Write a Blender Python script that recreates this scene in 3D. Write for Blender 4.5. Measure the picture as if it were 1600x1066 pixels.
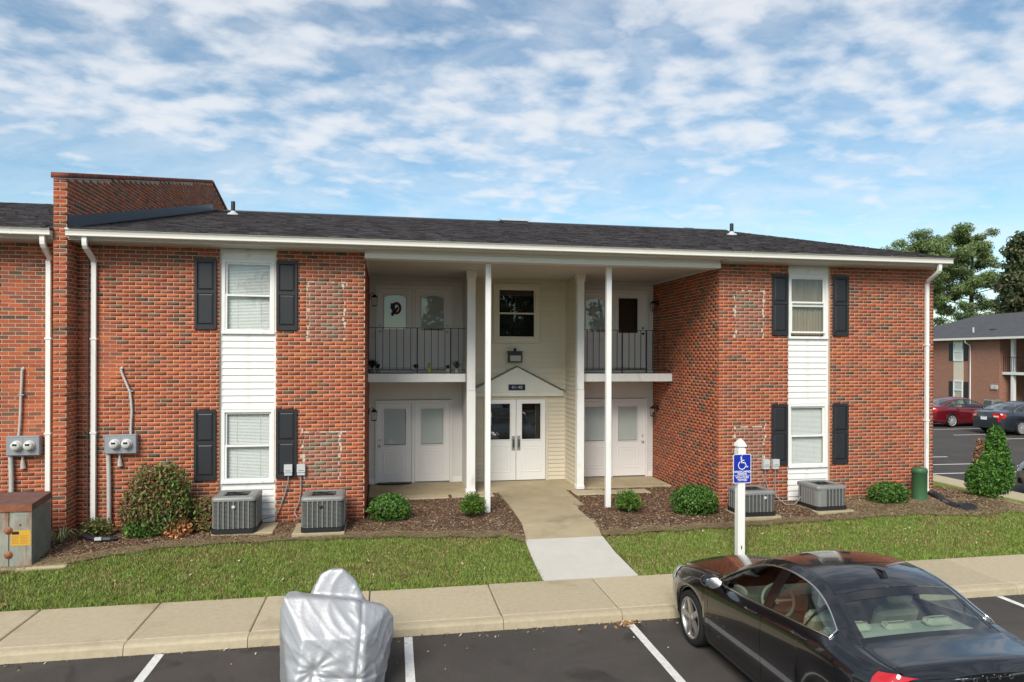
import bpy, bmesh, math, random
import numpy as np
from mathutils import Vector, Matrix

# ------------------------------------------------------------------ camera, sky, sun, exposure
sc = bpy.context.scene
for o in list(bpy.data.objects):
    bpy.data.objects.remove(o)
COL = sc.collection
rad = math.radians

cam_d = bpy.data.cameras.new('camera')
cam = bpy.data.objects.new('camera', cam_d)
COL.objects.link(cam)
cam_d.sensor_fit = 'HORIZONTAL'
cam_d.sensor_width = 36.0
cam_d.lens = 24.3
cam_d.shift_y = 0.0156
cam_d.clip_start = 0.1
cam_d.clip_end = 3000
CAM = Vector((0, -12.91, 2.93))
YAW = 10.374
cam.matrix_world = (Matrix.Translation(CAM) @ Matrix.Rotation(rad(-YAW), 4, 'Z') @ Matrix.Rotation(rad(90), 4, 'X')
                    @ Matrix.Rotation(rad(0.2), 4, 'Z'))
sc.camera = cam

SUN_EL, SUN_AZ = 40.0, 208.0     # azimuth clockwise from +Y: the sun stands behind the camera, to the left
SKY_STRENGTH = 0.082
world = bpy.data.worlds.new('World')
sc.world = world
world.use_nodes = True
wt = world.node_tree
wt.nodes.clear()
def wn(kind, **kw):
    n = wt.nodes.new(kind)
    for k, v in kw.items():
        setattr(n, k, v)
    return n
def wl(a, b):
    wt.links.new(a, b)
def wmath(op, a, b=None, c=None, clamp=False):
    n = wn('ShaderNodeMath', operation=op, use_clamp=clamp)
    for i, v in enumerate((a, b, c)):
        if v is None:
            continue
        if isinstance(v, (int, float)):
            n.inputs[i].default_value = v
        else:
            wl(v, n.inputs[i])
    return n.outputs[0]
sky = wn('ShaderNodeTexSky', sky_type='NISHITA', sun_disc=False)
sky.sun_elevation = rad(SUN_EL)
sky.sun_rotation = rad(SUN_AZ)
sky.air_density = 1.0
sky.dust_density = 0.25
sky.ozone_density = 1.6
bg = wn('ShaderNodeBackground')
bg.inputs['Strength'].default_value = SKY_STRENGTH
wo = wn('ShaderNodeOutputWorld')
# a broken layer of altocumulus: noise on a flat layer high above, so it recedes to the horizon
tc = wn('ShaderNodeTexCoord')
sep = wn('ShaderNodeSeparateXYZ')
wl(tc.outputs['Generated'], sep.inputs[0])
zz = wmath('ADD', wmath('MAXIMUM', sep.outputs[2], 0.0), 0.17)
px = wmath('DIVIDE', sep.outputs[0], zz)
py = wmath('DIVIDE', sep.outputs[1], zz)
comb = wn('ShaderNodeCombineXYZ')
wl(px, comb.inputs[0]); wl(py, comb.inputs[1])
mp = wn('ShaderNodeMapping')
mp.inputs['Location'].default_value = (3.1, 1.7, 0.0)
mp.inputs['Rotation'].default_value = (0, 0, rad(-28))
mp.inputs['Scale'].default_value = (1.0, 1.25, 1.0)
wl(comb.outputs[0], mp.inputs[0])
def wnoise(scale, detail, rough, dist, w=0.0, src=None):
    n = wn('ShaderNodeTexNoise', noise_dimensions='4D')
    n.inputs['Scale'].default_value = scale
    n.inputs['Detail'].default_value = detail
    n.inputs['Roughness'].default_value = rough
    n.inputs['Distortion'].default_value = dist
    n.inputs['W'].default_value = w
    wl(src or mp.outputs[0], n.inputs['Vector'])
    return n.outputs['Fac']
big = wnoise(1.8, 3, 0.5, 0.15, 4.4)
puff = wnoise(7.6, 8, 0.50, 0.15, 1.3)
veil = wnoise(2.6, 7, 0.62, 0.7, 7.7)
el = sep.outputs[2]
cov = wn('ShaderNodeMapRange', interpolation_type='SMOOTHSTEP')
wl(el, cov.inputs['Value'])
cov.inputs['From Min'].default_value = 0.10
cov.inputs['From Max'].default_value = 0.34
cov.inputs['To Min'].default_value = -0.10
cov.inputs['To Max'].default_value = 0.04
mixed = wmath('ADD', wmath('ADD', wmath('MULTIPLY', big, 0.50), wmath('MULTIPLY', puff, 0.62)), cov.outputs[0])
mk = wn('ShaderNodeMapRange', interpolation_type='SMOOTHSTEP')
wl(mixed, mk.inputs['Value'])
mk.inputs['From Min'].default_value = 0.475
mk.inputs['From Max'].default_value = 0.73
vl = wn('ShaderNodeMapRange', interpolation_type='SMOOTHSTEP')
wl(veil, vl.inputs['Value'])
vl.inputs['From Min'].default_value = 0.32
vl.inputs['From Max'].default_value = 0.75
vl.inputs['To Max'].default_value = 0.50
mask = wmath('MULTIPLY', wmath('MAXIMUM', wmath('MULTIPLY', mk.outputs[0], 0.86), vl.outputs[0]), wmath('MULTIPLY', el, 12.0, clamp=True), clamp=True)
# cloud light: bright rims, greyer thick middles
shade = wn('ShaderNodeMapRange')
wl(mixed, shade.inputs['Value'])
shade.inputs['From Min'].default_value = 0.58
shade.inputs['From Max'].default_value = 0.86
shade.inputs['To Min'].default_value = 1.0
shade.inputs['To Max'].default_value = 0.90
cc = wn('ShaderNodeVectorMath', operation='SCALE')
cc.inputs[0].default_value = (6.6, 6.75, 7.0)
wl(shade.outputs[0], cc.inputs['Scale'])
skm = wn('ShaderNodeMix', data_type='RGBA', blend_type='MULTIPLY')
skm.inputs['Factor'].default_value = 1.0
wl(sky.outputs[0], skm.inputs['A'])
skm.inputs['B'].default_value = (0.98, 1.12, 1.06, 1)
mx = wn('ShaderNodeMix', data_type='RGBA')
wl(mask, mx.inputs['Factor'])
wl(skm.outputs['Result'], mx.inputs['A'])
wl(cc.outputs[0], mx.inputs['B'])
wl(mx.outputs['Result'], bg.inputs['Color'])
wl(bg.outputs[0], wo.inputs['Surface'])

sun_d = bpy.data.lights.new('sun', 'SUN')
sun_d.energy = 2.3
sun_d.angle = rad(28)
sun_d.color = (1.0, 0.935, 0.84)
sun = bpy.data.objects.new('sun', sun_d)
COL.objects.link(sun)
sdir = Vector((math.sin(rad(SUN_AZ)) * math.cos(rad(SUN_EL)), math.cos(rad(SUN_AZ)) * math.cos(rad(SUN_EL)), math.sin(rad(SUN_EL))))
sun.rotation_euler = sdir.to_track_quat('Z', 'Y').to_euler()
sun.location = sdir * 60

sc.view_settings.view_transform = 'Standard'
sc.view_settings.look = 'None'
sc.view_settings.exposure = 0.78
sc.view_settings.gamma = 1.0
sc.render.engine = 'CYCLES'
sc.cycles.use_denoising = True
sc.cycles.max_bounces = 8
sc.cycles.transparent_max_bounces = 12
sc.cycles.sample_clamp_indirect = 6.0

# ------------------------------------------------------------------ helpers
RNG = np.random.default_rng(7)
random.seed(7)
E_ = 1e-6

def interp(t, pts):
    if t <= pts[0][0]:
        return pts[0][1]
    for (a, b), (c, d) in zip(pts, pts[1:]):
        if t <= c:
            return b + (d - b) * (t - a) / (c - a)
    return pts[-1][1]

def smooth_interp(t, pts):
    """Catmull-Rom through the keys"""
    n = len(pts)
    if t <= pts[0][0]:
        return pts[0][1]
    if t >= pts[-1][0]:
        return pts[-1][1]
    for i in range(n - 1):
        if t <= pts[i + 1][0]:
            break
    x0, y0 = pts[i]; x1, y1 = pts[i + 1]
    def slope(k):
        if k <= 0:
            return (pts[1][1] - pts[0][1]) / (pts[1][0] - pts[0][0])
        if k >= n - 1:
            return (pts[-1][1] - pts[-2][1]) / (pts[-1][0] - pts[-2][0])
        return (pts[k + 1][1] - pts[k - 1][1]) / (pts[k + 1][0] - pts[k - 1][0])
    h = x1 - x0
    u = (t - x0) / h
    m0, m1 = slope(i) * h, slope(i + 1) * h
    return (2*u**3 - 3*u**2 + 1) * y0 + (u**3 - 2*u**2 + u) * m0 + (-2*u**3 + 3*u**2) * y1 + (u**3 - u**2) * m1

def ground_z(x, y):
    z = interp(y, [(-2.85, -.42), (-2.0, -.30), (-1.3, -.17), (-.75, -.08), (0, -.05), (4, -.05)])
    k = max(0, min(1, (y + 2.85) / 2.4))
    r = interp(x, [(6.6, 0), (10, .10), (12.2, .10), (13.6, -.18), (14.6, -.36)])
    return z + r * k

MATS = {}
def mat(name, col, rough=0.8, spec=0.5, metal=0.0, var=0.0, vscale=6.0, bump=0.0, bscale=60.0, attr=None, coat=0.0,
        stretch=(1, 1, 1), dirt=None, trans=0.0, tone=0.0):
    """principled material with noise-mottled colour and fine bump; attr: colour attribute multiplied in;
    dirt = (colour, amount 0..1, scale): blotches of another colour"""
    if name in MATS:
        return MATS[name]
    m = bpy.data.materials.new(name)
    m.use_nodes = True
    nt = m.node_tree
    b = nt.nodes['Principled BSDF']
    b.inputs['Roughness'].default_value = rough
    b.inputs['Metallic'].default_value = metal
    b.inputs['Specular IOR Level'].default_value = spec
    if coat:
        b.inputs['Coat Weight'].default_value = coat
        b.inputs['Coat Roughness'].default_value = 0.03
    if trans:
        b.inputs['Transmission Weight'].default_value = trans
    tcn = nt.nodes.new('ShaderNodeTexCoord')
    mpn = nt.nodes.new('ShaderNodeMapping')
    mpn.inputs['Scale'].default_value = stretch
    nt.links.new(tcn.outputs['Object'], mpn.inputs[0])
    if attr:
        a = nt.nodes.new('ShaderNodeAttribute')
        a.attribute_name = attr
        base = a.outputs['Color']
    else:
        r = nt.nodes.new('ShaderNodeRGB')
        r.outputs[0].default_value = (*col, 1)
        base = r.outputs[0]
    def noise(scale, detail=4, rough_=0.6):
        n = nt.nodes.new('ShaderNodeTexNoise')
        n.inputs['Scale'].default_value = scale
        n.inputs['Detail'].default_value = detail
        n.inputs['Roughness'].default_value = rough_
        nt.links.new(mpn.outputs[0], n.inputs['Vector'])
        return n.outputs['Fac']
    if dirt:
        n = noise(dirt[2], 6, 0.65)
        rm = nt.nodes.new('ShaderNodeMapRange')
        rm.interpolation_type = 'SMOOTHSTEP'
        rm.inputs['From Min'].default_value = 0.62 - 0.35 * dirt[1]
        rm.inputs['From Max'].default_value = 0.80 - 0.25 * dirt[1]
        rm.inputs['To Max'].default_value = min(1, 0.35 + dirt[1])
        nt.links.new(n, rm.inputs['Value'])
        mxn = nt.nodes.new('ShaderNodeMix'); mxn.data_type = 'RGBA'
        nt.links.new(rm.outputs[0], mxn.inputs['Factor'])
        nt.links.new(base, mxn.inputs['A'])
        mxn.inputs['B'].default_value = (*dirt[0], 1)
        base = mxn.outputs['Result']
    if tone:
        oi = nt.nodes.new('ShaderNodeObjectInfo')
        rm = nt.nodes.new('ShaderNodeMapRange')
        nt.links.new(oi.outputs['Random'], rm.inputs['Value'])
        rm.inputs['To Min'].default_value = 1 - tone; rm.inputs['To Max'].default_value = 1 + tone
        vm = nt.nodes.new('ShaderNodeVectorMath'); vm.operation = 'SCALE'
        nt.links.new(base, vm.inputs[0]); nt.links.new(rm.outputs[0], vm.inputs['Scale'])
        base = vm.outputs[0]
    if var:
        rm = nt.nodes.new('ShaderNodeMapRange')
        nt.links.new(noise(vscale, 8, 0.65), rm.inputs['Value'])
        rm.inputs['From Min'].default_value = 0.25
        rm.inputs['From Max'].default_value = 0.75
        rm.inputs['To Min'].default_value = 1 - var
        rm.inputs['To Max'].default_value = 1 + var
        vm = nt.nodes.new('ShaderNodeVectorMath'); vm.operation = 'SCALE'
        nt.links.new(base, vm.inputs[0]); nt.links.new(rm.outputs[0], vm.inputs['Scale'])
        base = vm.outputs[0]
    nt.links.new(base, b.inputs['Base Color'])
    if bump:
        bn = nt.nodes.new('ShaderNodeBump')
        bn.inputs['Strength'].default_value = bump
        bn.inputs['Distance'].default_value = 0.02
        nt.links.new(noise(bscale, 5, 0.6), bn.inputs['Height'])
        nt.links.new(bn.outputs[0], b.inputs['Normal'])
    MATS[name] = m
    return m

def glass_mat(name, tint, ior=1.5, rough=0.0, gain=1.0):
    if name in MATS:
        return MATS[name]
    m = bpy.data.materials.new(name)
    m.use_nodes = True
    nt = m.node_tree
    nt.nodes.clear()
    out = nt.nodes.new('ShaderNodeOutputMaterial')
    tr = nt.nodes.new('ShaderNodeBsdfTransparent'); tr.inputs[0].default_value = (*tint, 1)
    gl = nt.nodes.new('ShaderNodeBsdfGlossy'); gl.inputs['Roughness'].default_value = rough
    fr = nt.nodes.new('ShaderNodeFresnel'); fr.inputs[0].default_value = ior
    # two faces of the pane reflect: scale the single-surface reflectance up a little
    ml = nt.nodes.new('ShaderNodeMath'); ml.operation = 'MULTIPLY'; ml.use_clamp = True
    ml.inputs[1].default_value = gain
    nt.links.new(fr.outputs[0], ml.inputs[0])
    gm = nt.nodes.new('ShaderNodeNewGeometry')          # the pane's inner face adds no second reflection
    iv = nt.nodes.new('ShaderNodeMath'); iv.operation = 'SUBTRACT'; iv.inputs[0].default_value = 1.0
    nt.links.new(gm.outputs['Backfacing'], iv.inputs[1])
    m2 = nt.nodes.new('ShaderNodeMath'); m2.operation = 'MULTIPLY'
    nt.links.new(ml.outputs[0], m2.inputs[0]); nt.links.new(iv.outputs[0], m2.inputs[1])
    mxs = nt.nodes.new('ShaderNodeMixShader')
    nt.links.new(m2.outputs[0], mxs.inputs[0])
    nt.links.new(tr.outputs[0], mxs.inputs[1])
    nt.links.new(gl.outputs[0], mxs.inputs[2])
    nt.links.new(mxs.outputs[0], out.inputs[0])
    MATS[name] = m
    return m

class MB:
    """collects faces and builds one mesh object"""
    def __init__(s):
        s.v = []; s.f = []; s.c = []; s.smooth = []
        s.M = None
    def add(s, vs, fs, col=None, smooth=False):
        o = len(s.v)
        if s.M is not None:
            vs = [s.M @ Vector(v) for v in vs]
        s.v.extend(tuple(v) for v in vs)
        for f in fs:
            s.f.append(tuple(i + o for i in f)); s.c.append(col); s.smooth.append(smooth)
        return s
    def box(s, x0, x1, y0, y1, z0, z1, col=None):
        vs = [(x0,y0,z0),(x1,y0,z0),(x1,y1,z0),(x0,y1,z0),(x0,y0,z1),(x1,y0,z1),(x1,y1,z1),(x0,y1,z1)]
        return s.add(vs, [(0,3,2,1),(4,5,6,7),(0,1,5,4),(1,2,6,5),(2,3,7,6),(3,0,4,7)], col)
    def bevel_box(s, x0, x1, y0, y1, z0, z1, r=0.01, col=None):
        """box with chamfered edges"""
        vs = []; 
        for z, k in ((z0, r), (z0 + r, 0), (z1 - r, 0), (z1, r)):
            a0, a1, b0, b1 = x0 + k, x1 - k, y0 + k, y1 - k
            q = r
            vs += [(a0+q,b0,z),(a1-q,b0,z),(a1,b0+q,z),(a1,b1-q,z),(a1-q,b1,z),(a0+q,b1,z),(a0,b1-q,z),(a0,b0+q,z)]
        fs = [tuple(range(7, -1, -1)), tuple(range(24, 32))]
        for k in range(3):
            for i in range(8):
                j = (i + 1) % 8
                fs.append((k*8+i, k*8+j, k*8+8+j, k*8+8+i))
        return s.add(vs, fs, col)
    def quad(s, a, b, c, d, col=None):
        return s.add([a, b, c, d], [(0, 1, 2, 3)], col)
    def prism(s, poly, axis, a, b, col=None):
        """poly: 2d outline (ccw) extruded along axis from a to b; axis 'x' uses (y,z), 'y' uses (x,z), 'z' uses (x,y)"""
        n = len(poly)
        def p(u, w, t):
            return {'x': (t, u, w), 'y': (u, t, w), 'z': (u, w, t)}[axis]
        vs = [p(u, w, a) for u, w in poly] + [p(u, w, b) for u, w in poly]
        fs = [tuple(range(n)), tuple(range(2*n-1, n-1, -1))]
        for i in range(n):
            j = (i + 1) % n
            fs.append((i, i + n, j + n, j))
        return s.add(vs, fs, col)
    def tube(s, path, r, n=8, col=None, smooth=True, caps=True):
        """round tube along a path; r is a number or one per point"""
        P = [Vector(p) for p in path]
        rs = r if isinstance(r, (list, tuple)) else [r] * len(P)
        vs = []; up = None
        for i, p in enumerate(P):
            if i == 0: t = P[1] - P[0]
            elif i == len(P) - 1: t = P[-1] - P[-2]
            else: t = (P[i+1] - P[i]).normalized() + (P[i] - P[i-1]).normalized()
            t = t.normalized() if t.length > 1e-9 else Vector((0, 0, 1))
            if up is None:
                up = t.orthogonal().normalized()
            else:
                up = (up - t * up.dot(t))
                up = up.normalized() if up.length > 1e-6 else t.orthogonal().normalized()
            w = t.cross(up)
            for k in range(n):
                a = 2 * math.pi * k / n
                vs.append(p + (up * math.cos(a) + w * math.sin(a)) * rs[i])
        fs = []
        for i in range(len(P) - 1):
            for k in range(n):
                j = (k + 1) % n
                fs.append((i*n+k, i*n+j, (i+1)*n+j, (i+1)*n+k))
        s.add(vs, fs, col, smooth)
        if caps:
            s.add([vs[k] for k in range(n)], [tuple(range(n-1, -1, -1))], col)
            s.add([vs[(len(P)-1)*n+k] for k in range(n)], [tuple(range(n))], col)
        return s
    def sweep(s, path, prof, up=(1, 0, 0), col=None, smooth=False):
        """sweep a 2d profile along a path lying in one plane whose normal is `up`"""
        P = [Vector(p) for p in path]; U = Vector(up).normalized(); n = len(prof)
        vs = []
        for i, p in enumerate(P):
            if i == 0: t0 = t1 = (P[1] - P[0]).normalized()
            elif i == len(P) - 1: t0 = t1 = (P[-1] - P[-2]).normalized()
            else: t0 = (P[i] - P[i-1]).normalized(); t1 = (P[i+1] - P[i]).normalized()
            t = (t0 + t1).normalized()
            w = t.cross(U).normalized()
            k = 1.0 / max(0.4, t.dot(t0))
            for a, b in prof:
                vs.append(p + U * a + w * (b * k))
        fs = []
        for i in range(len(P) - 1):
            for k in range(n):
                j = (k + 1) % n
                fs.append((i*n+k, i*n+j, (i+1)*n+j, (i+1)*n+k))
        fs.append(tuple(range(n-1, -1, -1))); fs.append(tuple((len(P)-1)*n + k for k in range(n)))
        return s.add(vs, fs, col, smooth)
    def lathe(s, prof, n=16, axis='z', c=(0, 0, 0), col=None, smooth=True):
        """prof: (radius, height) pairs revolved about an axis through c"""
        vs = []; fs = []
        for r, h in prof:
            for k in range(n):
                a = 2 * math.pi * k / n
                u, w = r * math.cos(a), r * math.sin(a)
                q = {'z': (u, w, h), 'y': (u, h, w), 'x': (h, u, w)}[axis]
                vs.append((q[0] + c[0], q[1] + c[1], q[2] + c[2]))
        for i in range(len(prof) - 1):
            for k in range(n):
                j = (k + 1) % n
                fs.append((i*n+k, i*n+j, (i+1)*n+j, (i+1)*n+k))
        return s.add(vs, fs, col, smooth)
    def grid(s, rows, col=None, smooth=True, flip=False):
        """rows: equal-length lists of points"""
        m = len(rows[0]); vs = [p for r in rows for p in r]; fs = []
        for i in range(len(rows) - 1):
            for k in range(m - 1):
                f = (i*m+k, i*m+k+1, (i+1)*m+k+1, (i+1)*m+k)
                fs.append(f[::-1] if flip else f)
        return s.add(vs, fs, col, smooth)
    def mesh(s, name, material, attr='bcol'):
        me = bpy.data.meshes.new(name)
        me.from_pydata(s.v, [], s.f)
        mats = material if isinstance(material, (list, tuple)) else [material]
        for m in mats:
            me.materials.append(m)
        if any(c is not None for c in s.c):
            ca = me.color_attributes.new(attr, 'FLOAT_COLOR', 'CORNER')
            arr = []
            for f, c in zip(s.f, s.c):
                arr.extend((*(c or (1, 1, 1)), 1.0) * len(f))
            ca.data.foreach_set('color', arr)
        me.polygons.foreach_set('use_smooth', s.smooth)
        me.update()
        return me
    def build_split(s, name, material, parent=None, fix=True):
        """one object per separate piece"""
        par = list(range(len(s.v)))
        def find(i):
            while par[i] != i:
                par[i] = par[par[i]]; i = par[i]
            return i
        for f in s.f:
            r = find(f[0])
            for i in f[1:]:
                par[find(i)] = r
        groups = {}
        for k, f in enumerate(s.f):
            groups.setdefault(find(f[0]), []).append(k)
        out = []
        for ks in groups.values():
            q = MB(); idx = {}
            for k in ks:
                ff = []
                for i in s.f[k]:
                    if i not in idx:
                        idx[i] = len(q.v); q.v.append(s.v[i])
                    ff.append(idx[i])
                q.f.append(tuple(ff)); q.c.append(s.c[k]); q.smooth.append(s.smooth[k])
            out.append(q.build(name, material, parent, fix))
        return out
    def build(s, name, material, parent=None, fix=True):
        me = s.mesh(name, material)
        if fix:
            bm = bmesh.new(); bm.from_mesh(me)
            bmesh.ops.recalc_face_normals(bm, faces=bm.faces)
            bm.to_mesh(me); bm.free()
        o = bpy.data.objects.new(name, me)
        COL.objects.link(o)
        o.parent = parent
        return o

def tri_mesh(name, V, F, material, colors=None, smooth=False):
    """fast mesh from numpy arrays; V (n,3), F (m,3 or 4), colours per face"""
    me = bpy.data.meshes.new(name)
    V = np.asarray(V, dtype=np.float32); F = np.asarray(F, dtype=np.int32)
    k = F.shape[1]
    me.vertices.add(len(V)); me.vertices.foreach_set('co', V.ravel())
    me.loops.add(F.size); me.loops.foreach_set('vertex_index', F.ravel())
    me.polygons.add(len(F))
    me.polygons.foreach_set('loop_start', np.arange(0, F.size, k, dtype=np.int32))
    if colors is not None:
        ca = me.color_attributes.new('bcol', 'FLOAT_COLOR', 'CORNER')
        c = np.ones((len(F), 4), dtype=np.float32); c[:, :3] = colors
        ca.data.foreach_set('color', np.repeat(c, k, axis=0).ravel())
    me.materials.append(material)
    me.update(calc_edges=True)
    me.validate()
    if smooth:
        me.polygons.foreach_set('use_smooth', np.ones(len(F), dtype=bool))
    return me

def link(name, me, parent=None, loc=None, rz=None):
    o = bpy.data.objects.new(name, me)
    COL.objects.link(o)
    o.parent = parent
    if loc is not None: o.location = loc
    if rz is not None: o.rotation_euler = (0, 0, rz)
    return o

def tag(o, label=None, cat=None, group=None, kind=None):
    if label: o['label'] = label
    if cat: o['category'] = cat
    if group: o['group'] = group
    if kind: o['kind'] = kind
    return o

def empty(name, loc=(0, 0, 0), rz=0.0, label=None, cat=None, group=None):
    o = bpy.data.objects.new(name, None)
    COL.objects.link(o)
    o.empty_display_size = 0.2
    o.location = loc
    o.rotation_euler = (0, 0, rz)
    return tag(o, label, cat, group)

def copy_tree(o, parent=None):
    c = o.copy(); COL.objects.link(c); c.parent = parent
    for ch in o.children:
        copy_tree(ch, c)
    return c

def text_mesh(body, size, material, name, parent, mtx, extrude=0.002, align='CENTER', offset=0.0, space=1.0):
    cu = bpy.data.curves.new(name, 'FONT')
    cu.body = body; cu.size = size; cu.extrude = extrude
    cu.align_x = align; cu.align_y = 'CENTER'; cu.offset = offset
    cu.space_character = space
    tmp = bpy.data.objects.new(name, cu)
    COL.objects.link(tmp)
    bpy.context.view_layer.update()
    dg = bpy.context.evaluated_depsgraph_get()
    me = bpy.data.meshes.new_from_object(tmp.evaluated_get(dg))
    bpy.data.objects.remove(tmp)
    me.transform(mtx)
    me.materials.clear(); me.materials.append(material)
    return link(name, me, parent)

# ------------------------------------------------------------------ materials
M_BRICK = mat('brick', (1, 1, 1), 0.9, 0.25, var=0.20, vscale=38, bump=0.25, bscale=120, attr='bcol')
M_MORTAR = mat('mortar', (0.53, 0.40, 0.295), 0.95, 0.2, var=0.16, vscale=9, bump=0.2, bscale=150)
M_WHITE = mat('white_paint', (0.80, 0.795, 0.765), 0.5, 0.4, var=0.04, vscale=4, stretch=(1.5, 1.5, .5), dirt=((0.50, 0.47, 0.40), 0.20, 3.5))
M_DOOR = mat('door_paint', (0.80, 0.785, 0.765), 0.45, 0.4, var=0.03, vscale=3)
M_TRIM = mat('gutter_enamel', (0.74, 0.715, 0.645), 0.4, 0.45, var=0.05, vscale=3, stretch=(0.4, 1, 2), dirt=((0.42, 0.40, 0.34), 0.12, 3))
M_SOFFIT = mat('soffit_vinyl', (0.57, 0.545, 0.50), 0.6, 0.3, var=0.04)
M_SIDE_W = mat('white_siding', (0.80, 0.79, 0.765), 0.55, 0.35, var=0.05, vscale=3, stretch=(1.2, 1, 1.2), dirt=((0.55, 0.52, 0.45), 0.20, 3.0), tone=.025)
M_SIDE_B = mat('beige_siding', (0.64, 0.575, 0.455), 0.55, 0.35, var=0.05, vscale=3, stretch=(0.8, 0.8, 1.2), dirt=((0.44, 0.39, 0.29), 0.16, 2.0), tone=.03)
M_STUCCO = mat('porch_wall_paint', (0.68, 0.665, 0.64), 0.65, 0.3, var=0.05, vscale=2.5, dirt=((0.42, 0.41, 0.38), 0.12, 2.2))
M_SHUT = mat('shutter_vinyl', (0.020, 0.021, 0.024), 0.48, 0.45, var=0.10, vscale=5, stretch=(1, 1, 6))
M_IRON = mat('black_iron', (0.012, 0.012, 0.013), 0.5, 0.4, var=0.1)
M_GLASS = glass_mat('window_glass', (0.965, 0.98, 0.975), 1.52, gain=1.9)
M_GLASSD = glass_mat('door_glass', (0.93, 0.955, 0.95), 1.55, gain=1.9)
M_BLIND = mat('blind_slats', (0.76, 0.76, 0.73), 0.6, 0.3, var=0.04)
M_DARKROOM = mat('room_dark', (0.035, 0.033, 0.03), 0.9, 0.2)
M_ROOM = mat('room_wall', (0.22, 0.21, 0.19), 0.9, 0.2)
M_SHINGLE = mat('shingles', (1, 1, 1), 0.95, 0.2, var=0.30, vscale=25, bump=0.4, bscale=140, attr='bcol')
M_FLASH = mat('flashing_metal', (0.045, 0.055, 0.07), 0.5, 0.5, metal=0.2, var=0.25, vscale=5, stretch=(1, 3, 1))
M_CONC_OLD = mat('old_concrete', (0.40, 0.335, 0.215), 0.92, 0.25, var=0.14, vscale=2.2, bump=0.35, bscale=70, dirt=((0.17, 0.15, 0.10), 0.22, 0.9))
M_CONC_NEW = mat('new_concrete', (0.53, 0.51, 0.46), 0.9, 0.25, var=0.06, vscale=3, bump=0.25, bscale=90, dirt=((0.50, 0.47, 0.40), 0.12, 1.4))
M_CONC_SW = mat('pavement_concrete', (0.47, 0.40, 0.275), 0.92, 0.25, var=0.12, vscale=14, bump=0.45, bscale=110, dirt=((0.30, 0.23, 0.14), 0.22, 0.9), tone=.07)
M_ALU = mat('bare_metal', (0.55, 0.55, 0.54), 0.35, 0.5, metal=0.9, var=0.08)
M_PVC = mat('grey_pvc', (0.50, 0.49, 0.46), 0.5, 0.4, var=0.10, vscale=8)
M_METERBOX = mat('meter_enamel', (0.27, 0.285, 0.31), 0.42, 0.5, var=0.08, vscale=6)
M_LIGHTGREY = mat('light_grey_plastic', (0.52, 0.53, 0.53), 0.5, 0.4, var=0.05)
M_AC = mat('condenser_enamel', (0.235, 0.24, 0.23), 0.45, 0.45, metal=0.15, var=0.10, vscale=6)
M_ACDARK = mat('condenser_coil', (0.075, 0.075, 0.07), 0.6, 0.4, metal=0.3, var=0.15)
M_BLACKP = mat('black_plastic', (0.018, 0.018, 0.02), 0.5, 0.4, var=0.15)
M_RUST = mat('rusty_enamel', (0.29, 0.30, 0.25), 0.65, 0.35, var=0.30, vscale=5, bump=0.25, bscale=30, stretch=(1.6, 1, .45), dirt=((0.23, 0.085, 0.045), 0.52, 3.4))
M_RUSTTOP = mat('rusty_lid', (0.155, 0.085, 0.07), 0.8, 0.3, var=0.25, vscale=8, bump=0.3, bscale=40, dirt=((0.10, 0.075, 0.07), 0.4, 3))
M_RUSTLIP = mat('rusty_lip', (0.24, 0.085, 0.045), 0.75, 0.3, var=0.3, vscale=9, bump=0.3, bscale=40, dirt=((0.30, 0.22, 0.10), 0.35, 5))
M_SIDEBOX = mat('weathered_green_enamel', (0.15, 0.17, 0.165), 0.65, 0.35, var=0.3, vscale=4, bump=0.2, bscale=30, dirt=((0.20, 0.19, 0.10), 0.35, 3.2))
M_YELLOW = mat('warning_yellow', (0.60, 0.34, 0.045), 0.5, 0.4, var=0.08)
M_LEAF = mat('leaves', (1, 1, 1), 0.55, 0.35, attr='bcol', var=0.15, vscale=20)
M_GRASS = mat('grass_blades', (1, 1, 1), 0.65, 0.25, attr='bcol', var=0.1)
M_CHIP = mat('mulch_chips', (1, 1, 1), 0.95, 0.15, attr='bcol', var=0.15, vscale=40)
M_BARK = mat('bark', (0.10, 0.075, 0.055), 0.95, 0.2, var=0.35, vscale=9, bump=0.8, bscale=14, stretch=(1, 1, 0.25))
M_SOIL = mat('mulch_soil', (0.125, 0.080, 0.054), 0.97, 0.15, var=0.4, vscale=6, bump=0.8, bscale=45, dirt=((0.20, 0.145, 0.085), 0.25, 1.4))
M_TURF = mat('turf_soil', (0.11, 0.105, 0.035), 0.97, 0.15, var=0.4, vscale=3, bump=0.8, bscale=50, dirt=((0.17, 0.12, 0.055), 0.30, 0.8))
M_LINE = mat('road_paint', (0.70, 0.69, 0.66), 0.7, 0.3, var=0.14, vscale=14, dirt=((0.20, 0.19, 0.18), 0.24, 16))
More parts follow.
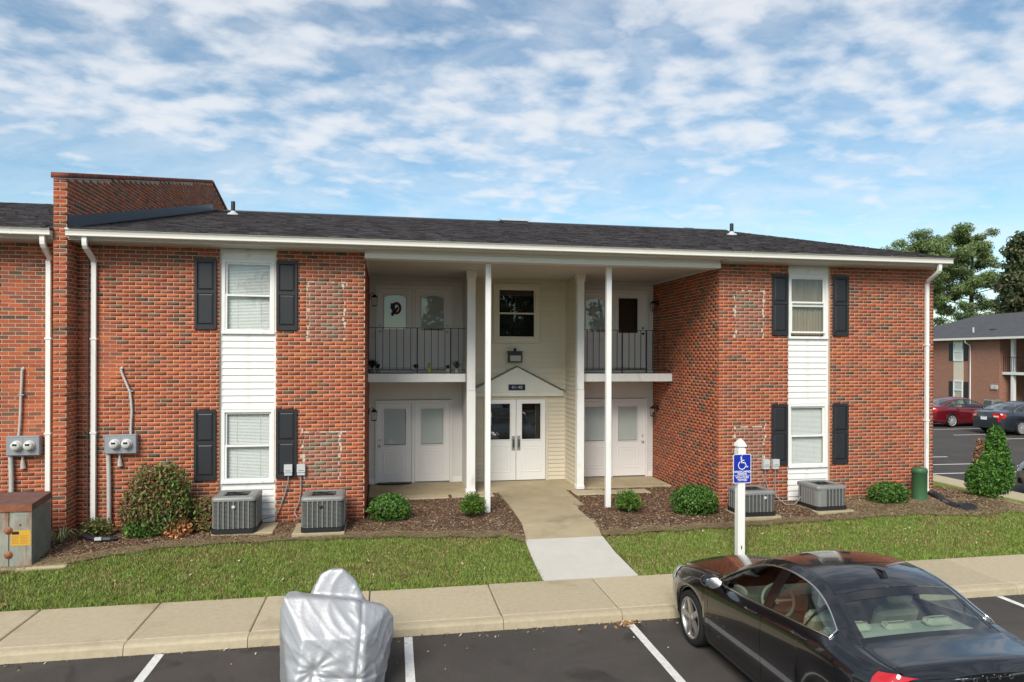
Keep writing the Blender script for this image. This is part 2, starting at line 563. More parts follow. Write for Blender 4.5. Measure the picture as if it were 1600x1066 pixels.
# ------------------------------------------------------------------ asphalt, pavement, ground
def asphalt_mat():
    m = bpy.data.materials.new('asphalt'); m.use_nodes = True
    nt = m.node_tree; b = nt.nodes['Principled BSDF']
    b.inputs['Specular IOR Level'].default_value = 0.35
    t = nt.nodes.new('ShaderNodeTexCoord')
    def noise(s, d, r, st=(1, 1, 1), dist=0.0):
        mpn = nt.nodes.new('ShaderNodeMapping'); mpn.inputs['Scale'].default_value = st
        nt.links.new(t.outputs['Object'], mpn.inputs[0])
        n = nt.nodes.new('ShaderNodeTexNoise')
        n.inputs['Scale'].default_value = s; n.inputs['Detail'].default_value = d
        n.inputs['Roughness'].default_value = r; n.inputs['Distortion'].default_value = dist
        nt.links.new(mpn.outputs[0], n.inputs['Vector'])
        return n.outputs['Fac']
    def rng(v, a, b_, c, d):
        r = nt.nodes.new('ShaderNodeMapRange'); nt.links.new(v, r.inputs['Value'])
        for k, x in zip(('From Min', 'From Max', 'To Min', 'To Max'), (a, b_, c, d)):
            r.inputs[k].default_value = x
        return r.outputs[0]
    def mul(a, b_):
        n = nt.nodes.new('ShaderNodeMath'); n.operation = 'MULTIPLY'
        nt.links.new(a, n.inputs[0]); nt.links.new(b_, n.inputs[1]); return n.outputs[0]
    grain = rng(noise(120, 4, 0.75), 0.3, 0.7, 0.62, 1.5)
    blot = rng(noise(0.7, 8, 0.65, (1, 1, 1), 0.8), 0.3, 0.72, 0.76, 1.22)
    oil = rng(noise(1.1, 3, 0.5, (1, 0.8, 1), 1.4), 0.60, 0.68, 1.0, 0.66)
    f = mul(mul(grain, blot), oil)
    vm = nt.nodes.new('ShaderNodeVectorMath'); vm.operation = 'SCALE'
    vm.inputs[0].default_value = (0.066, 0.058, 0.052)
    nt.links.new(f, vm.inputs['Scale']); nt.links.new(vm.outputs[0], b.inputs['Base Color'])
    nt.links.new(rng(noise(1.1, 3, 0.5, (1, 0.8, 1), 1.4), 0.60, 0.72, 0.88, 0.62), b.inputs['Roughness'])
    bn = nt.nodes.new('ShaderNodeBump'); bn.inputs['Strength'].default_value = 0.5; bn.inputs['Distance'].default_value = 0.01
    nt.links.new(noise(160, 3, 0.7), bn.inputs['Height']); nt.links.new(bn.outputs[0], b.inputs['Normal'])
    return m
M_ASPH = asphalt_mat()

def sheet(name, poly, zf, material, kind='structure', nx=1, ny=1):
    """flat-ish sheet following zf(x,y) over a rectangle (x0,x1,y0,y1)"""
    x0, x1, y0, y1 = poly
    rows = []
    for j in range(ny + 1):
        y = y0 + (y1 - y0) * j / ny
        rows.append([(x0 + (x1 - x0) * i / nx, y, zf(x0 + (x1 - x0) * i / nx, y)) for i in range(nx + 1)])
    mb = MB(); mb.grid(rows)
    o = mb.build(name, material)
    tag(o, kind=kind)
    return o

M_FIELD = mat('far_field', (0.075, 0.085, 0.035), 0.95, 0.15, var=0.35, vscale=0.05, dirt=((0.13, 0.11, 0.055), 0.3, 0.03))
g = sheet('ground', (-600, 600, -600, 900), lambda x, y: -0.68, M_FIELD, nx=4, ny=4)
g['label'] = 'wide rough ground reaching out to the horizon'
a = sheet('parking_lot', (-40, 33, -60, -4.0), lambda x, y: -0.56, M_ASPH)
a['label'] = 'dark asphalt parking lot in front of the kerb'
a = sheet('side_parking_lot', (15.3, 33, -3.98, 42), lambda x, y: interp(y, [(-3.98, -.555), (2, -.5), (60, -.5)]), M_ASPH, ny=12)
a['label'] = 'asphalt parking lot beside the brick building with red and grey cars'
def lot_z(y):
    return interp(y, [(-3.98, -.555), (2, -.5), (60, -.5)])

# pavement slabs and kerb along the lot
SW_Y0, SW_Y1 = -4.19, -2.82
pav = empty('pavement'); tag(pav, 'pale concrete pavement slabs along the parking lot kerb', kind='structure')
xj = [-9.0, -7.45, -5.95, -4.46, -2.99, -1.615, -.205, 1.50, 3.09, 4.9, 6.93, 9.21, 11.0, 12.8, 14.6]
slope_sw = lambda y: -.42 - 0.012 * (y - SW_Y1) / (SW_Y0 - SW_Y1)
for i, (xa, xb) in enumerate(zip(xj, xj[1:])):
    mb = MB(); g_ = .007
    dz = RNG.uniform(-.004, .004)
    ya, yb = SW_Y0 + .145, SW_Y1
    vs = [(xa+g_, ya, slope_sw(ya)+dz), (xb-g_, ya, slope_sw(ya)+dz), (xb-g_, yb, slope_sw(yb)+dz), (xa+g_, yb, slope_sw(yb)+dz)]
    lo = [(v[0], v[1], -.62) for v in vs]
    k = .012
    top = [(vs[0][0]+k, vs[0][1]+k, vs[0][2]), (vs[1][0]-k, vs[1][1]+k, vs[1][2]), (vs[2][0]-k, vs[2][1]-k, vs[2][2]), (vs[3][0]+k, vs[3][1]-k, vs[3][2])]
    mid = [(v[0], v[1], v[2]-.010) for v in vs]
    mb.add(lo + mid + top, [(8,9,10,11)] + [(q, (q+1) % 4, (q+1) % 4 + 4, q + 4) for q in range(4)] + [(q+4, (q+1) % 4 + 4, (q+1) % 4 + 8, q + 8) for q in range(4)])
    mb.build('slab', M_CONC_SW, pav)
    # rounded kerb stone in front of each slab
    mb = MB()
    prof = [(ya-.004, -.62), (ya-.004, slope_sw(ya)+dz-.004), (SW_Y0+.05, slope_sw(ya)+dz-.008), (SW_Y0+.018, -.447+dz), (SW_Y0, -.475), (SW_Y0-.022, -.62)]
    mb.prism(prof, 'x', xa+g_*.6, xb-g_*.6)
    mb.build('kerb_stone', M_CONC_SW, pav)

# painted stall lines, one sheet each
def paint_line(p, q, w, z, name='stall_line'):
    p = Vector((*p, 0)); q = Vector((*q, 0)); d = (q - p).normalized(); n = Vector((-d.y, d.x, 0)) * w / 2
    mb = MB(); k = 14
    rows = []
    for i in range(k + 1):
        c = p.lerp(q, i / k)
        e0, e1 = RNG.uniform(-.004, .004, 2)
        rows.append([tuple(c + n * (1 + e0 * 12) + Vector((0, 0, z))), tuple(c - n * (1 + e1 * 12) + Vector((0, 0, z)))])
    mb.grid(rows, smooth=False)
    o = mb.build(name, M_LINE); tag(o, kind='structure')
    return o
for i, x in enumerate((-8.2, -5.45, -2.58, .29, 3.16, 5.98, 8.87, 11.7)):
    paint_line((x, -4.225), (x - .06, -9.6), .10, -.556)
for y in (8.12, 6.55, 4.95):
    paint_line((15.45, y + .12), (19.3 if y > 8 else 19.6, y - .05), .10, lot_z(y) + .004)
for y in (16.2, 13.95, 12.3, 9.4, 18.9, 21.6):
    paint_line((25.0, y), (30.6, y + .15), .10, lot_z(y) + .004)

# kerbed walk between the lawn and the side lot
wk = empty('side_walk'); tag(wk, 'narrow concrete walk between lawn and side parking lot', kind='structure')
for i in range(12):
    y0 = -4.0 + i * 2.0
    mb = MB(); mb.bevel_box(14.62, 15.42, y0 + .006, y0 + 1.994, -.62, -.375, .012); mb.build('slab', M_CONC_SW, wk)

# soil sheet under lawn and beds, following the grade
def lawn_z(x, y):
    return ground_z(x, y)
sheet('lawn_soil', (-12, 14.62, -2.82, 0.3), lambda x, y: lawn_z(x, y) - .012, M_TURF, nx=90, ny=28)
sheet('side_lawn_soil', (11.4, 14.62, 0.3, 24), lambda x, y: lawn_z(x, min(y, 3)) - .012, M_TURF, nx=14, ny=20)

# flower beds: edge line in front, wall behind
BED_L = [(-12, -1.75), (-5.53, -1.63), (-4.92, -1.48), (-4.36, -1.33), (-3.62, -1.08), (-2.78, -.99), (-1.69, -.96), (0, -1.0), (1.06, -1.12), (1.93, -1.19), (2.36, -1.42)]
BED_R = [(3.72, -1.36), (4.44, -1.28), (5.68, -1.24), (6.97, -1.19), (8.29, -1.18), (9.69, -1.14), (10.36, -1.18), (11.2, -1.32), (12.4, -1.22), (13.2, -.75), (13.6, -.3)]
def bed_front(x):
    if x <= 2.40: return interp(x, BED_L)
    return interp(x, BED_R)
def bed_sheet(name, x0, x1, yb):
    rows = []
    n = int((x1 - x0) / .12)
    for i in range(n + 1):
        x = x0 + (x1 - x0) * i / n
        yf = bed_front(x) + .03 * math.sin(x * 9) + .02 * math.sin(x * 23)
        row = []
        for j in range(13):
            t = j / 12
            y = yf + (yb(x) - yf) * t
            hump = .028 * math.sin(math.pi * min(1, t * 1.6)) * (0.6 + .4 * math.sin(x * 1.7)) + .008 * math.sin(x * 11 + y * 7)
            row.append((x, y, ground_z(x, y) + (hump if t > 0 else -.012) + .004))
        rows.append(row)
    mb = MB(); mb.grid(rows)
    o = mb.build(name, M_SOIL); tag(o, kind='structure')
    return o
bed_sheet('mulch_bed', -12, 2.42, lambda x: 2.02 if x > -.34 else .02)
bed_sheet('mulch_bed', 3.72, 6.55, lambda x: 2.10)
bed_sheet('mulch_bed', 6.55, 13.6, lambda x: .02 if x < 11.5 else interp(x, [(11.5, .6), (12.6, .75), (13.6, -.2)]))

# walkway from the entry to the pavement
walk = empty('walkway'); tag(walk, 'concrete walkway leading from the pavement to the entry doors', kind='structure')
def walk_slab(name, xs0, xs1, y0, y1, z0, z1, m):
    mb = MB()
    vs = [(xs0[0], y0, z0), (xs0[1], y0, z0), (xs1[1], y1, z1), (xs1[0], y1, z1)]
    lo = [(a, b, c - .15) for a, b, c in vs]
    mb.add(lo + vs, [(4, 5, 6, 7), (0, 1, 5, 4), (1, 2, 6, 5), (2, 3, 7, 6), (3, 0, 4, 7)])
    return mb.build(name, m, walk)
GZ = lambda y: ground_z(3.0, y) + .022
walk_slab('old_slab', (2.36, 3.70), (2.42, 3.80), -1.40, -.75, GZ(-1.40), GZ(-.75), M_CONC_OLD)
walk_slab('old_slab', (2.42, 3.80), (2.44, 3.93), -.744, .55, GZ(-.75), GZ(.55), M_CONC_OLD)
walk_slab('old_slab', (2.44, 3.93), (2.44, 3.97), .556, 2.10, GZ(.55), GZ(2.1), M_CONC_OLD)
walk_slab('new_slab', (2.33, 3.83), (2.33, 3.74), -2.815, -2.0, -.415, GZ(-2.0) - .005, M_CONC_NEW)
walk_slab('new_slab', (2.33, 3.74), (2.34, 3.71), -2.0005, -1.408, GZ(-2.0) - .005, GZ(-1.41), M_CONC_NEW)

# porch floor
por = empty('porch_floor'); tag(por, 'stained concrete porch floor under the recessed entry', kind='structure')
for xa, xb, ya in ((-.35, 1.93, 2.03), (1.936, 4.24, 2.11), (4.246, 6.57, 2.25)):
    mb = MB(); mb.bevel_box(xa, xb, ya, 3.46, -.3, -.038, .012); mb.build('slab', M_CONC_OLD, por)
# loose concrete strips before the porch
for i, (x0, x1, y0, y1) in enumerate(((.36, 1.33, 1.60, 1.93), (1.40, 2.30, 1.62, 1.95), (4.05, 4.78, 1.45, 1.95), (4.80, 5.75, 1.48, 1.86))):
    mb = MB(); mb.bevel_box(x0, x1, y0, y1, -.12, -.022, .012)
    mb.build('splash_strip', M_CONC_SW, por)

# ------------------------------------------------------------------ the apartment building
bld = empty('apartment_building', (0, 0, 0), 0, 'two storey red brick apartment building with recessed white porch and shingled roof', 'building')
CO = .0677; BL = .2032; JT = .0125          # course height, brick length, joint
Z0 = -.25; ZT = 4.835
BRK = []      # every brick: (8 corner points, colour, centre, normal)

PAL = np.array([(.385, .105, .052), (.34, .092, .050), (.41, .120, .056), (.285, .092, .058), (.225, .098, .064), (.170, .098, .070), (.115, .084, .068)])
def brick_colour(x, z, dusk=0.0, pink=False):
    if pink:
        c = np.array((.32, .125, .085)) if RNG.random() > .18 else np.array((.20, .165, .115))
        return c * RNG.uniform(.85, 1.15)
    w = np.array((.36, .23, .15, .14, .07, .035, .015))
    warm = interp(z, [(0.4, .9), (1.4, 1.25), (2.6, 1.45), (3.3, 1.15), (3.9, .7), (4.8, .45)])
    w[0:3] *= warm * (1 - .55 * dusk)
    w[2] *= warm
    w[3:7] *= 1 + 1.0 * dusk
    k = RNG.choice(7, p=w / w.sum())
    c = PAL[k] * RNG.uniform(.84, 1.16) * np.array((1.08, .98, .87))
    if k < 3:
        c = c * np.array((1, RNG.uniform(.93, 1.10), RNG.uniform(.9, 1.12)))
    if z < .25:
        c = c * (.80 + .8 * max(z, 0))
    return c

def lay(o, u, n, W, z0, z1, holes=(), zfun=None, dusk=lambda s, z: 0.0, patches=(), hide_z=None, phase=0.0, depth=.022):
    """running-bond bricks on a wall plane. o: start point, u: direction along, n: outward normal, W: length.
    holes: (a, b, za, zb) along/height; patches: bricked-in openings laid out of bond; zfun(s): top limit"""
    o = Vector(o); u = Vector(u); n = Vector(n)
    j0 = int(round((z0 - Z0) / CO)); j1 = int((z1 - Z0) / CO + .3)
    for j in range(j0, j1):
        za = Z0 + j * CO; zb = za + CO - JT; zm = (za + zb) / 2
        if zb > z1 + .012: break
        if hide_z is not None and zm < hide_z: continue
        spans = [(0.0, W)]
        cuts = [(h[0], h[1]) for h in holes if h[2] - .012 < zm < h[3] + .012]
        pcs = [p for p in patches if p[2] < zm < p[3]]
        for p in pcs:
            cuts.append((p[0] + RNG.uniform(-.03, .03), p[1] + RNG.uniform(-.03, .03)))
        for a, b in cuts:
            ns = []
            for s0, s1 in spans:
                if b <= s0 or a >= s1: ns.append((s0, s1)); continue
                if a > s0 + .03: ns.append((s0, a))
                if b < s1 - .03: ns.append((b, s1))
            spans = ns
        jobs = [(s0, s1, False, 0.0) for s0, s1 in spans] + [(c[0], c[1], True, .055) for c in cuts[len(cuts)-len(pcs):]] if pcs else [(s0, s1, False, 0.0) for s0, s1 in spans]
        for s0, s1, pk, sh in jobs:
            off = ((j % 2) * .5 * BL + phase + sh) % BL
            k = math.floor((s0 - off) / BL)
            while True:
                a = off + k * BL; b = a + BL - JT
                k += 1
                if a >= s1: break
                a_ = max(a, s0 + (JT * .3 if s0 > 0 else 0)); b_ = min(b, s1 - (JT * .3 if s1 < W else 0))
                if b_ - a_ < .022: continue
                sm = (a_ + b_) / 2
                if zfun is not None and zb > zfun(sm): continue
                e = RNG.uniform(-.0022, .0022); t = RNG.uniform(-.0012, .0012)
                front = n * (e + .0)
                back = n * (-depth)
                pts = []
                for d in (back, front):
                    for (q, zz_) in ((a_, za + t), (b_, za - t), (b_, zb - t), (a_, zb + t)):
                        pts.append(o + u * q + d + Vector((0, 0, zz_)))
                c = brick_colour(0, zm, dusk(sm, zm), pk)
                BRK.append((pts, c, o + u * sm + Vector((0, 0, zm)), n, b_ - a_))

XL0, XL1 = -5.155, -.37
XR0, XR1 = 6.59, 11.52
BAYL = (-2.879, -1.929); BAYR = (8.12, 9.065)
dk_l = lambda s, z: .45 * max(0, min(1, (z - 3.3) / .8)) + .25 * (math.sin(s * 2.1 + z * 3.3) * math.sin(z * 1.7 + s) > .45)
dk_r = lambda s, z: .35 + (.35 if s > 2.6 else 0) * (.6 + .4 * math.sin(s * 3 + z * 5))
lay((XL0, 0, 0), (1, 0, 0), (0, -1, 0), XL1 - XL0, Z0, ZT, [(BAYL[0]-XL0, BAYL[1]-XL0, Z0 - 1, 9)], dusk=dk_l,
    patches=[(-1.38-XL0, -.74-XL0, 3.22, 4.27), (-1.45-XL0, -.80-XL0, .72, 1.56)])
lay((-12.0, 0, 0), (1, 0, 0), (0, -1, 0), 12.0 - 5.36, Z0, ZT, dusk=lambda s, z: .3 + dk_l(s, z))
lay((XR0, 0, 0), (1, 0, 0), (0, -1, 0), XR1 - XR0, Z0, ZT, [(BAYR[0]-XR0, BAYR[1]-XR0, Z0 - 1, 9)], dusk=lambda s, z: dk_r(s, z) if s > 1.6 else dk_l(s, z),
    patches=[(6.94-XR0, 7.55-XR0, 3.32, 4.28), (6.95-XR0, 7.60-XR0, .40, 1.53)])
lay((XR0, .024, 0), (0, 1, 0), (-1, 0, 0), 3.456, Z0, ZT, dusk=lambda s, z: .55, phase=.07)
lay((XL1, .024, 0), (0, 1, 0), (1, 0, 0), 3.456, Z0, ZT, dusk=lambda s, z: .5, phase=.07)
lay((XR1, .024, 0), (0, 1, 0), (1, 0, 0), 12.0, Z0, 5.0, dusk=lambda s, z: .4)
# fire wall: front end, side below the eave and side above the roof
FWX0, FWX1, FWY = -5.36, -5.155, -.42
def fw_top(Y):
    return 5.875 + .2385 * (Y + .25) if Y < 9.2 else 5.875 + .2385 * 9.45 - .2385 * (Y - 9.2)
def roof_z(Y):
    return 5.005 + .236 * (Y + .52) if Y < 9.3 else 5.005 + .236 * 9.82 - .236 * (Y - 9.3)
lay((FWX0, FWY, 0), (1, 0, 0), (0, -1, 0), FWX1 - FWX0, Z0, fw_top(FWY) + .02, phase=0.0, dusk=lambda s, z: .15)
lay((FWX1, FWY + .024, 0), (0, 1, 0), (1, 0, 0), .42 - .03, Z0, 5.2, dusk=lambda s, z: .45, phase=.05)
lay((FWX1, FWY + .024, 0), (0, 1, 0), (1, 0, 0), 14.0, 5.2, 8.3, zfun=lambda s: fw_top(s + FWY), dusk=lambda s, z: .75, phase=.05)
BRK = [b for b in BRK if not (b[3].x > .5 and b[2].x < -5 and b[2].z > 5.1 and b[2].z < roof_z(b[2].y) - .05)]
# coping bricks along the sloping top of the fire wall
nY = FWY - .02
sl = math.atan(.2385)
while nY < 9.1:
    y1 = nY + .066
    pts = []
    for dy, dx in ((0, 0), (0, 1)):
        pass
    x0, x1 = FWX0 - .03, FWX1 + .03
    za, zb = fw_top(nY) + .005, fw_top(y1) + .005
    for xx in (x0, x1):
        pts += [Vector((xx, nY, za)), Vector((xx, y1, zb)), Vector((xx, y1, zb + .095)), Vector((xx, nY, za + .095))]
    BRK.append((pts, np.array((.23, .075, .045)) * RNG.uniform(.7, 1.15), Vector(((x0+x1)/2, nY, za + .05)), Vector((1, 0, 0)), .06))
    nY += .074
nY = 9.22
while nY < 12.5:
    y1 = nY + .066
    pts = []
    za, zb = fw_top(nY) + .005, fw_top(y1) + .005
    for xx in (x0, x1):
        pts += [Vector((xx, nY, za)), Vector((xx, y1, zb)), Vector((xx, y1, zb + .095)), Vector((xx, nY, za + .095))]
    BRK.append((pts, np.array((.21, .075, .05)) * RNG.uniform(.7, 1.1), Vector((-5.25, nY, za + .05)), Vector((1, 0, 0)), .06))
    nY += .074

# brick cores (mortar) behind the bricks
core = MB()
def core_box(x0, x1, y0, y1, z0, z1): core.box(x0, x1, y0, y1, z0, z1)
r_ = .0045
core_box(XL0 + .001, BAYL[0] - .001, r_, .20, -.4, ZT + .05)
core_box(BAYL[1] + .001, XL1 - r_, r_, .20, -.4, ZT + .05)
core_box(-12.0, FWX0 - .001, r_, .20, -.4, ZT + .05)
core_box(XR0 + r_, BAYR[0] - .001, r_, .20, -.4, ZT + .05)
core_box(BAYR[1] + .001, XR1 - r_, r_, .20, -.4, ZT + .05)
core_box(XR0 + r_, XR0 + .2, .201, 3.7, -.4, ZT + .05)
core_box(XL1 - .2, XL1 - r_, .201, 3.7, -.4, ZT + .05)
core_box(XR1 - .2, XR1 - r_, .201, 18.5, -.4, 5.02)
core.build_split('mortar_core', M_MORTAR, bld)
core = MB()
prof = [(FWY + r_, -.4), (FWY + r_, fw_top(FWY)), (9.2, fw_top(9.2)), (14.5, fw_top(14.5)), (14.5, -.4)]
core.prism([(y, z) for y, z in prof][::-1], 'x', FWX0 + r_, FWX1 - r_)
core.build('fire_wall_core', M_MORTAR, bld)
# gable end above the end wall
gb = MB(); gb.prism([(-.3, 5.03), (9.3, roof_z(9.3) - .04), (18.9, 5.03)], 'x', XR1 - .15, XR1 - .02); gb.build('gable_wall', M_SIDE_W, bld)
gb = MB(); gb.box(-12, XR1 - .21, 18.3, 18.5, -.4, 5.0); gb.build('rear_wall', M_BRICK if False else M_MORTAR, bld)

# split bricks: the nearest in view as single parts, the rest joined
def view(p):
    d = p - CAM
    s_, c_ = math.sin(rad(YAW)), math.cos(rad(YAW))
    zc = d.x * s_ + d.y * c_; xc = d.x * c_ - d.y * s_
    return xc / zc * 1080 + 800, 558 - d.z / zc * 1080, zc
cand = []
for i, b in enumerate(BRK):
    u_, v_, zc = view(b[2])
    facing = b[3].dot((CAM - b[2]).normalized())
    if 0 < u_ < 1600 and 0 < v_ < 1000 and facing > .2 and b[3].y < -.5 and b[4] > .15 and b[2].z > .3:
        cand.append((facing * b[4] / zc ** 2, i))
cand.sort(reverse=True)
single = set(i for _, i in cand[:300])
BF = [(4, 5, 6, 7), (0, 1, 5, 4), (1, 2, 6, 5), (2, 3, 7, 6), (3, 0, 4, 7), (3, 2, 1, 0)]
V = []; F = []; C = []
for i, (pts, c, ctr, n, L) in enumerate(BRK):
    if i in single: continue
    k = len(V)
    V.extend(tuple(p) for p in pts)
    for f in BF[:6]:
        F.append([q + k for q in f]); C.append(c)
me = tri_mesh('brickwork', V, F, M_BRICK, np.array(C))
bm = bmesh.new(); bm.from_mesh(me); bmesh.ops.recalc_face_normals(bm, faces=bm.faces); bm.to_mesh(me); bm.free()
o = link('brickwork', me, bld); tag(o, kind='stuff')
for i in single:
    pts, c, ctr, n, L = BRK[i]
    mb = MB()
    mb.add([tuple(p - ctr) for p in pts], BF, tuple(c))
    ob = mb.build('brick', M_BRICK, bld)
    ob.location = ctr
# smears of light mortar round the bricked-in openings
M_SMEAR = mat('mortar_smear', (0.56, 0.50, 0.41), 0.95, 0.2, var=0.15, vscale=12, bump=0.3, bscale=80)
def smear(x, z0, z1, k):
    z = z0
    while z < z1:
        h = RNG.uniform(.03, .11)
        if RNG.random() < k:
            w = RNG.uniform(.010, .030); cx = x + RNG.uniform(-.022, .022)
            n = 10
            prof = [(cx + math.cos(2*math.pi*i/n) * w * RNG.uniform(.6, 1.2), z + h/2 + math.sin(2*math.pi*i/n) * h/2 * RNG.uniform(.75, 1.15)) for i in range(n)]
            SM.prism(prof, 'y', -.0045 - RNG.uniform(0, .002), .004)
        z += h * RNG.uniform(.75, 1.3)
SM = MB()
for (xa, xb, za, zb) in ((-1.38, -.74, 3.22, 4.27), (-1.45, -.80, .72, 1.56), (6.94, 7.55, 3.32, 4.28), (6.95, 7.60, .60, 1.53)):
    smear(xa, za, zb, .5); smear(xb, za, zb, .5)
    x = xa
    while x < xb:
        w = RNG.uniform(.04, .13)
        if RNG.random() < .5:
            SM.prism([(x, zb - .008), (x + w, zb - .01), (x + w * .9, zb + .016), (x + w * .1, zb + .014)], 'y', -.005, .004)
        x += w
o = SM.build('mortar_smears', M_SMEAR, bld); tag(o, kind='stuff')

# ------------------------------------------------------------------ window bays: siding boards, windows, shutters
def board_mesh(L, H, along='x', t=.021, lap=.012, m=M_SIDE_W):
    """one lap-siding board; lower edge stands proud. Origin at left/bottom; faces -y (along x) or -x (along y)"""
    mb = MB()
    prof = [(0, 0), (-t, 0), (-t - .001, .006), (-.002, H + lap), (0, H + lap)]      # (depth, z)
    n = len(prof)
    vs = []
    for s_ in (0, L):
        for d, z in prof:
            vs.append((s_, d, z) if along == 'x' else (d, s_, z))
    fs = [tuple(range(n)), tuple(range(2*n-1, n-1, -1))] + [(i, (i+1) % n, (i+1) % n + n, i + n) for i in range(n)]
    mb.add(vs, fs)
    me = mb.mesh('siding_board', m)
    bm = bmesh.new(); bm.from_mesh(me); bmesh.ops.recalc_face_normals(bm, faces=bm.faces); bm.to_mesh(me); bm.free()
    return me
def side_boards(x0, x1, y, z0, z1, pitch, m=M_SIDE_W):
    me = board_mesh(x1 - x0, pitch, 'x', m=m)
    n = int(round((z1 - z0) / pitch)); p = (z1 - z0) / n
    for k in range(n):
        o = link('siding_board', me, bld, (x0, y, z0 + k * p))
        o.scale.z = p / pitch

def window(name, x0, x1, z0, z1, y, zmid, blind=(0, 0), curtain=None, low_open=0.0, m=M_WHITE, sill=.10, frame=.05, parent=None, glass=M_GLASS, room=M_DARKROOM, slat=.026):
    """double-hung window in the plane y facing -y; blind: how far the blind covers upper and lower sash"""
    par = parent or bld
    w = empty(name, ((x0 + x1) / 2, y, z0)); w.parent = par
    hx = (x1 - x0) / 2; H = z1 - z0
    mb = MB()
    mb.box(-hx, -hx + frame, -.035, .04, 0, H); mb.box(hx - frame, hx, -.035, .04, 0, H)
    mb.box(-hx + frame, hx - frame, -.035, .04, H - frame, H)
    mb.box(-hx + frame, hx - frame, -.035, .04, 0, sill * .5)
    mb.box(-hx - .005, hx + .005, -.06, -.0352, 0, sill * .42)
    mb.build('frame', m, w)
    xi = hx - frame; zm = zmid - z0
    za, zb = sill * .5, H - frame
    sw = .035
    def sash(nm, a, b, yy):
        mb = MB()
        mb.box(-xi, -xi + sw, yy, yy + .022, a, b); mb.box(xi - sw, xi, yy, yy + .022, a, b)
        mb.box(-xi + sw, xi - sw, yy, yy + .022, a, a + sw); mb.box(-xi + sw, xi - sw, yy, yy + .022, b - sw, b)
        s = mb.build(nm, m, w)
        mb = MB(); mb.box(-xi + sw - .003, xi - sw + .003, yy + .009, yy + .013, a + sw - .003, b - sw + .003)
        mb.build('pane', glass, s)
        return s
    sash('upper_sash', zm - .02, zb, .0)
    sash('lower_sash', za + low_open, zm + .015 + low_open, -.024)
    # room behind, closed box
    mb = MB()
    D = .5
    mb.quad((-xi, D, za), (xi, D, za), (xi, D, zb), (-xi, D, zb))
    mb.quad((-xi, .042, za), (-xi, D, za), (-xi, D, zb), (-xi, .042, zb))
    mb.quad((xi, .042, za), (xi, D, za), (xi, D, zb), (xi, .042, zb))
    mb.quad((-xi, .042, za), (xi, .042, za), (xi, D, za), (-xi, D, za))
    mb.quad((-xi, .042, zb), (xi, .042, zb), (xi, D, zb), (-xi, D, zb))
    mb.build('room_recess', room, w, fix=False)
    bl = MB(); n = 0
    z = zb - .01
    lo = za + .02 if blind[1] >= 1 else zb - (zb - za) * max(blind[0] * .5, blind[1])
    if blind[0] > 0:
        while z > lo:
            tl = RNG.uniform(-.0012, .0012)
            bl.quad((-xi + .008, .052 + tl, z - slat * .80), (xi - .008, .052 - tl, z - slat * .80), (xi - .008, .063, z), (-xi + .008, .063, z)); n += 1
            z -= slat
        bl.box(-xi + .006, xi - .006, .045, .068, lo - .022, lo - .002)
        for xx in (-xi * .5, xi * .5):
            bl.box(xx - .002, xx + .002, .046, .048, lo, zb)
        b = bl.build('blind', M_BLIND, w, fix=False); tag(b, kind='stuff')
    if curtain is not None:
        cm = MB(); rows = []
        for k in range(61):
            x = -xi + .01 + (2 * xi - .02) * k / 60
            yy = .075 + .012 * math.sin(k * 1.15) + .006 * math.sin(k * .47)
            rows.append([(x, yy, za + .02), (x, yy + .003, zb)])
        cm.grid(rows); cm.build('curtain', curtain, w, fix=False)
    return w

M_CURT_L = mat('sheer_curtain', (0.60, 0.61, 0.53), 0.85, 0.2, var=0.14, vscale=1.6)
M_CURT_B = mat('brown_curtain', (0.23, 0.19, 0.14), 0.9, 0.2, var=0.25, vscale=5, stretch=(4, 1, .3))
by = .075
bays = ((BAYL, 'L'), (BAYR, 'R'))
for (xa, xb), side in bays:
    back = MB(); back.box(xa + .0005, xb - .0005, by + .02, .19, -.2, ZT + .03); 
    # backing wall with the two window holes left open
    back = MB()
    zs = [(-.25, .68), (1.98, 3.33), (4.645, ZT + .03)]
    for za, zb in zs: back.box(xa + .001, xb - .001, by + .004, .19, za, zb)
    back.build_split('bay_backing', M_SIDE_W, bld)
    side_boards(xa + .03, xb - .03, by, -.04, .665, .1175)
    side_boards(xa + .03, xb - .03, by, 1.985, 3.32, .1215)
    side_boards(xa + .03, xb - .03, by, 4.65, ZT + .02, .1025)
    for xx in (xa + .001, xb - .031):
        mb = MB(); mb.box(xx, xx + .03, by - .02, by + .003, -.06, ZT + .02); mb.build('corner_trim', M_SIDE_W, bld)
window('window', BAYL[0] + .03, BAYL[1] - .03, 3.325, 4.645, by, 4.015, blind=(1, 1), m=M_WHITE, room=M_ROOM)
window('window', BAYL[0] + .03, BAYL[1] - .03, .67, 1.98, by, 1.335, blind=(1, 1), m=M_WHITE, room=M_ROOM)
window('window', BAYR[0] + .03, BAYR[1] - .03, 3.325, 4.645, by, 4.01, blind=(0, 0), curtain=M_CURT_B, low_open=.07, m=M_WHITE, room=M_ROOM)
window('window', BAYR[0] + .03, BAYR[1] - .03, .67, 1.98, by, 1.325, blind=(1, 1), m=M_WHITE, room=M_ROOM)

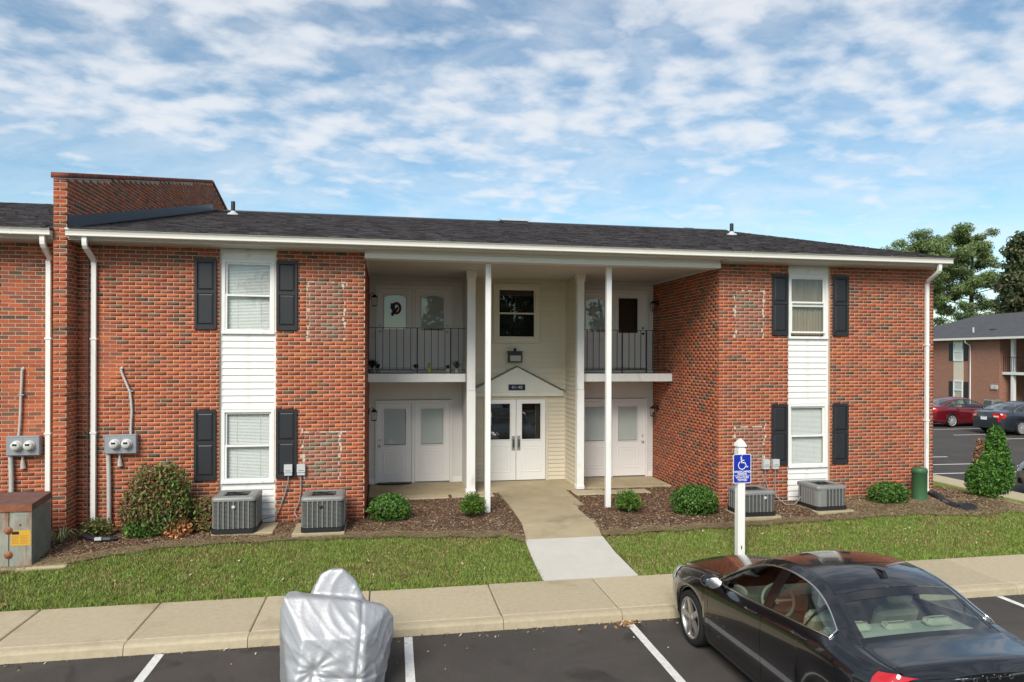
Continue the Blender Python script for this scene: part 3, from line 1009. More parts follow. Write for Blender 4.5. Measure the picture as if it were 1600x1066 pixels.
def shutter_parts(parent, W=.365, H=1.24):
    """two raised panels in a frame; origin at the lower left front of the wall"""
    s = .048
    mb = MB()
    mb.bevel_box(0, s, -.030, -.003, 0, H, .005); mb.bevel_box(W - s, W, -.030, -.003, 0, H, .005)
    for a, b in ((0, .085), (H * .535 - .03, H * .535 + .03), (H - .055, H)):
        mb.box(s, W - s, -.028, -.004, a, b)
    mb.box(s, W - s, -.010, -.0042, .08, H - .05)
    fr = mb.build('shutter', M_SHUT, parent)
    for a, b in ((.088, H * .535 - .033), (H * .535 + .033, H - .058)):
        q = MB(); k = .028
        x0, x1 = s + .006, W - s - .006
        vs = [(x0, -.0105, a), (x1, -.0105, a), (x1, -.0105, b), (x0, -.0105, b), (x0 + k, -.024, a + k), (x1 - k, -.024, a + k), (x1 - k, -.024, b - k), (x0 + k, -.024, b - k)]
        q.add(vs, [(4, 5, 6, 7), (0, 1, 5, 4), (1, 2, 6, 5), (2, 3, 7, 6), (3, 0, 4, 7)])
        q.build('panel', M_SHUT, fr)
    return fr
proto = None
for x in (-3.288, -1.917, 7.738, 9.115):
    for z in (3.394, .742):
        if proto is None:
            proto = shutter_parts(bld); ob = proto
        else:
            ob = copy_tree(proto, bld)
        ob.location = (x, -.004, z)
        ob.rotation_euler = (0, RNG.uniform(-.004, .004), 0)

# ------------------------------------------------------------------ roof, gutters, soffits
RX0, RX1 = -12.0, 11.56
shV, shF, shC = [], [], []
def shingle(xa, xb, Ya, Yb, lift):
    k = len(shV)
    n = Vector((0, -.236, 1)).normalized()
    def P(x, Y, h): 
        p = Vector((x, Y, roof_z(Y))) + n * h
        return tuple(p)
    th = .011 + lift
    shV.extend([P(xa, Ya, 0), P(xb, Ya, 0), P(xb, Ya, th), P(xa, Ya, th), P(xb, Yb, .003), P(xa, Yb, .003)])
    c = np.array((.040, .038, .041)) * RNG.choice([.55, .8, 1.0, 1.25, 1.6], p=[.17, .23, .25, .22, .13]) * np.array((RNG.uniform(.95, 1.12), 1, RNG.uniform(.94, 1.08)))
    for f in ((0, 1, 2, 3), (3, 2, 4, 5)):
        shF.append([q + k for q in f]); shC.append(c)
Y = -.56; row = 0
while Y < 9.3:
    Yn = min(Y + .138, 9.32)
    x = RX0 - RNG.uniform(0, .3)
    while x < RX1:
        w = RNG.choice([.12, .17, .22, .30])
        xe = min(x + w, RX1)
        if x < RX1 - .01 and not (x < FWX1 + .01 and xe > FWX0 - .01 and Y < -.2):
            shingle(x, xe - .001, Y, min(Yn + .04, 9.31), RNG.choice([0, .004, .008]))
        x += w
    Y = Yn if Yn > Y + .05 else 99
me = tri_mesh('shingles', shV, shF, M_SHINGLE, np.array(shC))
roof_mb = MB()
RPF = [(-.52, 4.955), (-.53, 4.998), (9.3, roof_z(9.3) - .008), (19.1, 4.998), (19.1, 4.955), (9.3, roof_z(9.3) - .07)][::-1]
roof_mb.prism(RPF, 'x', FWX1 + .002, RX1 - .01)
q_ = MB(); q_.prism(RPF, 'x', RX0, FWX0 - .002); q_.build('neighbour_roof', M_FLASH, bld)
roof = roof_mb.build('roof', M_FLASH, bld)
o = link('shingles', me, roof); tag(o, kind='stuff')
mb = MB(); mb.prism([(9.12, roof_z(9.12) + .012), (9.3, roof_z(9.3) + .022), (9.48, roof_z(9.48) + .012), (9.48, roof_z(9.48) + .03), (9.3, roof_z(9.3) + .045), (9.12, roof_z(9.12) + .03)], 'x', FWX1 + .05, RX1)
mb.build('ridge_cap', M_FLASH, roof)
# step flashing where the roof meets the fire wall
mb = MB(); y = -.40
while y < 9.15:
    y1 = y + .31
    h0 = .20
    mb.add([(FWX1 + .012, y, roof_z(y) - .01), (FWX1 + .012, y1, roof_z(y1) - .01), (FWX1 + .012, y1, roof_z(y1) + h0), (FWX1 + .012, y, roof_z(y) + h0),
            (FWX1 + .018 + RNG.uniform(0, .004), y, roof_z(y) + .02), (FWX1 + .16, y, roof_z(y) + .022), (FWX1 + .16, y1, roof_z(y1) + .022), (FWX1 + .018, y1, roof_z(y1) + .02)],
           [(0, 1, 2, 3), (4, 5, 6, 7), (0, 1, 7, 4)])
    y = y1 + .001
mb.build('flashing', M_FLASH, roof, fix=False)
# soil pipes, vents, skylight on the roof
def soil_pipe(x, Y, h=.34):
    z = roof_z(Y)
    mb = MB(); mb.lathe([(.001, z + h), (.052, z + h), (.055, z + h - .01), (.055, z - .03)], 14, c=(x, Y, 0)); o_ = mb.build('soil_pipe', M_BLACKP, roof)
    mb = MB(); mb.lathe([(.057, z + .10), (.075, z + .06), (.15, z + .02), (.16, z - .05)], 14, c=(x, Y, 0)); mb.build('pipe_boot', M_LIGHTGREY, roof)
soil_pipe(-4.12, 7.1, .36); soil_pipe(10.2, 6.3, .34)
for x0, x1, Yv in ((-2.74, -2.46, 9.55), (10.02, 10.42, 9.45)):
    mb = MB(); z = roof_z(Yv)
    mb.bevel_box(x0, x1, Yv - .15, Yv + .2, z - .06, z + .10, .02); mb.build('box_vent', M_FLASH, roof)
mb = MB(); z0_ = roof_z(8.55)
sk = [(8.35, roof_z(8.35) - .02), (8.35, roof_z(8.35) + .09), (9.1, roof_z(9.1) + .10), (9.1, roof_z(9.1) - .02)]
mb.prism(sk[::-1], 'x', 3.62, 4.40); o = mb.build('skylight_curb', M_FLASH, roof)
mb = MB(); mb.prism([(8.32, roof_z(8.35) + .092), (8.32, roof_z(8.35) + .12), (9.13, roof_z(9.1) + .14), (9.13, roof_z(9.1) + .102)][::-1], 'x', 3.55, 4.46); mb.build('skylight_lens', M_LIGHTGREY, o)

# gutters (K profile)
gp_ = [(-.42, 4.885), (-.512, 4.885), (-.520, 4.892), (-.520, 4.912), (-.514, 4.917), (-.524, 4.968), (-.546, 4.982), (-.546, 5.010), (-.534, 5.010), (-.534, 4.988), (-.42, 4.988)]
for xa, xb in ((RX0, FWX0 - .012), (FWX1 + .015, 11.52)):
    mb = MB(); mb.prism(gp_[::-1], 'x', xa, xb); gt = mb.build('gutter', M_TRIM, bld)
    x = xa + 3.0
    while x < xb - .5:
        m2 = MB(); m2.prism([(-.505, 4.882), (-.5225, 4.884), (-.5225, 4.912), (-.5175, 4.918), (-.5275, 4.966), (-.549, 4.980), (-.549, 5.012), (-.534, 5.012)][::-1], 'x', x, x + .02); m2.build('gutter_joint', M_TRIM, gt)
        x += 3.05
mb = MB(); mb.box(RX0, FWX0 - .01, -.418, -.40, 4.86, 5.0); mb.box(FWX1 + .01, 11.5, -.418, -.40, 4.86, 5.0); mb.build_split('fascia', M_SOFFIT, bld)
# soffit boards
def soffit(xa, xb, y0, y1, z):
    mb = MB(); mb.box(xa, xb, y0, y1, z, z + .02); s_ = mb.build('soffit', M_SOFFIT, bld)
soffit(RX0, FWX0 - .011, -.398, .0, 4.838); soffit(FWX1 + .011, XL1 - .005, -.398, .0, 4.838); soffit(XR0 + .005, 11.5, -.398, .0, 4.838)
soffit(XL1 - .0045, XR0 + .0045, -.398, -.13, 4.86)
# frieze just under the soffit

# porch beam and ceiling
mb = MB()
mb.box(XL1 - .005, XR0 - .04, -.13, .16, 4.71, 4.925)
mb.box(XL1 - .0055, XR0 - .0395, -.148, -.1305, 4.71, 4.80)
beam = mb.build('porch_beam', M_TRIM, bld)
mb = MB(); mb.box(XL1 + .002, XR0 - .002, .162, 3.46, 4.80, 4.86); mb.build('porch_ceiling', M_SOFFIT, bld)
mb = MB()
mb.box(XL1 + .003, XL1 + .022, .165, 3.46, 4.70, 4.799); mb.box(XR0 - .022, XR0 - .003, .165, 3.46, 4.73, 4.799)
mb.box(XL1 + .023, 1.74, 3.43, 3.455, 4.70, 4.799); mb.box(4.42, XR0 - .023, 3.43, 3.455, 4.70, 4.799)
mb.build_split('ceiling_trim', M_SOFFIT, bld)

# slender porch posts
for x, y in ((1.925, .16), (4.325, .16)):
    mb = MB(); mb.bevel_box(x - .052, x + .052, y - .052, y + .052, -.10, 4.709, .007); mb.build('porch_post', M_WHITE, bld)

# ------------------------------------------------------------------ recess: porch walls, doors, balconies
YB = 3.48
wl_ = MB()
# porch back walls with door openings: left rooms X -.37..1.78, right 4.40..6.59
def back_wall(xa, xb, doors, YB=YB):
    for (za, zb, dz0, dz1) in ((-.04, 2.376, -.04, 1.92), (2.556, 4.80, 2.63, 4.58)):
        x = xa
        for d0, d1 in doors:
            wl_.box(x, d0, YB, YB + .12, za, zb); x = d1
            wl_.box(d0, d1, YB, YB + .12, dz1, zb)
            if dz0 > za + .01: wl_.box(d0, d1, YB, YB + .12, za, dz0)
        wl_.box(x, xb, YB, YB + .12, za, zb)
back_wall(XL1 + .001, 1.80, [(-.21, 1.54)])
back_wall(4.38, XR0 - .001, [(4.66, 6.42)])
wl_.build_split('porch_wall', M_STUCCO, bld)
# inner faces of the wing walls that flank the entry (porch side)
mb = MB(); mb.box(1.80, 1.86, 2.18, 3.49, -.04, 4.80); mb.box(4.32, 4.38, 2.18, 3.49, -.04, 4.80); mb.build_split('wing_wall', M_STUCCO, bld)
# base boards
mb = MB()
for xa, xb in ((XL1 + .01, -.24), (1.57, 1.795), (4.39, 4.63), (6.45, XR0 - .01)):
    mb.box(xa, xb, YB - .014, YB - .001, -.038, .09)
    mb.box(xa, xb, YB - .014, YB - .001, 2.557, 2.66)
mb.build_split('skirting', M_DOOR, bld)
# square columns ending the wing walls
for x0, x1, y0 in ((1.745, 1.925, 2.02), (4.245, 4.40, 2.10)):
    mb = MB()
    mb.bevel_box(x0, x1, y0, y0 + .16, 2.20, 4.70, .004)
    mb.bevel_box(x0 - .002, x1 + .004, y0 - .004, y0 + .16, -.04, 2.197, .004)
    mb.bevel_box(x0 - .018, x1 + .014, y0 - .02, y0 + .165, -.04, .05, .006)
    mb.bevel_box(x0 - .016, x1 + .016, y0 - .016, y0 + .17, 4.62, 4.70, .006)
    mb.bevel_box(x0 - .024, x1 + .024, y0 - .024, y0 + .17, 4.70, 4.80, .006)
    mb.build('column', M_WHITE, bld)

def panel_ring(q, x0, x1, z0, z1, y, w=.022, d=.008):
    """moulded rectangle on a door face"""
    vs = []
    for k, dep in ((0, 0), (w * .5, d), (w, 0.001)):
        vs += [(x0 + k, y - dep, z0 + k), (x1 - k, y - dep, z0 + k), (x1 - k, y - dep, z1 - k), (x0 + k, y - dep, z1 - k)]
    fs = [(r*4+i, r*4+(i+1) % 4, r*4+4+(i+1) % 4, r*4+4+i) for r in range(2) for i in range(4)]
    q.add(vs, fs)

def door(x0, x1, z0, z1, y, gx=(.16, .16), gz=(.86, 1.71), arch=False, knob=None, room=M_DARKROOM, blind=True, label=None, glass=M_GLASSD, panel=True, knob_m=None):
    """half-glazed door facing -y"""
    d = empty('door', ((x0 + x1) / 2, y, z0)); d.parent = bld
    if label: d['label'] = label
    hx = (x1 - x0) / 2; H = z1 - z0
    a, b = -hx + gx[0], hx - gx[1]; c, e = gz
    mb = MB()
    t0, t1 = .0, .042
    mb.box(-hx + .003, a, t0, t1, .012, H - .003); mb.box(b, hx - .003, t0, t1, .012, H - .003)
    mb.box(a, b, t0, t1, .012, c); mb.box(a, b, t0, t1, e, H - .003)
    mb.build('leaf', M_DOOR, d)
    q = MB()
    panel_ring(q, a - .03, b + .03, c - .03, e + .03, -.0008, .03, .012)
    if panel:
        panel_ring(q, a - .02, b + .02, .20, c - .14, -.0008, .026, .007)
        panel_ring(q, a + .05, b - .05, .27, c - .21, -.0008, .020, .005)
    q.build('moulding', M_DOOR, d, fix=False)
    p = MB(); p.box(a + .001, b - .001, .014, .019, c + .001, e - .001); p.build('pane', glass, d)
    if arch:
        n = 10
        top = [(a + (b - a) * i / n, e - .065 * (2 * i / n - 1) ** 2) for i in range(n + 1)]
        ar = MB()
        ar.add([(x, .006, z) for x, z in top] + [(x, .006, e + .001) for x, z in top], [(i, i + 1, n + 2 + i, n + 1 + i) for i in range(n)])
        ar.build('arch_filler', M_DOOR, d, fix=False)
    if blind:
        bl = MB(); z = e - .005
        while z > c + .02:
            bl.quad((a + .004, .024, z - .0155), (b - .004, .024, z - .0155), (b - .004, .031, z), (a + .004, .031, z)); z -= .0175
        bo = bl.build('blind', M_BLIND, d, fix=False); tag(bo, kind='stuff')
    r = MB(); r.box(a - .02, b + .02, .25, .27, c - .05, e + .05)
    r.box(a - .03, a - .021, .043, .25, c - .05, e + .05); r.box(b + .021, b + .03, .043, .25, c - .05, e + .05)
    r.box(a - .03, b + .03, .043, .25, e + .051, e + .06); r.box(a - .03, b + .03, .043, .25, c - .06, c - .051)
    r.build('room_recess', room, d)
    if knob is not None:
        k = MB()
        k.lathe([(.0, -.062), (.022, -.058), (.028, -.045), (.024, -.03), (.011, -.024), (.011, -.008), (.03, -.006), (.03, 0)], 14, 'y', (knob, 0, .86 if H > 1.7 else .8))
        k.lathe([(.0, -.02), (.022, -.018), (.026, 0)], 14, 'y', (knob, 0, 1.0))
        k.build('knob', knob_m or M_ALU, d)
    return d

def door_frame(x0, x1, z0, z1, y, mid):
    mb = MB()
    w = .045
    mb.box(x0, x0 + w, y - .022, y + .05, z0, z1); mb.box(x1 - w, x1, y - .022, y + .05, z0, z1)
    mb.box(x0 + w, x1 - w, y - .022, y + .05, z1 - w, z1)
    mb.box(mid - .035, mid + .035, y - .018, y + .05, z0, z1 - w)
    mb.box(x0 - .012, x1 + .012, y - .034, y - .0222, z1 + .001, z1 + .016)
    mb.build('door_frame', M_DOOR, bld)
    mb = MB(); mb.box(x0 + w, x1 - w, y - .02, y + .05, z0 - .001, z0 + .018); mb.build('threshold', M_ALU, bld)

for zb_, arch in ((-.038, False), (2.64, True)):
    H = 1.93
    door_frame(-.225, 1.555, zb_, zb_ + H, YB - .005, .650)
    door(-.178, .613, zb_ + .02, zb_ + H - .048, YB + .0, gx=(.15, .14), gz=((.88, 1.72) if not arch else (.90, 1.71)), arch=arch, knob=-.335, blind=not arch or True)
    door(.688, 1.508, zb_ + .02, zb_ + H - .048, YB + .0, gx=(.145, .16), gz=((.88, 1.72) if not arch else (.90, 1.71)), arch=arch, knob=(.345 if arch else None))
    door_frame(4.645, 6.435, zb_, zb_ + H, YB - .005, 5.50)
    door(4.692, 5.463, zb_ + .02, zb_ + H - .048, YB + .0, gx=(.15, .13), gz=((.88, 1.72) if not arch else (.90, 1.71)), arch=arch)
    door(5.537, 6.388, zb_ + .02, zb_ + H - .048, YB + .0, gx=(.15, .20), gz=((.88, 1.72) if not arch else (.88, 1.74)), arch=False, knob=.355, blind=not arch,
         glass=M_GLASSD, knob_m=M_IRON if arch else None)

# balcony slabs and rails
for xa, xb in ((XL1 + .002, 1.742), (4.403, XR0 - .002)):
    mb = MB(); mb.box(xa, xb, 2.34, YB - .001, 2.40, 2.552); mb.build('balcony_slab', M_CONC_OLD, bld)
    mb = MB(); mb.box(xa, xb, 2.30, 2.339, 2.376, 2.556); mb.build('balcony_fascia', M_WHITE, bld)
    mb = MB(); mb.box(xa, xb, 2.36, YB - .002, 2.376, 2.3995); mb.build('porch_soffit', M_SOFFIT, bld)
def railing(xa, xb, posts, y=2.37, z0=2.556, z1=3.565):
    r = empty('railing', (xa, y, z0)); r.parent = bld
    L = xb - xa
    mb = MB(); mb.box(0, L, -.015, .015, z1 - z0 - .012, z1 - z0); mb.build('top_rail', M_IRON, r)
    mb = MB(); mb.box(0, L, -.012, .012, .075, .092); mb.build('bottom_rail', M_IRON, r)
    b = MB(); b.box(-.0065, .0065, -.0065, .0065, .093, z1 - z0 - .013)
    bm_ = b.mesh('baluster', M_IRON)
    n = int(round(L / .148))
    for k in range(1, n):
        x = L * k / n
        if min(abs(x - (p - xa)) for p in posts) < .05: continue
        link('baluster', bm_, r, (x, 0, 0))
    for p in posts:
        q = MB(); q.box(-.013, .013, -.013, .013, 0, z1 - z0 - .0125); o_ = q.build('rail_post', M_IRON, r); o_.location = (p - xa, 0, 0)
railing(XL1 + .01, 1.742, (.685, 1.42))
railing(4.405, 6.56, (5.39, 5.98))

# entry: siding boards, window, doors, pediment
YE = 3.38
EX0, EX1 = 1.862, 4.318
mb = MB()
D0, D1, DZ = 2.355, 3.815, 1.93
WX0, WX1, WZ0, WZ1 = 2.56, 3.62, 3.31, 4.64
mb.box(EX0, D0, YE + .001, YE + .10, -.04, 4.80); mb.box(D1, EX1, YE + .001, YE + .10, -.04, 4.80)
mb.box(D0, D1, YE + .001, YE + .10, DZ, WZ0); mb.box(D0, D1, YE + .001, YE + .10, WZ1, 4.80)
mb.box(D0, WX0, YE + .001, YE + .10, WZ0, WZ1); mb.box(WX1, D1, YE + .001, YE + .10, WZ0, WZ1)
mb.build('entry_wall', M_SIDE_B, bld)
p_lo, p_up = .0975, .122
side_boards(EX0 + .025, D0 - .06, YE, -.03, 2.02, p_lo, M_SIDE_B)
side_boards(D1 + .06, EX1 - .025, YE, -.03, 2.02, p_lo, M_SIDE_B)
side_boards(EX0 + .025, EX1 - .025, YE, 2.03, WZ0 - .01, p_up, M_SIDE_B)
side_boards(EX0 + .025, WX0 - .03, YE, WZ0 - .01, WZ1 + .01, p_up, M_SIDE_B)
side_boards(WX1 + .03, EX1 - .025, YE, WZ0 - .01, WZ1 + .01, p_up, M_SIDE_B)
side_boards(EX0 + .025, EX1 - .025, YE, WZ1 + .01, 4.80, .075, M_SIDE_B)
for xx in (EX0, EX1 - .025):
    mb = MB(); mb.box(xx, xx + .025, YE - .022, YE - .0005, -.04, 4.80); mb.build('corner_trim', M_SIDE_B, bld)
# entry side walls, boards running along y
me_r = board_mesh(1.16, .108, 'y', m=M_SIDE_B)
n = int(4.82 / .108)
for k in range(n):
    z = -.035 + k * 4.82 / n
    link('siding_board', me_r, bld, (EX1 - .0, 2.19, z))
    o = link('siding_board', me_r, bld, (EX0, 3.35, z), math.pi)
window('window', WX0, WX1, WZ0, WZ1, YE - .02, 3.975, m=M_SIDE_B, frame=.075, sill=.15, room=M_DARKROOM, glass=M_GLASS)
mb = MB()
mb.box(WX0 - .04, WX0 - .001, YE - .05, YE - .012, WZ0 - .05, WZ1 + .04); mb.box(WX1 + .001, WX1 + .04, YE - .05, YE - .012, WZ0 - .05, WZ1 + .04)
mb.box(WX0, WX1, YE - .05, YE - .012, WZ1 + .001, WZ1 + .04); mb.box(WX0, WX1, YE - .06, YE - .012, WZ0 - .05, WZ0 - .001)
mb.build('window_casing', M_SIDE_B, bld)
# double doors
mb = MB()
mb.box(D0 - .055, D0, YE - .03, YE + .05, -.038, 1.985); mb.box(D1, D1 + .055, YE - .03, YE + .05, -.038, 1.985); mb.box(D0, D1, YE - .03, YE + .05, 1.925, 1.985)
mb.build('entry_door_frame', M_SIDE_B, bld)
dl = door(D0 + .004, 3.083, -.03, 1.92, YE - .008, gx=(.11, .145), gz=(.985, 1.84), blind=False)
dr = door(3.089, D1 - .004, -.03, 1.92, YE - .008, gx=(.140, .125), gz=(.985, 1.84), blind=False)
for d_, sx in ((dl, 1), (dr, -1)):
    xx = sx * .30
    q = MB(); q.box(xx - .042, xx + .042, -.004, -.0005, .72, 1.07); q.build('push_plate', M_ALU, d_)
    q = MB(); q.tube([(xx, -.004, .80), (xx, -.05, .815), (xx, -.05, .965), (xx, -.004, .98)], .011, 8); q.build('pull_handle', M_IRON, d_)
    for zz_ in (.28, 1.05, 1.72):
        q = MB(); q.box(-sx * .364 - .008, -sx * .364 + .008, -.012, .004, zz_ - .05, zz_ + .05); q.build('hinge', M_ALU, d_)
M_PED = mat('pediment_paint', (.70, .68, .60), .55, .35, var=.04)
# pediment over the doors
AP = (3.09, 2.72)
mb = MB(); mb.prism([(1.95, 2.09), (4.235, 2.09), (AP[0], AP[1] - .03)], 'y', YE - .075, YE - .0155); ped = mb.build('pediment', M_PED, bld)
mb = MB(); mb.bevel_box(1.95, 4.235, YE - .10, YE - .0155, 1.99, 2.088, .006); mb.box(1.95, 4.235, YE - .085, YE - .016, 2.0895, 2.125); mb.build('lintel', M_PED, ped)
mb = MB()
mb.prism([(1.90, 2.112), (1.90, 2.122), (AP[0], AP[1] + .002), (AP[0], AP[1] - .010)][::-1], 'y', YE - .11, YE - .015)
mb.prism([(4.275, 2.112), (4.275, 2.122), (AP[0], AP[1] + .002), (AP[0], AP[1] - .010)], 'y', YE - .11, YE - .015)
mb.build('pediment_drip', mat('dark_drip', (0.16, 0.15, 0.13), 0.6, 0.4), ped)
mb = MB(); mb.box(2.885, 3.29, YE - .088, YE - .0755, 2.135, 2.275); pl = mb.build('number_plate', mat('navy_plate', (0.012, 0.018, 0.04), 0.4, 0.4), ped)
text_mesh('41-48', .105, M_LIGHTGREY, 'lettering', pl, Matrix.Translation((3.09, YE - .0885, 2.205)) @ Matrix.Rotation(rad(90), 4, 'X'), .001, space=1.1)

# downspouts
def downspout(x, xt, zbot, kick=(0.0, -.16)):
    prof = [(-.036, -.026), (-.014, -.030), (.014, -.030), (.036, -.026), (.036, .026), (-.036, .026)]
    d = MB()
    pth = [(xt, -.46, 4.90), (xt, -.46, 4.80), (xt, -.452, 4.75), (xt, -.42, 4.71), ((x+xt)/2, -.12, 4.57), (x, -.062, 4.53), (x, -.05, 4.46), (x, -.05, zbot + .10), (x, -.056, zbot + .05), (x, -.09, zbot + .015), (x, -.20, zbot - .01)]
    d.sweep(pth, prof, (1, 0, 0), smooth=False)
    o_ = d.build('downspout', M_WHITE, bld)
    for z in (3.2, 1.6):
        q = MB(); q.box(x - .05, x + .05, -.086, -.001, z, z + .03); q.build('strap', M_WHITE, o_)
downspout(-5.585, -5.50, .06); downspout(-4.885, -4.875, .0); downspout(11.315, 11.25, .10)
# thin conduit in the corner behind the main downspout
mb = MB(); mb.tube([(-4.985, -.03, 4.83), (-4.985, -.03, .3), (-4.96, -.03, .0)], .011, 6); mb.build('conduit', mat('dark_conduit', (0.10, 0.10, 0.11), .5, .4), bld)
# ------------------------------------------------------------------ condensers
def condenser(loc, S, H, label, rz=0.0, logo=0.0, service=False):
    t = empty('air_conditioner', loc, rz, label, 'air conditioner', 'condenser units along the front wall')
    h = S / 2; r = .07
    def rr(s, rad_, n=5):
        pts = []
        for cx, cy, a0 in ((s - rad_, s - rad_, 0), (-s + rad_, s - rad_, 90), (-s + rad_, -s + rad_, 180), (s - rad_, -s + rad_, 270)):
            for k in range(n + 1):
                a = rad(a0 + 90 * k / n); pts.append((cx + rad_ * math.cos(a), cy + rad_ * math.sin(a)))
        return pts
    mb = MB(); mb.prism(rr(h + .012, r), 'z', 0, .075); mb.build('base_pan', M_BLACKP, t)
    # inner coil
    mb = MB(); mb.prism(rr(h - .022, r * .9), 'z', .076, H - .06); mb.build('coil', M_ACDARK, t)
    # wrap of louvres: thin horizontal wires
    lv = MB(); z = .085
    while z < H - .07:
        a = rr(h - .004, r); b = rr(h - .018, r * .95)
        vs = [(x, y, z) for x, y in a] + [(x, y, z + .004) for x, y in a] + [(x, y, z + .006) for x, y in b]
        n = len(a)
        lv.add(vs, [(i, (i+1) % n, (i+1) % n + n, i + n) for i in range(n)] + [(i + n, (i+1) % n + n, (i+1) % n + 2*n, i + 2*n) for i in range(n)])
        z += .021
    o = lv.build('louvres', M_AC, t, fix=False); tag(o, kind='stuff')
    # upright ribs on each side, corner posts
    rib = MB(); rib.bevel_box(-.011, .011, -.012, .004, .076, H - .061, .004)
    rm = rib.mesh('rib', M_AC)
    for k in range(4):
        for i in range(7):
            x = -h + r + .035 + (S - 2 * r - .07) * i / 6
            c, s_ = math.cos(k * math.pi / 2), math.sin(k * math.pi / 2)
            link('rib', rm, t, (c * x + s_ * h, s_ * x - c * h, 0), k * math.pi / 2)
    # solid control corner
    if service:
        mb = MB(); mb.prism([(-h - .004, h * .55), (-h - .004, -h + r), (-h + r * .3, -h + r * .3 - .006), (-h + r, -h - .004), (-h * .42, -h - .004), (-h * .42, -h + .05), (-h + .05, h * .55)][::-1], 'z', .08, H - .065)
        mb.build('service_panel', M_AC, t)
    # top cap with fan opening
    rows = []
    prof = [(h + .010, H - .075, r), (h + .014, H - .045, r), (h + .006, H - .015, r * .95), (h - .035, H, r * .8)]
    n_ = 6
    rings = [[(x, y, z) for x, y in rr(s, rd, n_)] for s, z, rd in prof]
    m_ = len(rings[0])
    fan_r = h - .085
    ring_f = []
    for (x, y, z) in rings[-1]:
        a = math.atan2(y, x); ring_f.append((fan_r * math.cos(a), fan_r * math.sin(a), H - .004))
    ring_g = [(x * .985, y * .985, H - .055) for x, y, z in ring_f]
    rings += [ring_f, ring_g]
    vs = [p for rg in rings for p in rg]; fs = []
    for i in range(len(rings) - 1):
        for k in range(m_):
            fs.append((i*m_+k, i*m_+(k+1) % m_, (i+1)*m_+(k+1) % m_, (i+1)*m_+k))
    mb = MB(); mb.add(vs, fs, None, True); cap = mb.build('top_cap', M_AC, t, fix=False)
    mb = MB()
    for q in range(11):
        rr_ = fan_r * (q + 1) / 11.2
        mb.tube([(rr_ * math.cos(2*math.pi*k/28), rr_ * math.sin(2*math.pi*k/28), H - .012) for k in range(29)], .0028, 4, caps=False)
    for q in range(6):
        a = math.pi * q / 6
        mb.tube([(-fan_r * math.cos(a), -fan_r * math.sin(a), H - .016), (fan_r * math.cos(a), fan_r * math.sin(a), H - .016)], .0035, 4)
    o = mb.build('fan_guard', M_BLACKP, cap, fix=False); tag(o, kind='stuff')
    mb = MB(); mb.lathe([(.0, H - .05), (.09, H - .05), (.09, H - .16), (0, H - .16)], 14); 
    for q in range(3):
        a = 2 * math.pi * q / 3 + .3
        mb.add([(.06*math.cos(a), .06*math.sin(a), H-.10), (.06*math.cos(a+.5), .06*math.sin(a+.5), H-.13), (fan_r*.95*math.cos(a+.75), fan_r*.95*math.sin(a+.75), H-.13), (fan_r*.95*math.cos(a-.1), fan_r*.95*math.sin(a-.1), H-.09)], [(0, 1, 2, 3)])
    mb.build('fan', M_ACDARK, cap, fix=False)
    mb = MB(); mb.prism(rr(h - .03, r), 'z', H - .20, H - .19); mb.build('fan_deck', M_ACDARK, cap)
    # round maker's badge
    if logo is not None:
        mb = MB(); mb.lathe([(0, -h - .020), (.026, -h - .019), (.030, -h - .012)], 16, 'y', (logo, 0, H * .72)); mb.build('badge', M_LIGHTGREY if service is False else M_BLACKP, t)
    return t
def pad(loc, w, d, name='equipment_pad', label='', rz=0):
    mb = MB(); mb.bevel_box(-w/2, w/2, -d/2, d/2, -.08, 0, .012); o = mb.build(name, M_CONC_OLD); o.location = loc; o.rotation_euler = (0, 0, rz)
    tag(o, label, 'concrete pad', 'concrete pads under the condensers'); return o
pad((-2.34, -.43, -.018), .98, .70, label='concrete pad under the grey condenser beside the reddish shrub')
condenser((-2.475, -.445, -.017), .685, .605, 'grey condenser before the white siding under the left lower window', logo=0.0)
pad((-1.10, -.54, -.028), .86, .76, label='concrete pad under the grey condenser near the porch on the left')
condenser((-1.035, -.56, -.027), .685, .595, 'grey condenser on bare brick just left of the porch', service=None, logo=-.02)
pad((6.95, -.66, -.045), .78, .78, label='concrete pad under the condenser behind the blue parking sign')
condenser((6.93, -.66, -.044), .655, .475, 'grey condenser partly hidden behind the blue parking sign post', logo=.10)
pad((8.50, -.60, -.006), .80, .80, label='concrete pad under the condenser before the right hand siding bay', rz=.05)
condenser((8.48, -.58, -.005), .655, .475, 'grey condenser in front of the right hand siding bay', rz=.05, service=True, logo=None)

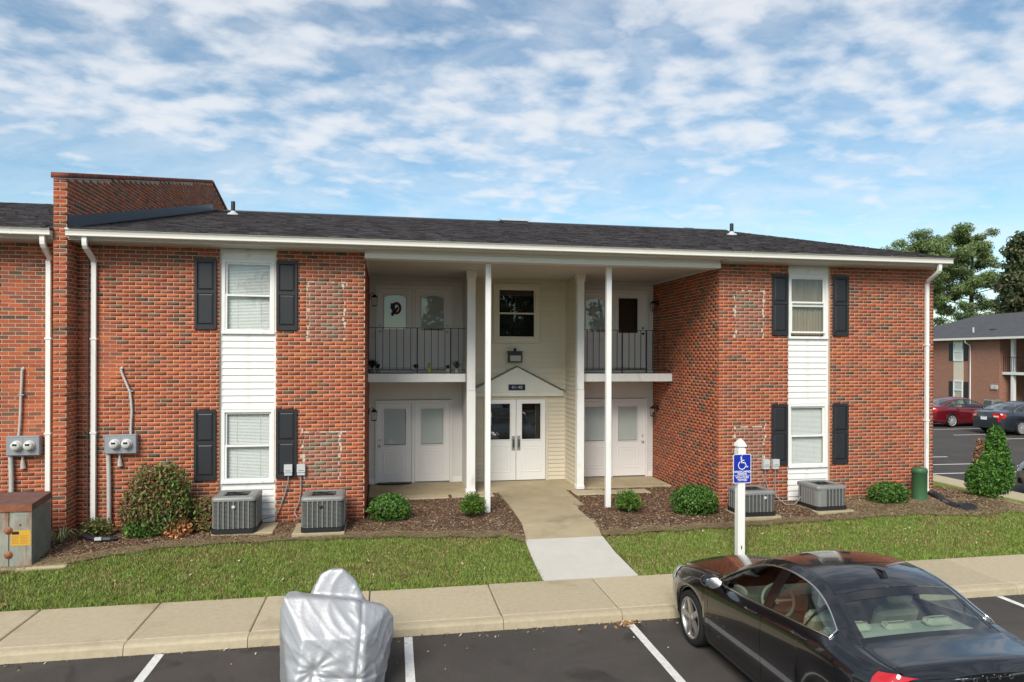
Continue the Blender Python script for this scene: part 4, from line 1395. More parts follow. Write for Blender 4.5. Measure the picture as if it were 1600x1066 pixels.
# ------------------------------------------------------------------ electric meters, conduits
def meter_box(x0, label, seed, wig):
    t = empty('meter_box', (x0, 0, 1.26), 0, label, 'electric meter', 'twin meter boxes on the brick wall')
    W, H = .50, .325
    mb = MB(); mb.bevel_box(0, W, -.13, -.005, 0, H, .008); body = mb.build('box', M_METERBOX, t)
    mb = MB(); mb.box(.252, .256, -.133, -.1305, .01, H - .01); mb.box(.012, W - .012, -.134, -.1305, H - .02, H - .012); mb.build('cover_seam', M_ALU, body)
    for k, cx in enumerate((.165, .355)):
        g_ = MB(); g_.lathe([(.088, -.130), (.088, -.145), (.078, -.150), (.074, -.150)], 22, 'y', (cx, 0, .165)); m_ = g_.build('meter', M_LIGHTGREY, t)
        g_ = MB(); g_.lathe([(.074, -.146), (.072, -.20), (.060, -.216), (.0, -.220)], 22, 'y', (cx, 0, .165)); g_.build('dome', mat('meter_dome', (.62, .62, .57), .12, .6), m_)
        g_ = MB(); g_.box(cx - .03, cx + .035, -.2225, -.2195, .17, .205); g_.build('dial', M_BLACKP, m_)
    # big riser into the ground
    mb = MB(); xr = .035
    mb.tube([(xr, -.055, .0), (xr + .012, -.055, -.4), (xr + .02, -.055, -1.35)], .036, 10); mb.build('riser', M_PVC, t)
    mb = MB(); mb.tube([(.215, -.05, .0), (.215, -.05, -.12)], .018, 8); mb.tube([(.215, -.05, -.10), (.215, -.03, -.22)], [.03, .045], 8); mb.build('ground_clamp', M_PVC, t)
    # old conduit climbing the wall above the box
    mb = MB(); mb.tube([(x, -.04, z) for x, z in wig], .021, 8); mb.tube([(wig[-1][0], -.04, wig[-1][1]), (wig[-1][0] + .008, .0, wig[-1][1] + .035)], .026, 8)
    mb.build('mast', M_PVC, t)
    for z in (wig[len(wig)//2][1],):
        mb = MB(); mb.box(wig[len(wig)//2][0] - .035, wig[len(wig)//2][0] + .05, -.062, -.003, z, z + .018); mb.build('clamp', M_ALU, t)
meter_box(-4.688, 'grey twin meter box on the brick above the reddish shrub', 1, [(.385, .325), (.388, .52), (.40, .70), (.385, .92), (.37, 1.05), (.30, 1.22), (.245, 1.36), (.225, 1.43)])
meter_box(-6.185, 'grey twin meter box on the brick above the rusty utility cabinet', 2, [(.150, .325), (.165, .52), (.175, .78), (.180, 1.0), (.19, 1.2), (.195, 1.42)])

def disconnect(x, z, label, whip, dark=False):
    t = empty('disconnect_box', (x, 0, z), 0, label, 'switch box', 'disconnect boxes for the condensers')
    mb = MB(); mb.bevel_box(0, .135, -.09, -.034 if dark else -.004, 0, .20, .006); b = mb.build('box', M_LIGHTGREY, t)
    mb = MB(); mb.bevel_box(-.004, .139, -.100, -.0905, .055, .205, .004); mb.build('hood', M_LIGHTGREY, b)
    mb = MB(); mb.box(.02, .115, -.1025, -.1005, .085, .098); mb.build('pull_slot', mat('dull_grey', (.2, .2, .2), .6, .4), b)
    mb = MB(); mb.tube(whip, .011, 7); mb.build('whip', mat('whip_grey', (.27, .27, .27), .5, .4, var=.2, vscale=60), t)
disconnect(-1.765, .80, 'grey disconnect box mounted over the dark shutter', [(.07, -.06, 0), (.06, -.04, -.12), (.0, -.03, -.35), (-.08, -.03, -.58), (-.15, -.05, -.72), (-.36, -.10, -.75)], True)
disconnect(-1.545, .80, 'grey disconnect box on brick beside the shutter', [(.06, -.05, 0), (.06, -.03, -.25), (.04, -.03, -.45), (-.05, -.05, -.66), (.02, -.12, -.76), (.14, -.20, -.66)])
disconnect(7.525, .675, 'blank grey disconnect box nearest the parking sign', [(.06, -.05, 0), (.06, -.03, -.2), (.11, -.05, -.35), (.10, -.12, -.45)])
disconnect(7.735, .672, 'grey disconnect box with slot beside the right hand dark shutter', [(.07, -.05, 0), (.07, -.04, -.3), (.06, -.10, -.55), (.16, -.28, -.68), (.32, -.36, -.66), (.42, -.40, -.50)])

# ------------------------------------------------------------------ rusty pad-mounted transformer
t = empty('utility_cabinet', (-5.30, -1.50, -.22), rad(0), 'rusty green metal utility cabinet with yellow warning sticker on the lawn', 'utility box')
Wd, Dp, Ht = 1.05, .55, 1.0
x0, x1 = -.90, .148
mb = MB(); mb.prism([(-.045, 0.0), (-.045, .86), (.0, .905), (Dp, .905), (Dp, 0.0)][::-1], 'x', x0, x1 - .004); mb.build('cabinet', M_RUST, t)
mb = MB(); mb.add([(x1, -.045, .0), (x1, Dp, .0), (x1, Dp, .86), (x1, -.045, .86), (x1 - .003, -.045, 0), (x1 - .003, Dp, 0), (x1 - .003, Dp, .86), (x1 - .003, -.045, .86)], [(0,1,2,3),(4,7,6,5),(0,4,5,1),(1,5,6,2),(2,6,7,3),(3,7,4,0)]); mb.build('side_panel', M_SIDEBOX, t)
mb = MB(); mb.prism([(-.065, .845), (-.065, .945), (-.05, .95), (Dp + .02, 1.02), (Dp + .02, .92), (-.04, .85)][::-1], 'x', x0 - .02, x1 + .012); lid = mb.build('lid', M_RUSTTOP, t)
mb = MB(); mb.box(x0 - .02, x1 + .013, -.070, -.0655, .845, .942); mb.build('lid_lip', M_RUSTLIP, lid)
dx = -.155
mb = MB(); mb.box(dx - .006, dx + .004, -.0485, -.0452, .02, .84); mb.build('door_gap', M_BLACKP, t)
for z in (.56, .20):
    mb = MB(); mb.lathe([(.0, -.075), (.022, -.074), (.05, -.055), (.062, -.046)], 12, 'y', (dx - .005, 0, z)); mb.build('hinge', M_RUSTLIP, t)
mb = MB(); mb.box(dx + .025, x1 - .012, -.0475, -.0452, .335, .56); st = mb.build('warning_sticker', M_YELLOW, t)
M_INK = mat('ink_black', (.02, .02, .02), .6, .3)
M_INKO = mat('ink_orange', (.45, .20, .02), .6, .3)
mb = MB(); mb.box(dx + .04, dx + .135, -.0488, -.0476, .50, .545); mb.build('warning_flash', M_INK, st)
mb = MB()
for k in range(6):
    z = .475 - k * .022
    a = dx + .04 + (0 if k > 0 else 0)
    mb.box(a, dx + .135 - RNG.uniform(0, .02), -.0488, -.0476, z, z + .007); mb.box(dx + .15, x1 - .03 - RNG.uniform(0, .03), -.0488, -.0476, z, z + .007)
o = mb.build('warning_print', M_INKO, st); tag(o, kind='stuff')
mb = MB(); mb.box(dx + .085, x1 - .03, -.0478, -.0453, .775, .80); mb.build('data_plate', M_ALU, t)
mb = MB(); mb.lathe([(0, -.050), (.012, -.049), (.013, -.045)], 10, 'y', (dx + .15, 0, .64)); mb.build('bolt', M_IRON, t)
mb = MB(); mb.bevel_box(-1.25, .62, -.18, .85, -.10, .012, .02); o = mb.build('cabinet_pad', M_CONC_OLD); o.location = (-5.30, -1.45, -.195); tag(o, 'worn concrete pad under the rusty utility cabinet', 'concrete pad')
o.rotation_euler = (rad(5.5), 0, rad(3))

# ------------------------------------------------------------------ accessible parking sign on a white post
t = empty('parking_sign', (5.735, -2.42, -.37), 0, 'blue accessible parking sign on a white capped post behind the dark sedan', 'sign')
mb = MB(); mb.bevel_box(-.062, .062, -.062, .062, 0, 1.735, .008); mb.build('post', M_WHITE, t)
mb = MB()
def sq(s, z): return [(-s, -s, z), (s, -s, z), (s, s, z), (-s, s, z)]
cap = [(.066, 1.72), (.066, 1.80), (.05, 1.825), (.05, 1.835), (.078, 1.848), (.078, 1.865), (.045, 1.93), (.006, 1.975)]
vs = []; fs = []
for k, (s, z) in enumerate(cap):
    vs += sq(s, z)
    if k: fs += [((k-1)*4+i, (k-1)*4+(i+1) % 4, k*4+(i+1) % 4, k*4+i) for i in range(4)]
fs.append(tuple(range(len(vs)-4, len(vs))))
mb.add(vs, fs); mb.build('post_cap', M_WHITE, t)
M_BLUE = mat('sign_blue', (.008, .028, .36), .35, .5, var=.03)
M_SIGNW = mat('sign_white', (.80, .80, .80), .4, .5)
def rrect(w, h, r, n=5):
    pts = []
    for cx, cy, a0 in ((w - r, h - r, 0), (-w + r, h - r, 90), (-w + r, -h + r, 180), (w - r, -h + r, 270)):
        for k in range(n + 1):
            a = rad(a0 + 90 * k / n); pts.append((cx + r * math.cos(a), cy + r * math.sin(a)))
    return pts
zc_ = 1.49; sw_, sh_ = .158, .238
mb = MB(); mb.prism([(x, z + zc_) for x, z in rrect(sw_, sh_, .03)], 'y', -.068, -.064); pn = mb.build('panel', M_SIGNW, t)
mb = MB(); mb.prism([(x, z + zc_) for x, z in rrect(sw_ - .010, sh_ - .010, .025)], 'y', -.0692, -.0682); mb.build('blue_field', M_BLUE, pn)
mb = MB(); mb.box(-sw_ + .012, sw_ - .012, -.0705, -.0694, zc_ - .112, zc_ - .107); mb.build('divider', M_SIGNW, pn)
mb = MB()      # wheelchair symbol: head, back, arm, seat, leg, wheel
yy = -.0702
mb.lathe([(0, yy - .001), (.013, yy - .001), (.013, yy)], 14, 'y', (-.018, 0, zc_ + .187), smooth=False)
def bar(p, q, w):
    p = Vector((p[0], 0, p[1])); q = Vector((q[0], 0, q[1])); d = (q - p).normalized(); n = Vector((-d.z, 0, d.x)) * w / 2
    c = [p - n, q - n, q + n, p + n]
    mb.add([(v.x, yy - .001, v.z) for v in c] + [(v.x, yy, v.z) for v in c], [(0,1,2,3),(4,7,6,5),(0,4,5,1),(1,5,6,2),(2,6,7,3),(3,7,4,0)])
bar((-.018, zc_ + .178), (-.010, zc_ + .095), .021)
bar((-.016, zc_ + .140), (.038, zc_ + .136), .013)
bar((-.012, zc_ + .100), (.048, zc_ + .098), .017)
bar((.045, zc_ + .101), (.078, zc_ + .025), .017)
bar((.072, zc_ + .026), (.105, zc_ + .036), .015)
wc = (-.004, zc_ + .055); n = 20
ring = []
for k in range(n + 1):
    a = rad(118 + 252 * k / n)
    ring.append((wc[0] + .064 * math.cos(a), wc[1] + .064 * math.sin(a)))
for p, q in zip(ring, ring[1:]): bar(p, q, .013)
mb.build('wheelchair_symbol', M_SIGNW, pn, fix=False)
for txt, z, s in (('HANDICAPPED', -.052, .047), ('PARKING', -.088, .042), ('VIOLATORS', -.142, .047), ('TOWED', -.186, .050)):
    text_mesh(txt, s, M_SIGNW, 'lettering', pn, Matrix.Translation((0, -.0700, zc_ + z)) @ Matrix.Rotation(rad(90), 4, 'X') @ Matrix.Diagonal((.93, 1, 1, 1)), .0006, offset=.0011)
mb = MB(); mb.lathe([(0, -.074), (.009, -.073), (.01, -.069)], 10, 'y', (.0, 0, zc_ + .214)); mb.build('bolt', M_ALU, t)
mb = MB(); mb.box(-.012, .006, -.0635, -.0622, .17, .23); mb.build('scuff', M_BLACKP, t)

# ------------------------------------------------------------------ green pedestal, drain pipe
t = empty('cable_pedestal', (10.80, -.45, .02), 0, 'round green cable pedestal by the right hand downspout', 'pedestal')
mb = MB(); M_PGREEN = mat('pedestal_green', (.045, .125, .055), .5, .4, var=.12, vscale=4, dirt=((.10, .14, .08), .15, 6))
mb.lathe([(.150, -.10), (.150, .02), (.143, .05), (.143, .56), (.150, .565), (.150, .62), (.135, .66), (.08, .675), (0, .678)], 24); mb.build('shell', M_PGREEN, t)
mb = MB(); mb.add([(.143*math.sin(a)*1.01, -.143*math.cos(a)*1.01, z) for z in (.40, .52) for a in (.62, .78, .94, 1.1)], [(0,1,5,4),(1,2,6,5),(2,3,7,6)]); mb.build('sticker', mat('pedestal_sticker', (.6, .62, .25), .5, .4), t, fix=False)
t = empty('drain_pipe', (11.3, -.2, 0), 0, 'crumpled black flexible drain pipe lying below the right downspout', 'drain pipe')
pts = [(11.33, -.16, .10), (11.30, -.28, .085), (11.24, -.45, .07), (11.17, -.60, .05), (11.12, -.74, .03), (11.12, -.90, .01), (11.18, -1.02, -.02)]
mb = MB(); path = []
for k in range(61):
    s = k / 60 * (len(pts) - 1); i = min(int(s), len(pts) - 2); f = s - i
    p = Vector(pts[i]).lerp(Vector(pts[i + 1]), f); path.append(tuple(p - Vector((11.3, -.2, 0))))
rs = [.062 + (.012 if k % 2 else 0) - (.02 if 30 < k < 36 else 0) for k in range(61)]
mb.tube(path, rs, 10, smooth=False); o = mb.build('pipe', M_BLACKP, t)
mb = MB()
fl = [(-.22, -.72, -.03), (.02, -.68, .045), (.30, -.70, .02), (.42, -.80, -.045), (.12, -.98, -.04), (-.10, -1.02, -.07), (-.02, -.84, .035), (.22, -.84, .025)]
mb.add(fl, [(0, 1, 6), (1, 2, 7, 6), (2, 3, 7), (3, 4, 7), (4, 5, 6, 7), (5, 0, 6)]); mb.build('flattened_end', M_BLACKP, t, fix=False)
t2 = empty('drain_elbow', (-4.62, -.75, -.06), 0, 'black plastic drain scrap on the mulch left of the reddish shrub', 'drain pipe')
mb = MB(); mb.tube([(-.20, .16, .06), (-.05, .05, .04), (.10, -.03, .03), (.26, -.02, .03), (.36, .02, .03)], [.05, .048, .045, .05, .045], 8, smooth=False); mb.build('pipe', M_BLACKP, t2)
mb = MB(); mb.box(.05, .15, -.09, -.05, .03, .075); mb.build('scrap', M_LIGHTGREY, t2)

# ------------------------------------------------------------------ lamps, doormat, pots, wreath
def lantern(x, y, z, sx, label):
    t = empty('wall_lantern', (x, y, z), 0, label, 'wall lamp', 'black lanterns on the porch brick')
    mb = MB(); mb.bevel_box(min(0, sx*.02), max(0, sx*.02), -.05, .05, .0, .14, .004)
    mb.tube([(sx*.02, 0, .10), (sx*.07, 0, .16), (sx*.12, 0, .13)], .009, 6); mb.build('bracket', M_IRON, t)
    mb = MB(); cx = sx * .12
    vs = [(cx-.03,-.03,.12),(cx+.03,-.03,.12),(cx+.03,.03,.12),(cx-.03,.03,.12),(cx-.075,-.075,.06),(cx+.075,-.075,.06),(cx+.075,.075,.06),(cx-.075,.075,.06)]
    mb.add(vs, [(0,1,2,3),(0,4,5,1),(1,5,6,2),(2,6,7,3),(3,7,4,0),(4,7,6,5)])
    mb.build('roof', M_IRON, t)
    mb = MB()
    for a, b in ((-1,-1),(1,-1),(1,1),(-1,1)):
        mb.tube([(cx+a*.065, b*.065, .06), (cx+a*.05, b*.05, -.12)], .006, 4)
    mb.box(cx-.056, cx+.056, -.056, .056, -.135, -.12); mb.build('cage', M_IRON, t)
    mb = MB()
    vs = [(cx-.060,-.060,.055),(cx+.060,-.060,.055),(cx+.060,.060,.055),(cx-.060,.060,.055),(cx-.047,-.047,-.118),(cx+.047,-.047,-.118),(cx+.047,.047,-.118),(cx-.047,.047,-.118)]
    mb.add(vs, [(0,4,5,1),(1,5,6,2),(2,6,7,3),(3,7,4,0)]); mb.build('lamp_glass', M_GLASS, t, fix=False)
    mb = MB(); mb.lathe([(.0, -.03), (.018, -.025), (.016, .02), (.01, .05)], 8, c=(cx, 0, 0)); mb.build('bulb', M_LIGHTGREY, t)
lantern(XL1, 2.95, 1.62, 1, 'black wall lantern on the left porch brick beside the lower door')
lantern(XL1, 2.95, 4.20, 1, 'black wall lantern on the left balcony brick beside the upper door')
lantern(XR0, 3.15, 1.62, -1, 'small wall lantern on the right porch brick beside the lower door')
lantern(XR0, 3.15, 4.20, -1, 'small wall lantern on the right balcony brick wall')
# flood light over the pediment
t = empty('flood_light', (3.04, YE, 2.80), 0, 'dark box flood light on the siding above the entry pediment', 'wall lamp')
mb = MB(); mb.bevel_box(-.165, .165, -.15, -.02, 0, .26, .012); mb.box(-.185, .185, -.155, -.018, .255, .27); mb.build('housing', mat('bronze_housing', (.035, .03, .026), .5, .4), t)
mb = MB(); mb.box(-.13, .13, -.156, -.1505, .03, .165); mb.build('lens', mat('lamp_lens', (.40, .39, .36), .25, .5), t)
mb = MB(); mb.lathe([(.035, .27), (.035, .30), (.022, .34), (0, .345)], 10, c=(0, -.07, 0)); mb.build('photocell', M_IRON, t)
# door mat
mb = MB(); mb.prism([(.42 * math.cos(a), -.20 * math.sin(a)) for a in [math.pi * k / 14 for k in range(15)]][::-1], 'z', 0, .014); o = mb.build('doormat', mat('coir', (.085, .055, .035), .95, .1, var=.3, vscale=30, bump=.6, bscale=120)); o.location = (.20, 3.44, -.037)
tag(o, 'brown half round doormat at the left lower door', 'doormat')
# balcony pot plants
def pot_plant(x, y, h, label, pot, leafc, n=26, spiky=False, r=.06):
    t = empty('potted_plant', (x, y, 2.553), 0, label, 'potted plant', 'pots along the left balcony edge')
    mb = MB(); mb.lathe([(0, .005), (r * .75, .0), (r, .11), (r * .9, .112), (r * .85, .09), (0, .09)], 12); mb.build('pot', pot, t)
    mb = MB()
    for k in range(n):
        a = RNG.uniform(0, 6.28); l = h * RNG.uniform(.5, 1.0); tl = RNG.uniform(.1, .9) * (.35 if spiky else .8)
        base = Vector((0, 0, .09)); tip = base + Vector((math.cos(a) * l * tl, math.sin(a) * l * tl, l * (1 - .45 * tl)))
        w = Vector((-math.sin(a), math.cos(a), 0)) * (.012 if spiky else .028)
        mid = base.lerp(tip, .6) + Vector((0, 0, .02))
        c = np.array(leafc) * RNG.uniform(.6, 1.4)
        mb.add([tuple(base), tuple(mid - w), tuple(tip), tuple(mid + w)], [(0, 1, 2, 3)], tuple(c))
    mb.build('foliage', M_LEAF, t, fix=False)
M_POTG = mat('grey_pot', (.28, .27, .27), .6, .4); M_POTW = mat('pale_pot', (.46, .45, .43), .6, .4); M_POTY = mat('lime_pot', (.38, .42, .12), .5, .4)
pot_plant(-.30, 2.62, .30, 'dark leafy plant in the grey pot nearest the left balcony brick', M_POTG, (.02, .035, .015), 30)
pot_plant(-.16, 2.55, .16, 'low dark plant beside the corner pot on the left balcony', M_POTG, (.02, .035, .015), 26)
pot_plant(.665, 2.47, .17, 'small dark plant in a pale pot at the middle of the left balcony', M_POTW, (.02, .04, .015), 30)
pot_plant(.955, 2.50, .20, 'yellow green plant in a lime pot on the left balcony', M_POTY, (.22, .24, .04), 30, True)
pot_plant(1.37, 2.50, .13, 'low dark plant in a white pot right of the lime pot', M_POTW, (.02, .035, .015), 26)
pot_plant(1.57, 2.56, .27, 'tall stemmed plant in a white pot nearest the left balcony column', M_POTW, (.05, .06, .035), 22)
# wreath on the glass of the upper left door
t = empty('door_wreath', (.235, YB - .03, 4.06), 0, 'red and blue wreath with dark bow hung on the upper left door', 'wreath')
mb = MB(); mb.tube([(.015 + .085 * math.cos(a), 0, .0 + .115 * math.sin(a)) for a in [2 * math.pi * k / 24 for k in range(25)]], .032, 8, smooth=False); mb.build('ring', mat('wreath_red', (.20, .06, .055), .9, .2, var=.4, vscale=30), t)
mb = MB(); mb.box(-.12, -.02, -.045, -.03, -.02, .11); mb.build('flag', mat('wreath_blue', (.03, .05, .09), .8, .2), t)
mb = MB(); mb.add([(0, -.05, 0), (.06, -.05, .05), (.05, -.04, -.03), (-.08, -.05, -.20), (-.12, -.05, -.13), (-.02, -.06, -.02)], [(0, 1, 2), (0, 5, 4, 3), (0, 3, 2)]); mb.build('bow', M_INK, t, fix=False)
# bits of litter: white scrap by the shrub
# ------------------------------------------------------------------ grass, mulch, straw
def patch_noise(x, y, s=1.0):
    return (np.sin(x * 1.9 * s + 1.3 * np.sin(y * 2.3 * s)) + np.sin(y * 2.7 * s + 1.1 * np.sin(x * 1.3 * s + 2)) + .7 * np.sin(x * 4.3 * s + y * 3.1 * s) + .5 * np.sin(x * 9.1 * s - y * 7.3 * s)) / 3.2

def gz_vec(x, y):
    z = np.interp(y, [-2.85, -2.0, -1.3, -.75, 0, 4], [-.42, -.30, -.17, -.08, -.05, -.05])
    k = np.clip((y + 2.85) / 2.4, 0, 1)
    return z + np.interp(x, [6.6, 10, 12.2, 13.6, 14.6], [0, .10, .10, -.18, -.36]) * k
def bed_vec(x):
    xs = [p[0] for p in BED_L] + [p[0] for p in BED_R]; ys = [p[1] for p in BED_L] + [p[1] for p in BED_R]
    return np.interp(x, xs, ys)

def blades(name, x, y, z, label, hmin=.022, hmax=.047):
    n = len(x)
    h = RNG.uniform(hmin, hmax, n); a = RNG.uniform(0, 2*np.pi, n); w = RNG.uniform(.004, .008, n)
    lean = RNG.uniform(0, .9, n) * h; b = RNG.uniform(0, 2*np.pi, n)
    P = np.stack([x, y, z], 1)
    W = np.stack([np.cos(a) * w, np.sin(a) * w, np.zeros(n)], 1)
    T = P + np.stack([np.cos(b) * lean, np.sin(b) * lean, h], 1)
    V = np.stack([P - W, P + W, T], 1).reshape(-1, 3)
    F = np.arange(3 * n).reshape(-1, 3)
    pn = patch_noise(x, y) + .6 * patch_noise(x + 3, y - 2, 2.6)
    green = np.array((.175, .265, .042)); lime = np.array((.255, .335, .085)); straw = np.array((.38, .29, .13)); brown = np.array((.23, .14, .065))
    r = RNG.random(n)
    dry = np.clip(.13 + .34 * pn, .03, .7)
    C = np.where((r < dry)[:, None], np.where((RNG.random(n) < .65)[:, None], straw, brown), np.where((RNG.random(n) < .35)[:, None], lime, green))
    C = C * RNG.uniform(.65, 1.3, n)[:, None]
    o = link(name, tri_mesh(name, V, F, M_GRASS, C)); tag(o, label, kind='stuff')
    return o
N = 265000
x = RNG.uniform(-8.5, 14.6, N); y = RNG.uniform(-2.86, 0.2, N)
edge = bed_vec(x) + .05 * np.sin(x * 9) + RNG.normal(0, .035, N)
keep = (y < edge) & (y > -2.83 - .022 * (np.sin(x * 5.3) + np.sin(x * 13.7 + 1) * .7)) & ~((x > 2.335 + RNG.normal(0, .012, N)) & (x < 3.82 - .08 * (y > -2.1) + RNG.normal(0, .012, N)))
keep &= ~((x > -6.6) & (x < -4.65 + RNG.normal(0, .03, N)) & (y > -1.66 + RNG.normal(0, .02, N)))
pn = patch_noise(x, y, 1.3)
keep &= RNG.random(N) < np.clip(1.0 - .35 * np.clip(pn - .3, 0, 1), .3, 1)
x, y = x[keep], y[keep]
blades('lawn_grass', x, y, gz_vec(x, y) - .012, 'patchy green and straw lawn between the beds and the pavement')
N = 60000
x = RNG.uniform(11.55, 14.6, N); y = .2 + RNG.random(N) ** 1.4 * 9
keep = y > np.interp(x, [11.5, 12.6, 13.6], [.6, .75, -.2])
x, y = x[keep], y[keep]
blades('side_grass', x, y, gz_vec(x, np.minimum(y, 3)) - .012, 'strip of lawn beside the end wall along the side lot')

def lawn_leaves(N):
    x = RNG.uniform(-6.5, 13.5, N); y = RNG.uniform(-2.8, -1.35, N)
    k = ~((x > 2.2) & (x < 3.9)); x, y = x[k], y[k]; N = len(x)
    s = RNG.uniform(.010, .028, N); a = RNG.uniform(0, 6.28, N)
    P = np.stack([x, y, gz_vec(x, y) + RNG.uniform(.02, .04, N)], 1)
    u = np.stack([np.cos(a) * s, np.sin(a) * s, RNG.normal(0, .4, N) * s], 1); v = np.stack([-np.sin(a) * s * .6, np.cos(a) * s * .6, RNG.normal(0, .4, N) * s], 1)
    V = np.stack([P - u, P - v, P + u, P + v], 1).reshape(-1, 3)
    C = np.array([(.30, .17, .07), (.42, .30, .14), (.22, .12, .06), (.5, .44, .3)])[RNG.integers(0, 4, N)]
    o = link('fallen_leaves', tri_mesh('fallen_leaves', V, np.arange(4 * N).reshape(-1, 4), M_LEAF, C)); tag(o, 'small dry leaves scattered over the lawn', kind='stuff')
lawn_leaves(420)
# taller tufts
cx = RNG.uniform(-6.5, 13.5, 420); cy = np.where(RNG.random(420) < .5, RNG.uniform(-2.82, -2.74, 420), RNG.uniform(-2.7, -1.3, 420))
x = np.repeat(cx, 26) + RNG.normal(0, .022, 420 * 26); y = np.repeat(cy, 26) + RNG.normal(0, .022, 420 * 26)
keep = (y < bed_vec(x) - .02) & ~((x > 2.31) & (x < 3.86)) & (y > -2.87) & ~((x < -4.6) & (y > -1.7))
blades('lawn_tufts', x[keep], y[keep], gz_vec(x[keep], y[keep]) - .012, 'taller tufts of grass and weeds in the lawn', .05, .10)

def chips(name, x, y, z, label, strawness):
    n = len(x)
    l = RNG.uniform(.009, .025, n); w = RNG.uniform(.004, .009, n); a = RNG.uniform(0, 6.28, n)
    tx = RNG.normal(0, .25, n); ty = RNG.normal(0, .25, n)
    u = np.stack([np.cos(a), np.sin(a), tx], 1) * l[:, None]; v = np.stack([-np.sin(a), np.cos(a), ty], 1) * w[:, None]
    P = np.stack([x, y, z + RNG.uniform(.0, .02, n)], 1)
    V = np.stack([P - u - v, P + u - v * .6, P + u * .8 + v, P - u + v * .8], 1).reshape(-1, 3)
    F = np.arange(4 * n).reshape(-1, 4)
    pal = np.array([(.18, .094, .062), (.235, .122, .078), (.12, .066, .046), (.29, .18, .11), (.38, .29, .175), (.48, .40, .27)])
    w0 = np.array([.30, .24, .20, .13, .09, .04])
    idx = RNG.choice(6, n, p=w0)
    s = RNG.random(n) < strawness
    idx[s] = RNG.choice([3, 4, 5], s.sum(), p=[.35, .45, .20])
    C = pal[idx] * RNG.uniform(.7, 1.3, n)[:, None]
    o = link(name, tri_mesh(name, V, F, M_CHIP, C)); tag(o, label, kind='stuff')
def bed_chips(N, x0, x1, yb, label, straw):
    x = RNG.uniform(x0, x1, N); f = bed_vec(x) - .03
    t = RNG.random(N); y = f + (yb(x) - f) * t
    hump = .028 * np.sin(np.pi * np.minimum(1, t * 1.6)) * (.6 + .4 * np.sin(x * 1.7))
    chips('mulch_chips', x, y, gz_vec(x, y) + hump, label, straw(x, y, t))
bed_chips(48000, -7.5, 2.42, lambda x: np.where(x > -.34, 1.98, 0.0), 'brown mulch chips in the left bed', lambda x, y, t: np.clip(.10 + .75 * np.exp(-t * 7) + .2 * patch_noise(x, y, 2) * (t < .5), 0, .9))
bed_chips(24000, 3.73, 6.55, lambda x: np.full_like(x, 2.05), 'brown mulch chips in the bed right of the walkway', lambda x, y, t: np.clip(.08 + .7 * np.exp(-t * 8) + .12 * patch_noise(x, y, 2), 0, .9))
bed_chips(34000, 6.55, 13.5, lambda x: np.where(x < 11.5, 0.0, np.interp(x, [11.5, 12.6, 13.6], [.55, .7, -.2])), 'straw and mulch litter in the bed before the right wall',
          lambda x, y, t: np.clip(.15 + .55 * np.exp(-t * 4) + np.where((x > 8.7), .38, 0) - np.where(x > 11.7, .3, 0) + .15 * patch_noise(x, y, 2), .05, .95))
# straw strands along bed edges
def strands(N, x0, x1, ylo, yhi, label):
    x = RNG.uniform(x0, x1, N); y = bed_vec(x) + RNG.uniform(ylo, yhi, N) + .03 * np.sin(x * 7)
    a = RNG.uniform(0, 6.28, N); l = RNG.uniform(.02, .07, N); w = .0022
    P = np.stack([x, y, gz_vec(x, y) + RNG.uniform(.012, .04, N)], 1)
    u = np.stack([np.cos(a) * l, np.sin(a) * l, RNG.normal(0, .12, N) * l], 1); v = np.stack([-np.sin(a) * w, np.cos(a) * w, np.zeros(N)], 1)
    V = np.stack([P - u - v, P + u - v, P + u + v, P - u + v], 1).reshape(-1, 3)
    C = np.array((.42, .33, .19)) * RNG.uniform(.6, 1.2, N)[:, None]
    o = link('straw', tri_mesh('straw', V, np.arange(4 * N).reshape(-1, 4), M_CHIP, C)); tag(o, label, kind='stuff')
strands(9000, -6.6, 2.35, -.07, .16, 'dry straw along the edge of the left bed')
strands(5000, 3.75, 8.0, -.06, .14, 'dry straw along the edge of the bed right of the walkway')
strands(11000, 8.0, 13.3, -.08, .75, 'dry pine straw spread over the right hand bed')
# fallen leaves on the asphalt and kerb
def litter(N, cx, cy, sx, sy, z, cols, name, label, size=(.012, .03)):
    x = RNG.normal(cx, sx, N); y = np.minimum(RNG.normal(cy, sy, N), -4.228)
    s = RNG.uniform(*size, N); a = RNG.uniform(0, 6.28, N)
    P = np.stack([x, y, np.full(N, z) + RNG.uniform(.003, .016, N)], 1)
    u = np.stack([np.cos(a) * s, np.sin(a) * s, RNG.normal(0, .4, N) * s], 1); v = np.stack([-np.sin(a) * s * .6, np.cos(a) * s * .6, RNG.normal(0, .4, N) * s], 1)
    V = np.stack([P - u, P - v, P + u, P + v], 1).reshape(-1, 3)
    C = np.array(cols)[RNG.integers(0, len(cols), N)] * RNG.uniform(.7, 1.2, N)[:, None]
    o = link(name, tri_mesh(name, V, np.arange(4 * N).reshape(-1, 4), M_LEAF, C)); tag(o, label, kind='stuff')
litter(120, 3.12, -4.28, .07, .05, -.558, [(.32, .14, .05), (.42, .22, .08), (.5, .42, .32), (.22, .10, .05)], 'fallen_leaves', 'small heap of orange leaves at the kerb end of a stall line')
litter(90, 1.5, -4.30, 3.2, .08, -.558, [(.35, .22, .06), (.25, .14, .06), (.45, .40, .30)], 'fallen_leaves', 'scattered leaves along the kerb')
litter(900, 1.5, -4.245, 5.0, .018, -.560, [(.10, .07, .045), (.16, .11, .07), (.06, .045, .035), (.25, .19, .12)], 'gutter_debris', 'fine brown debris lying in the gutter along the kerb', (.004, .013))
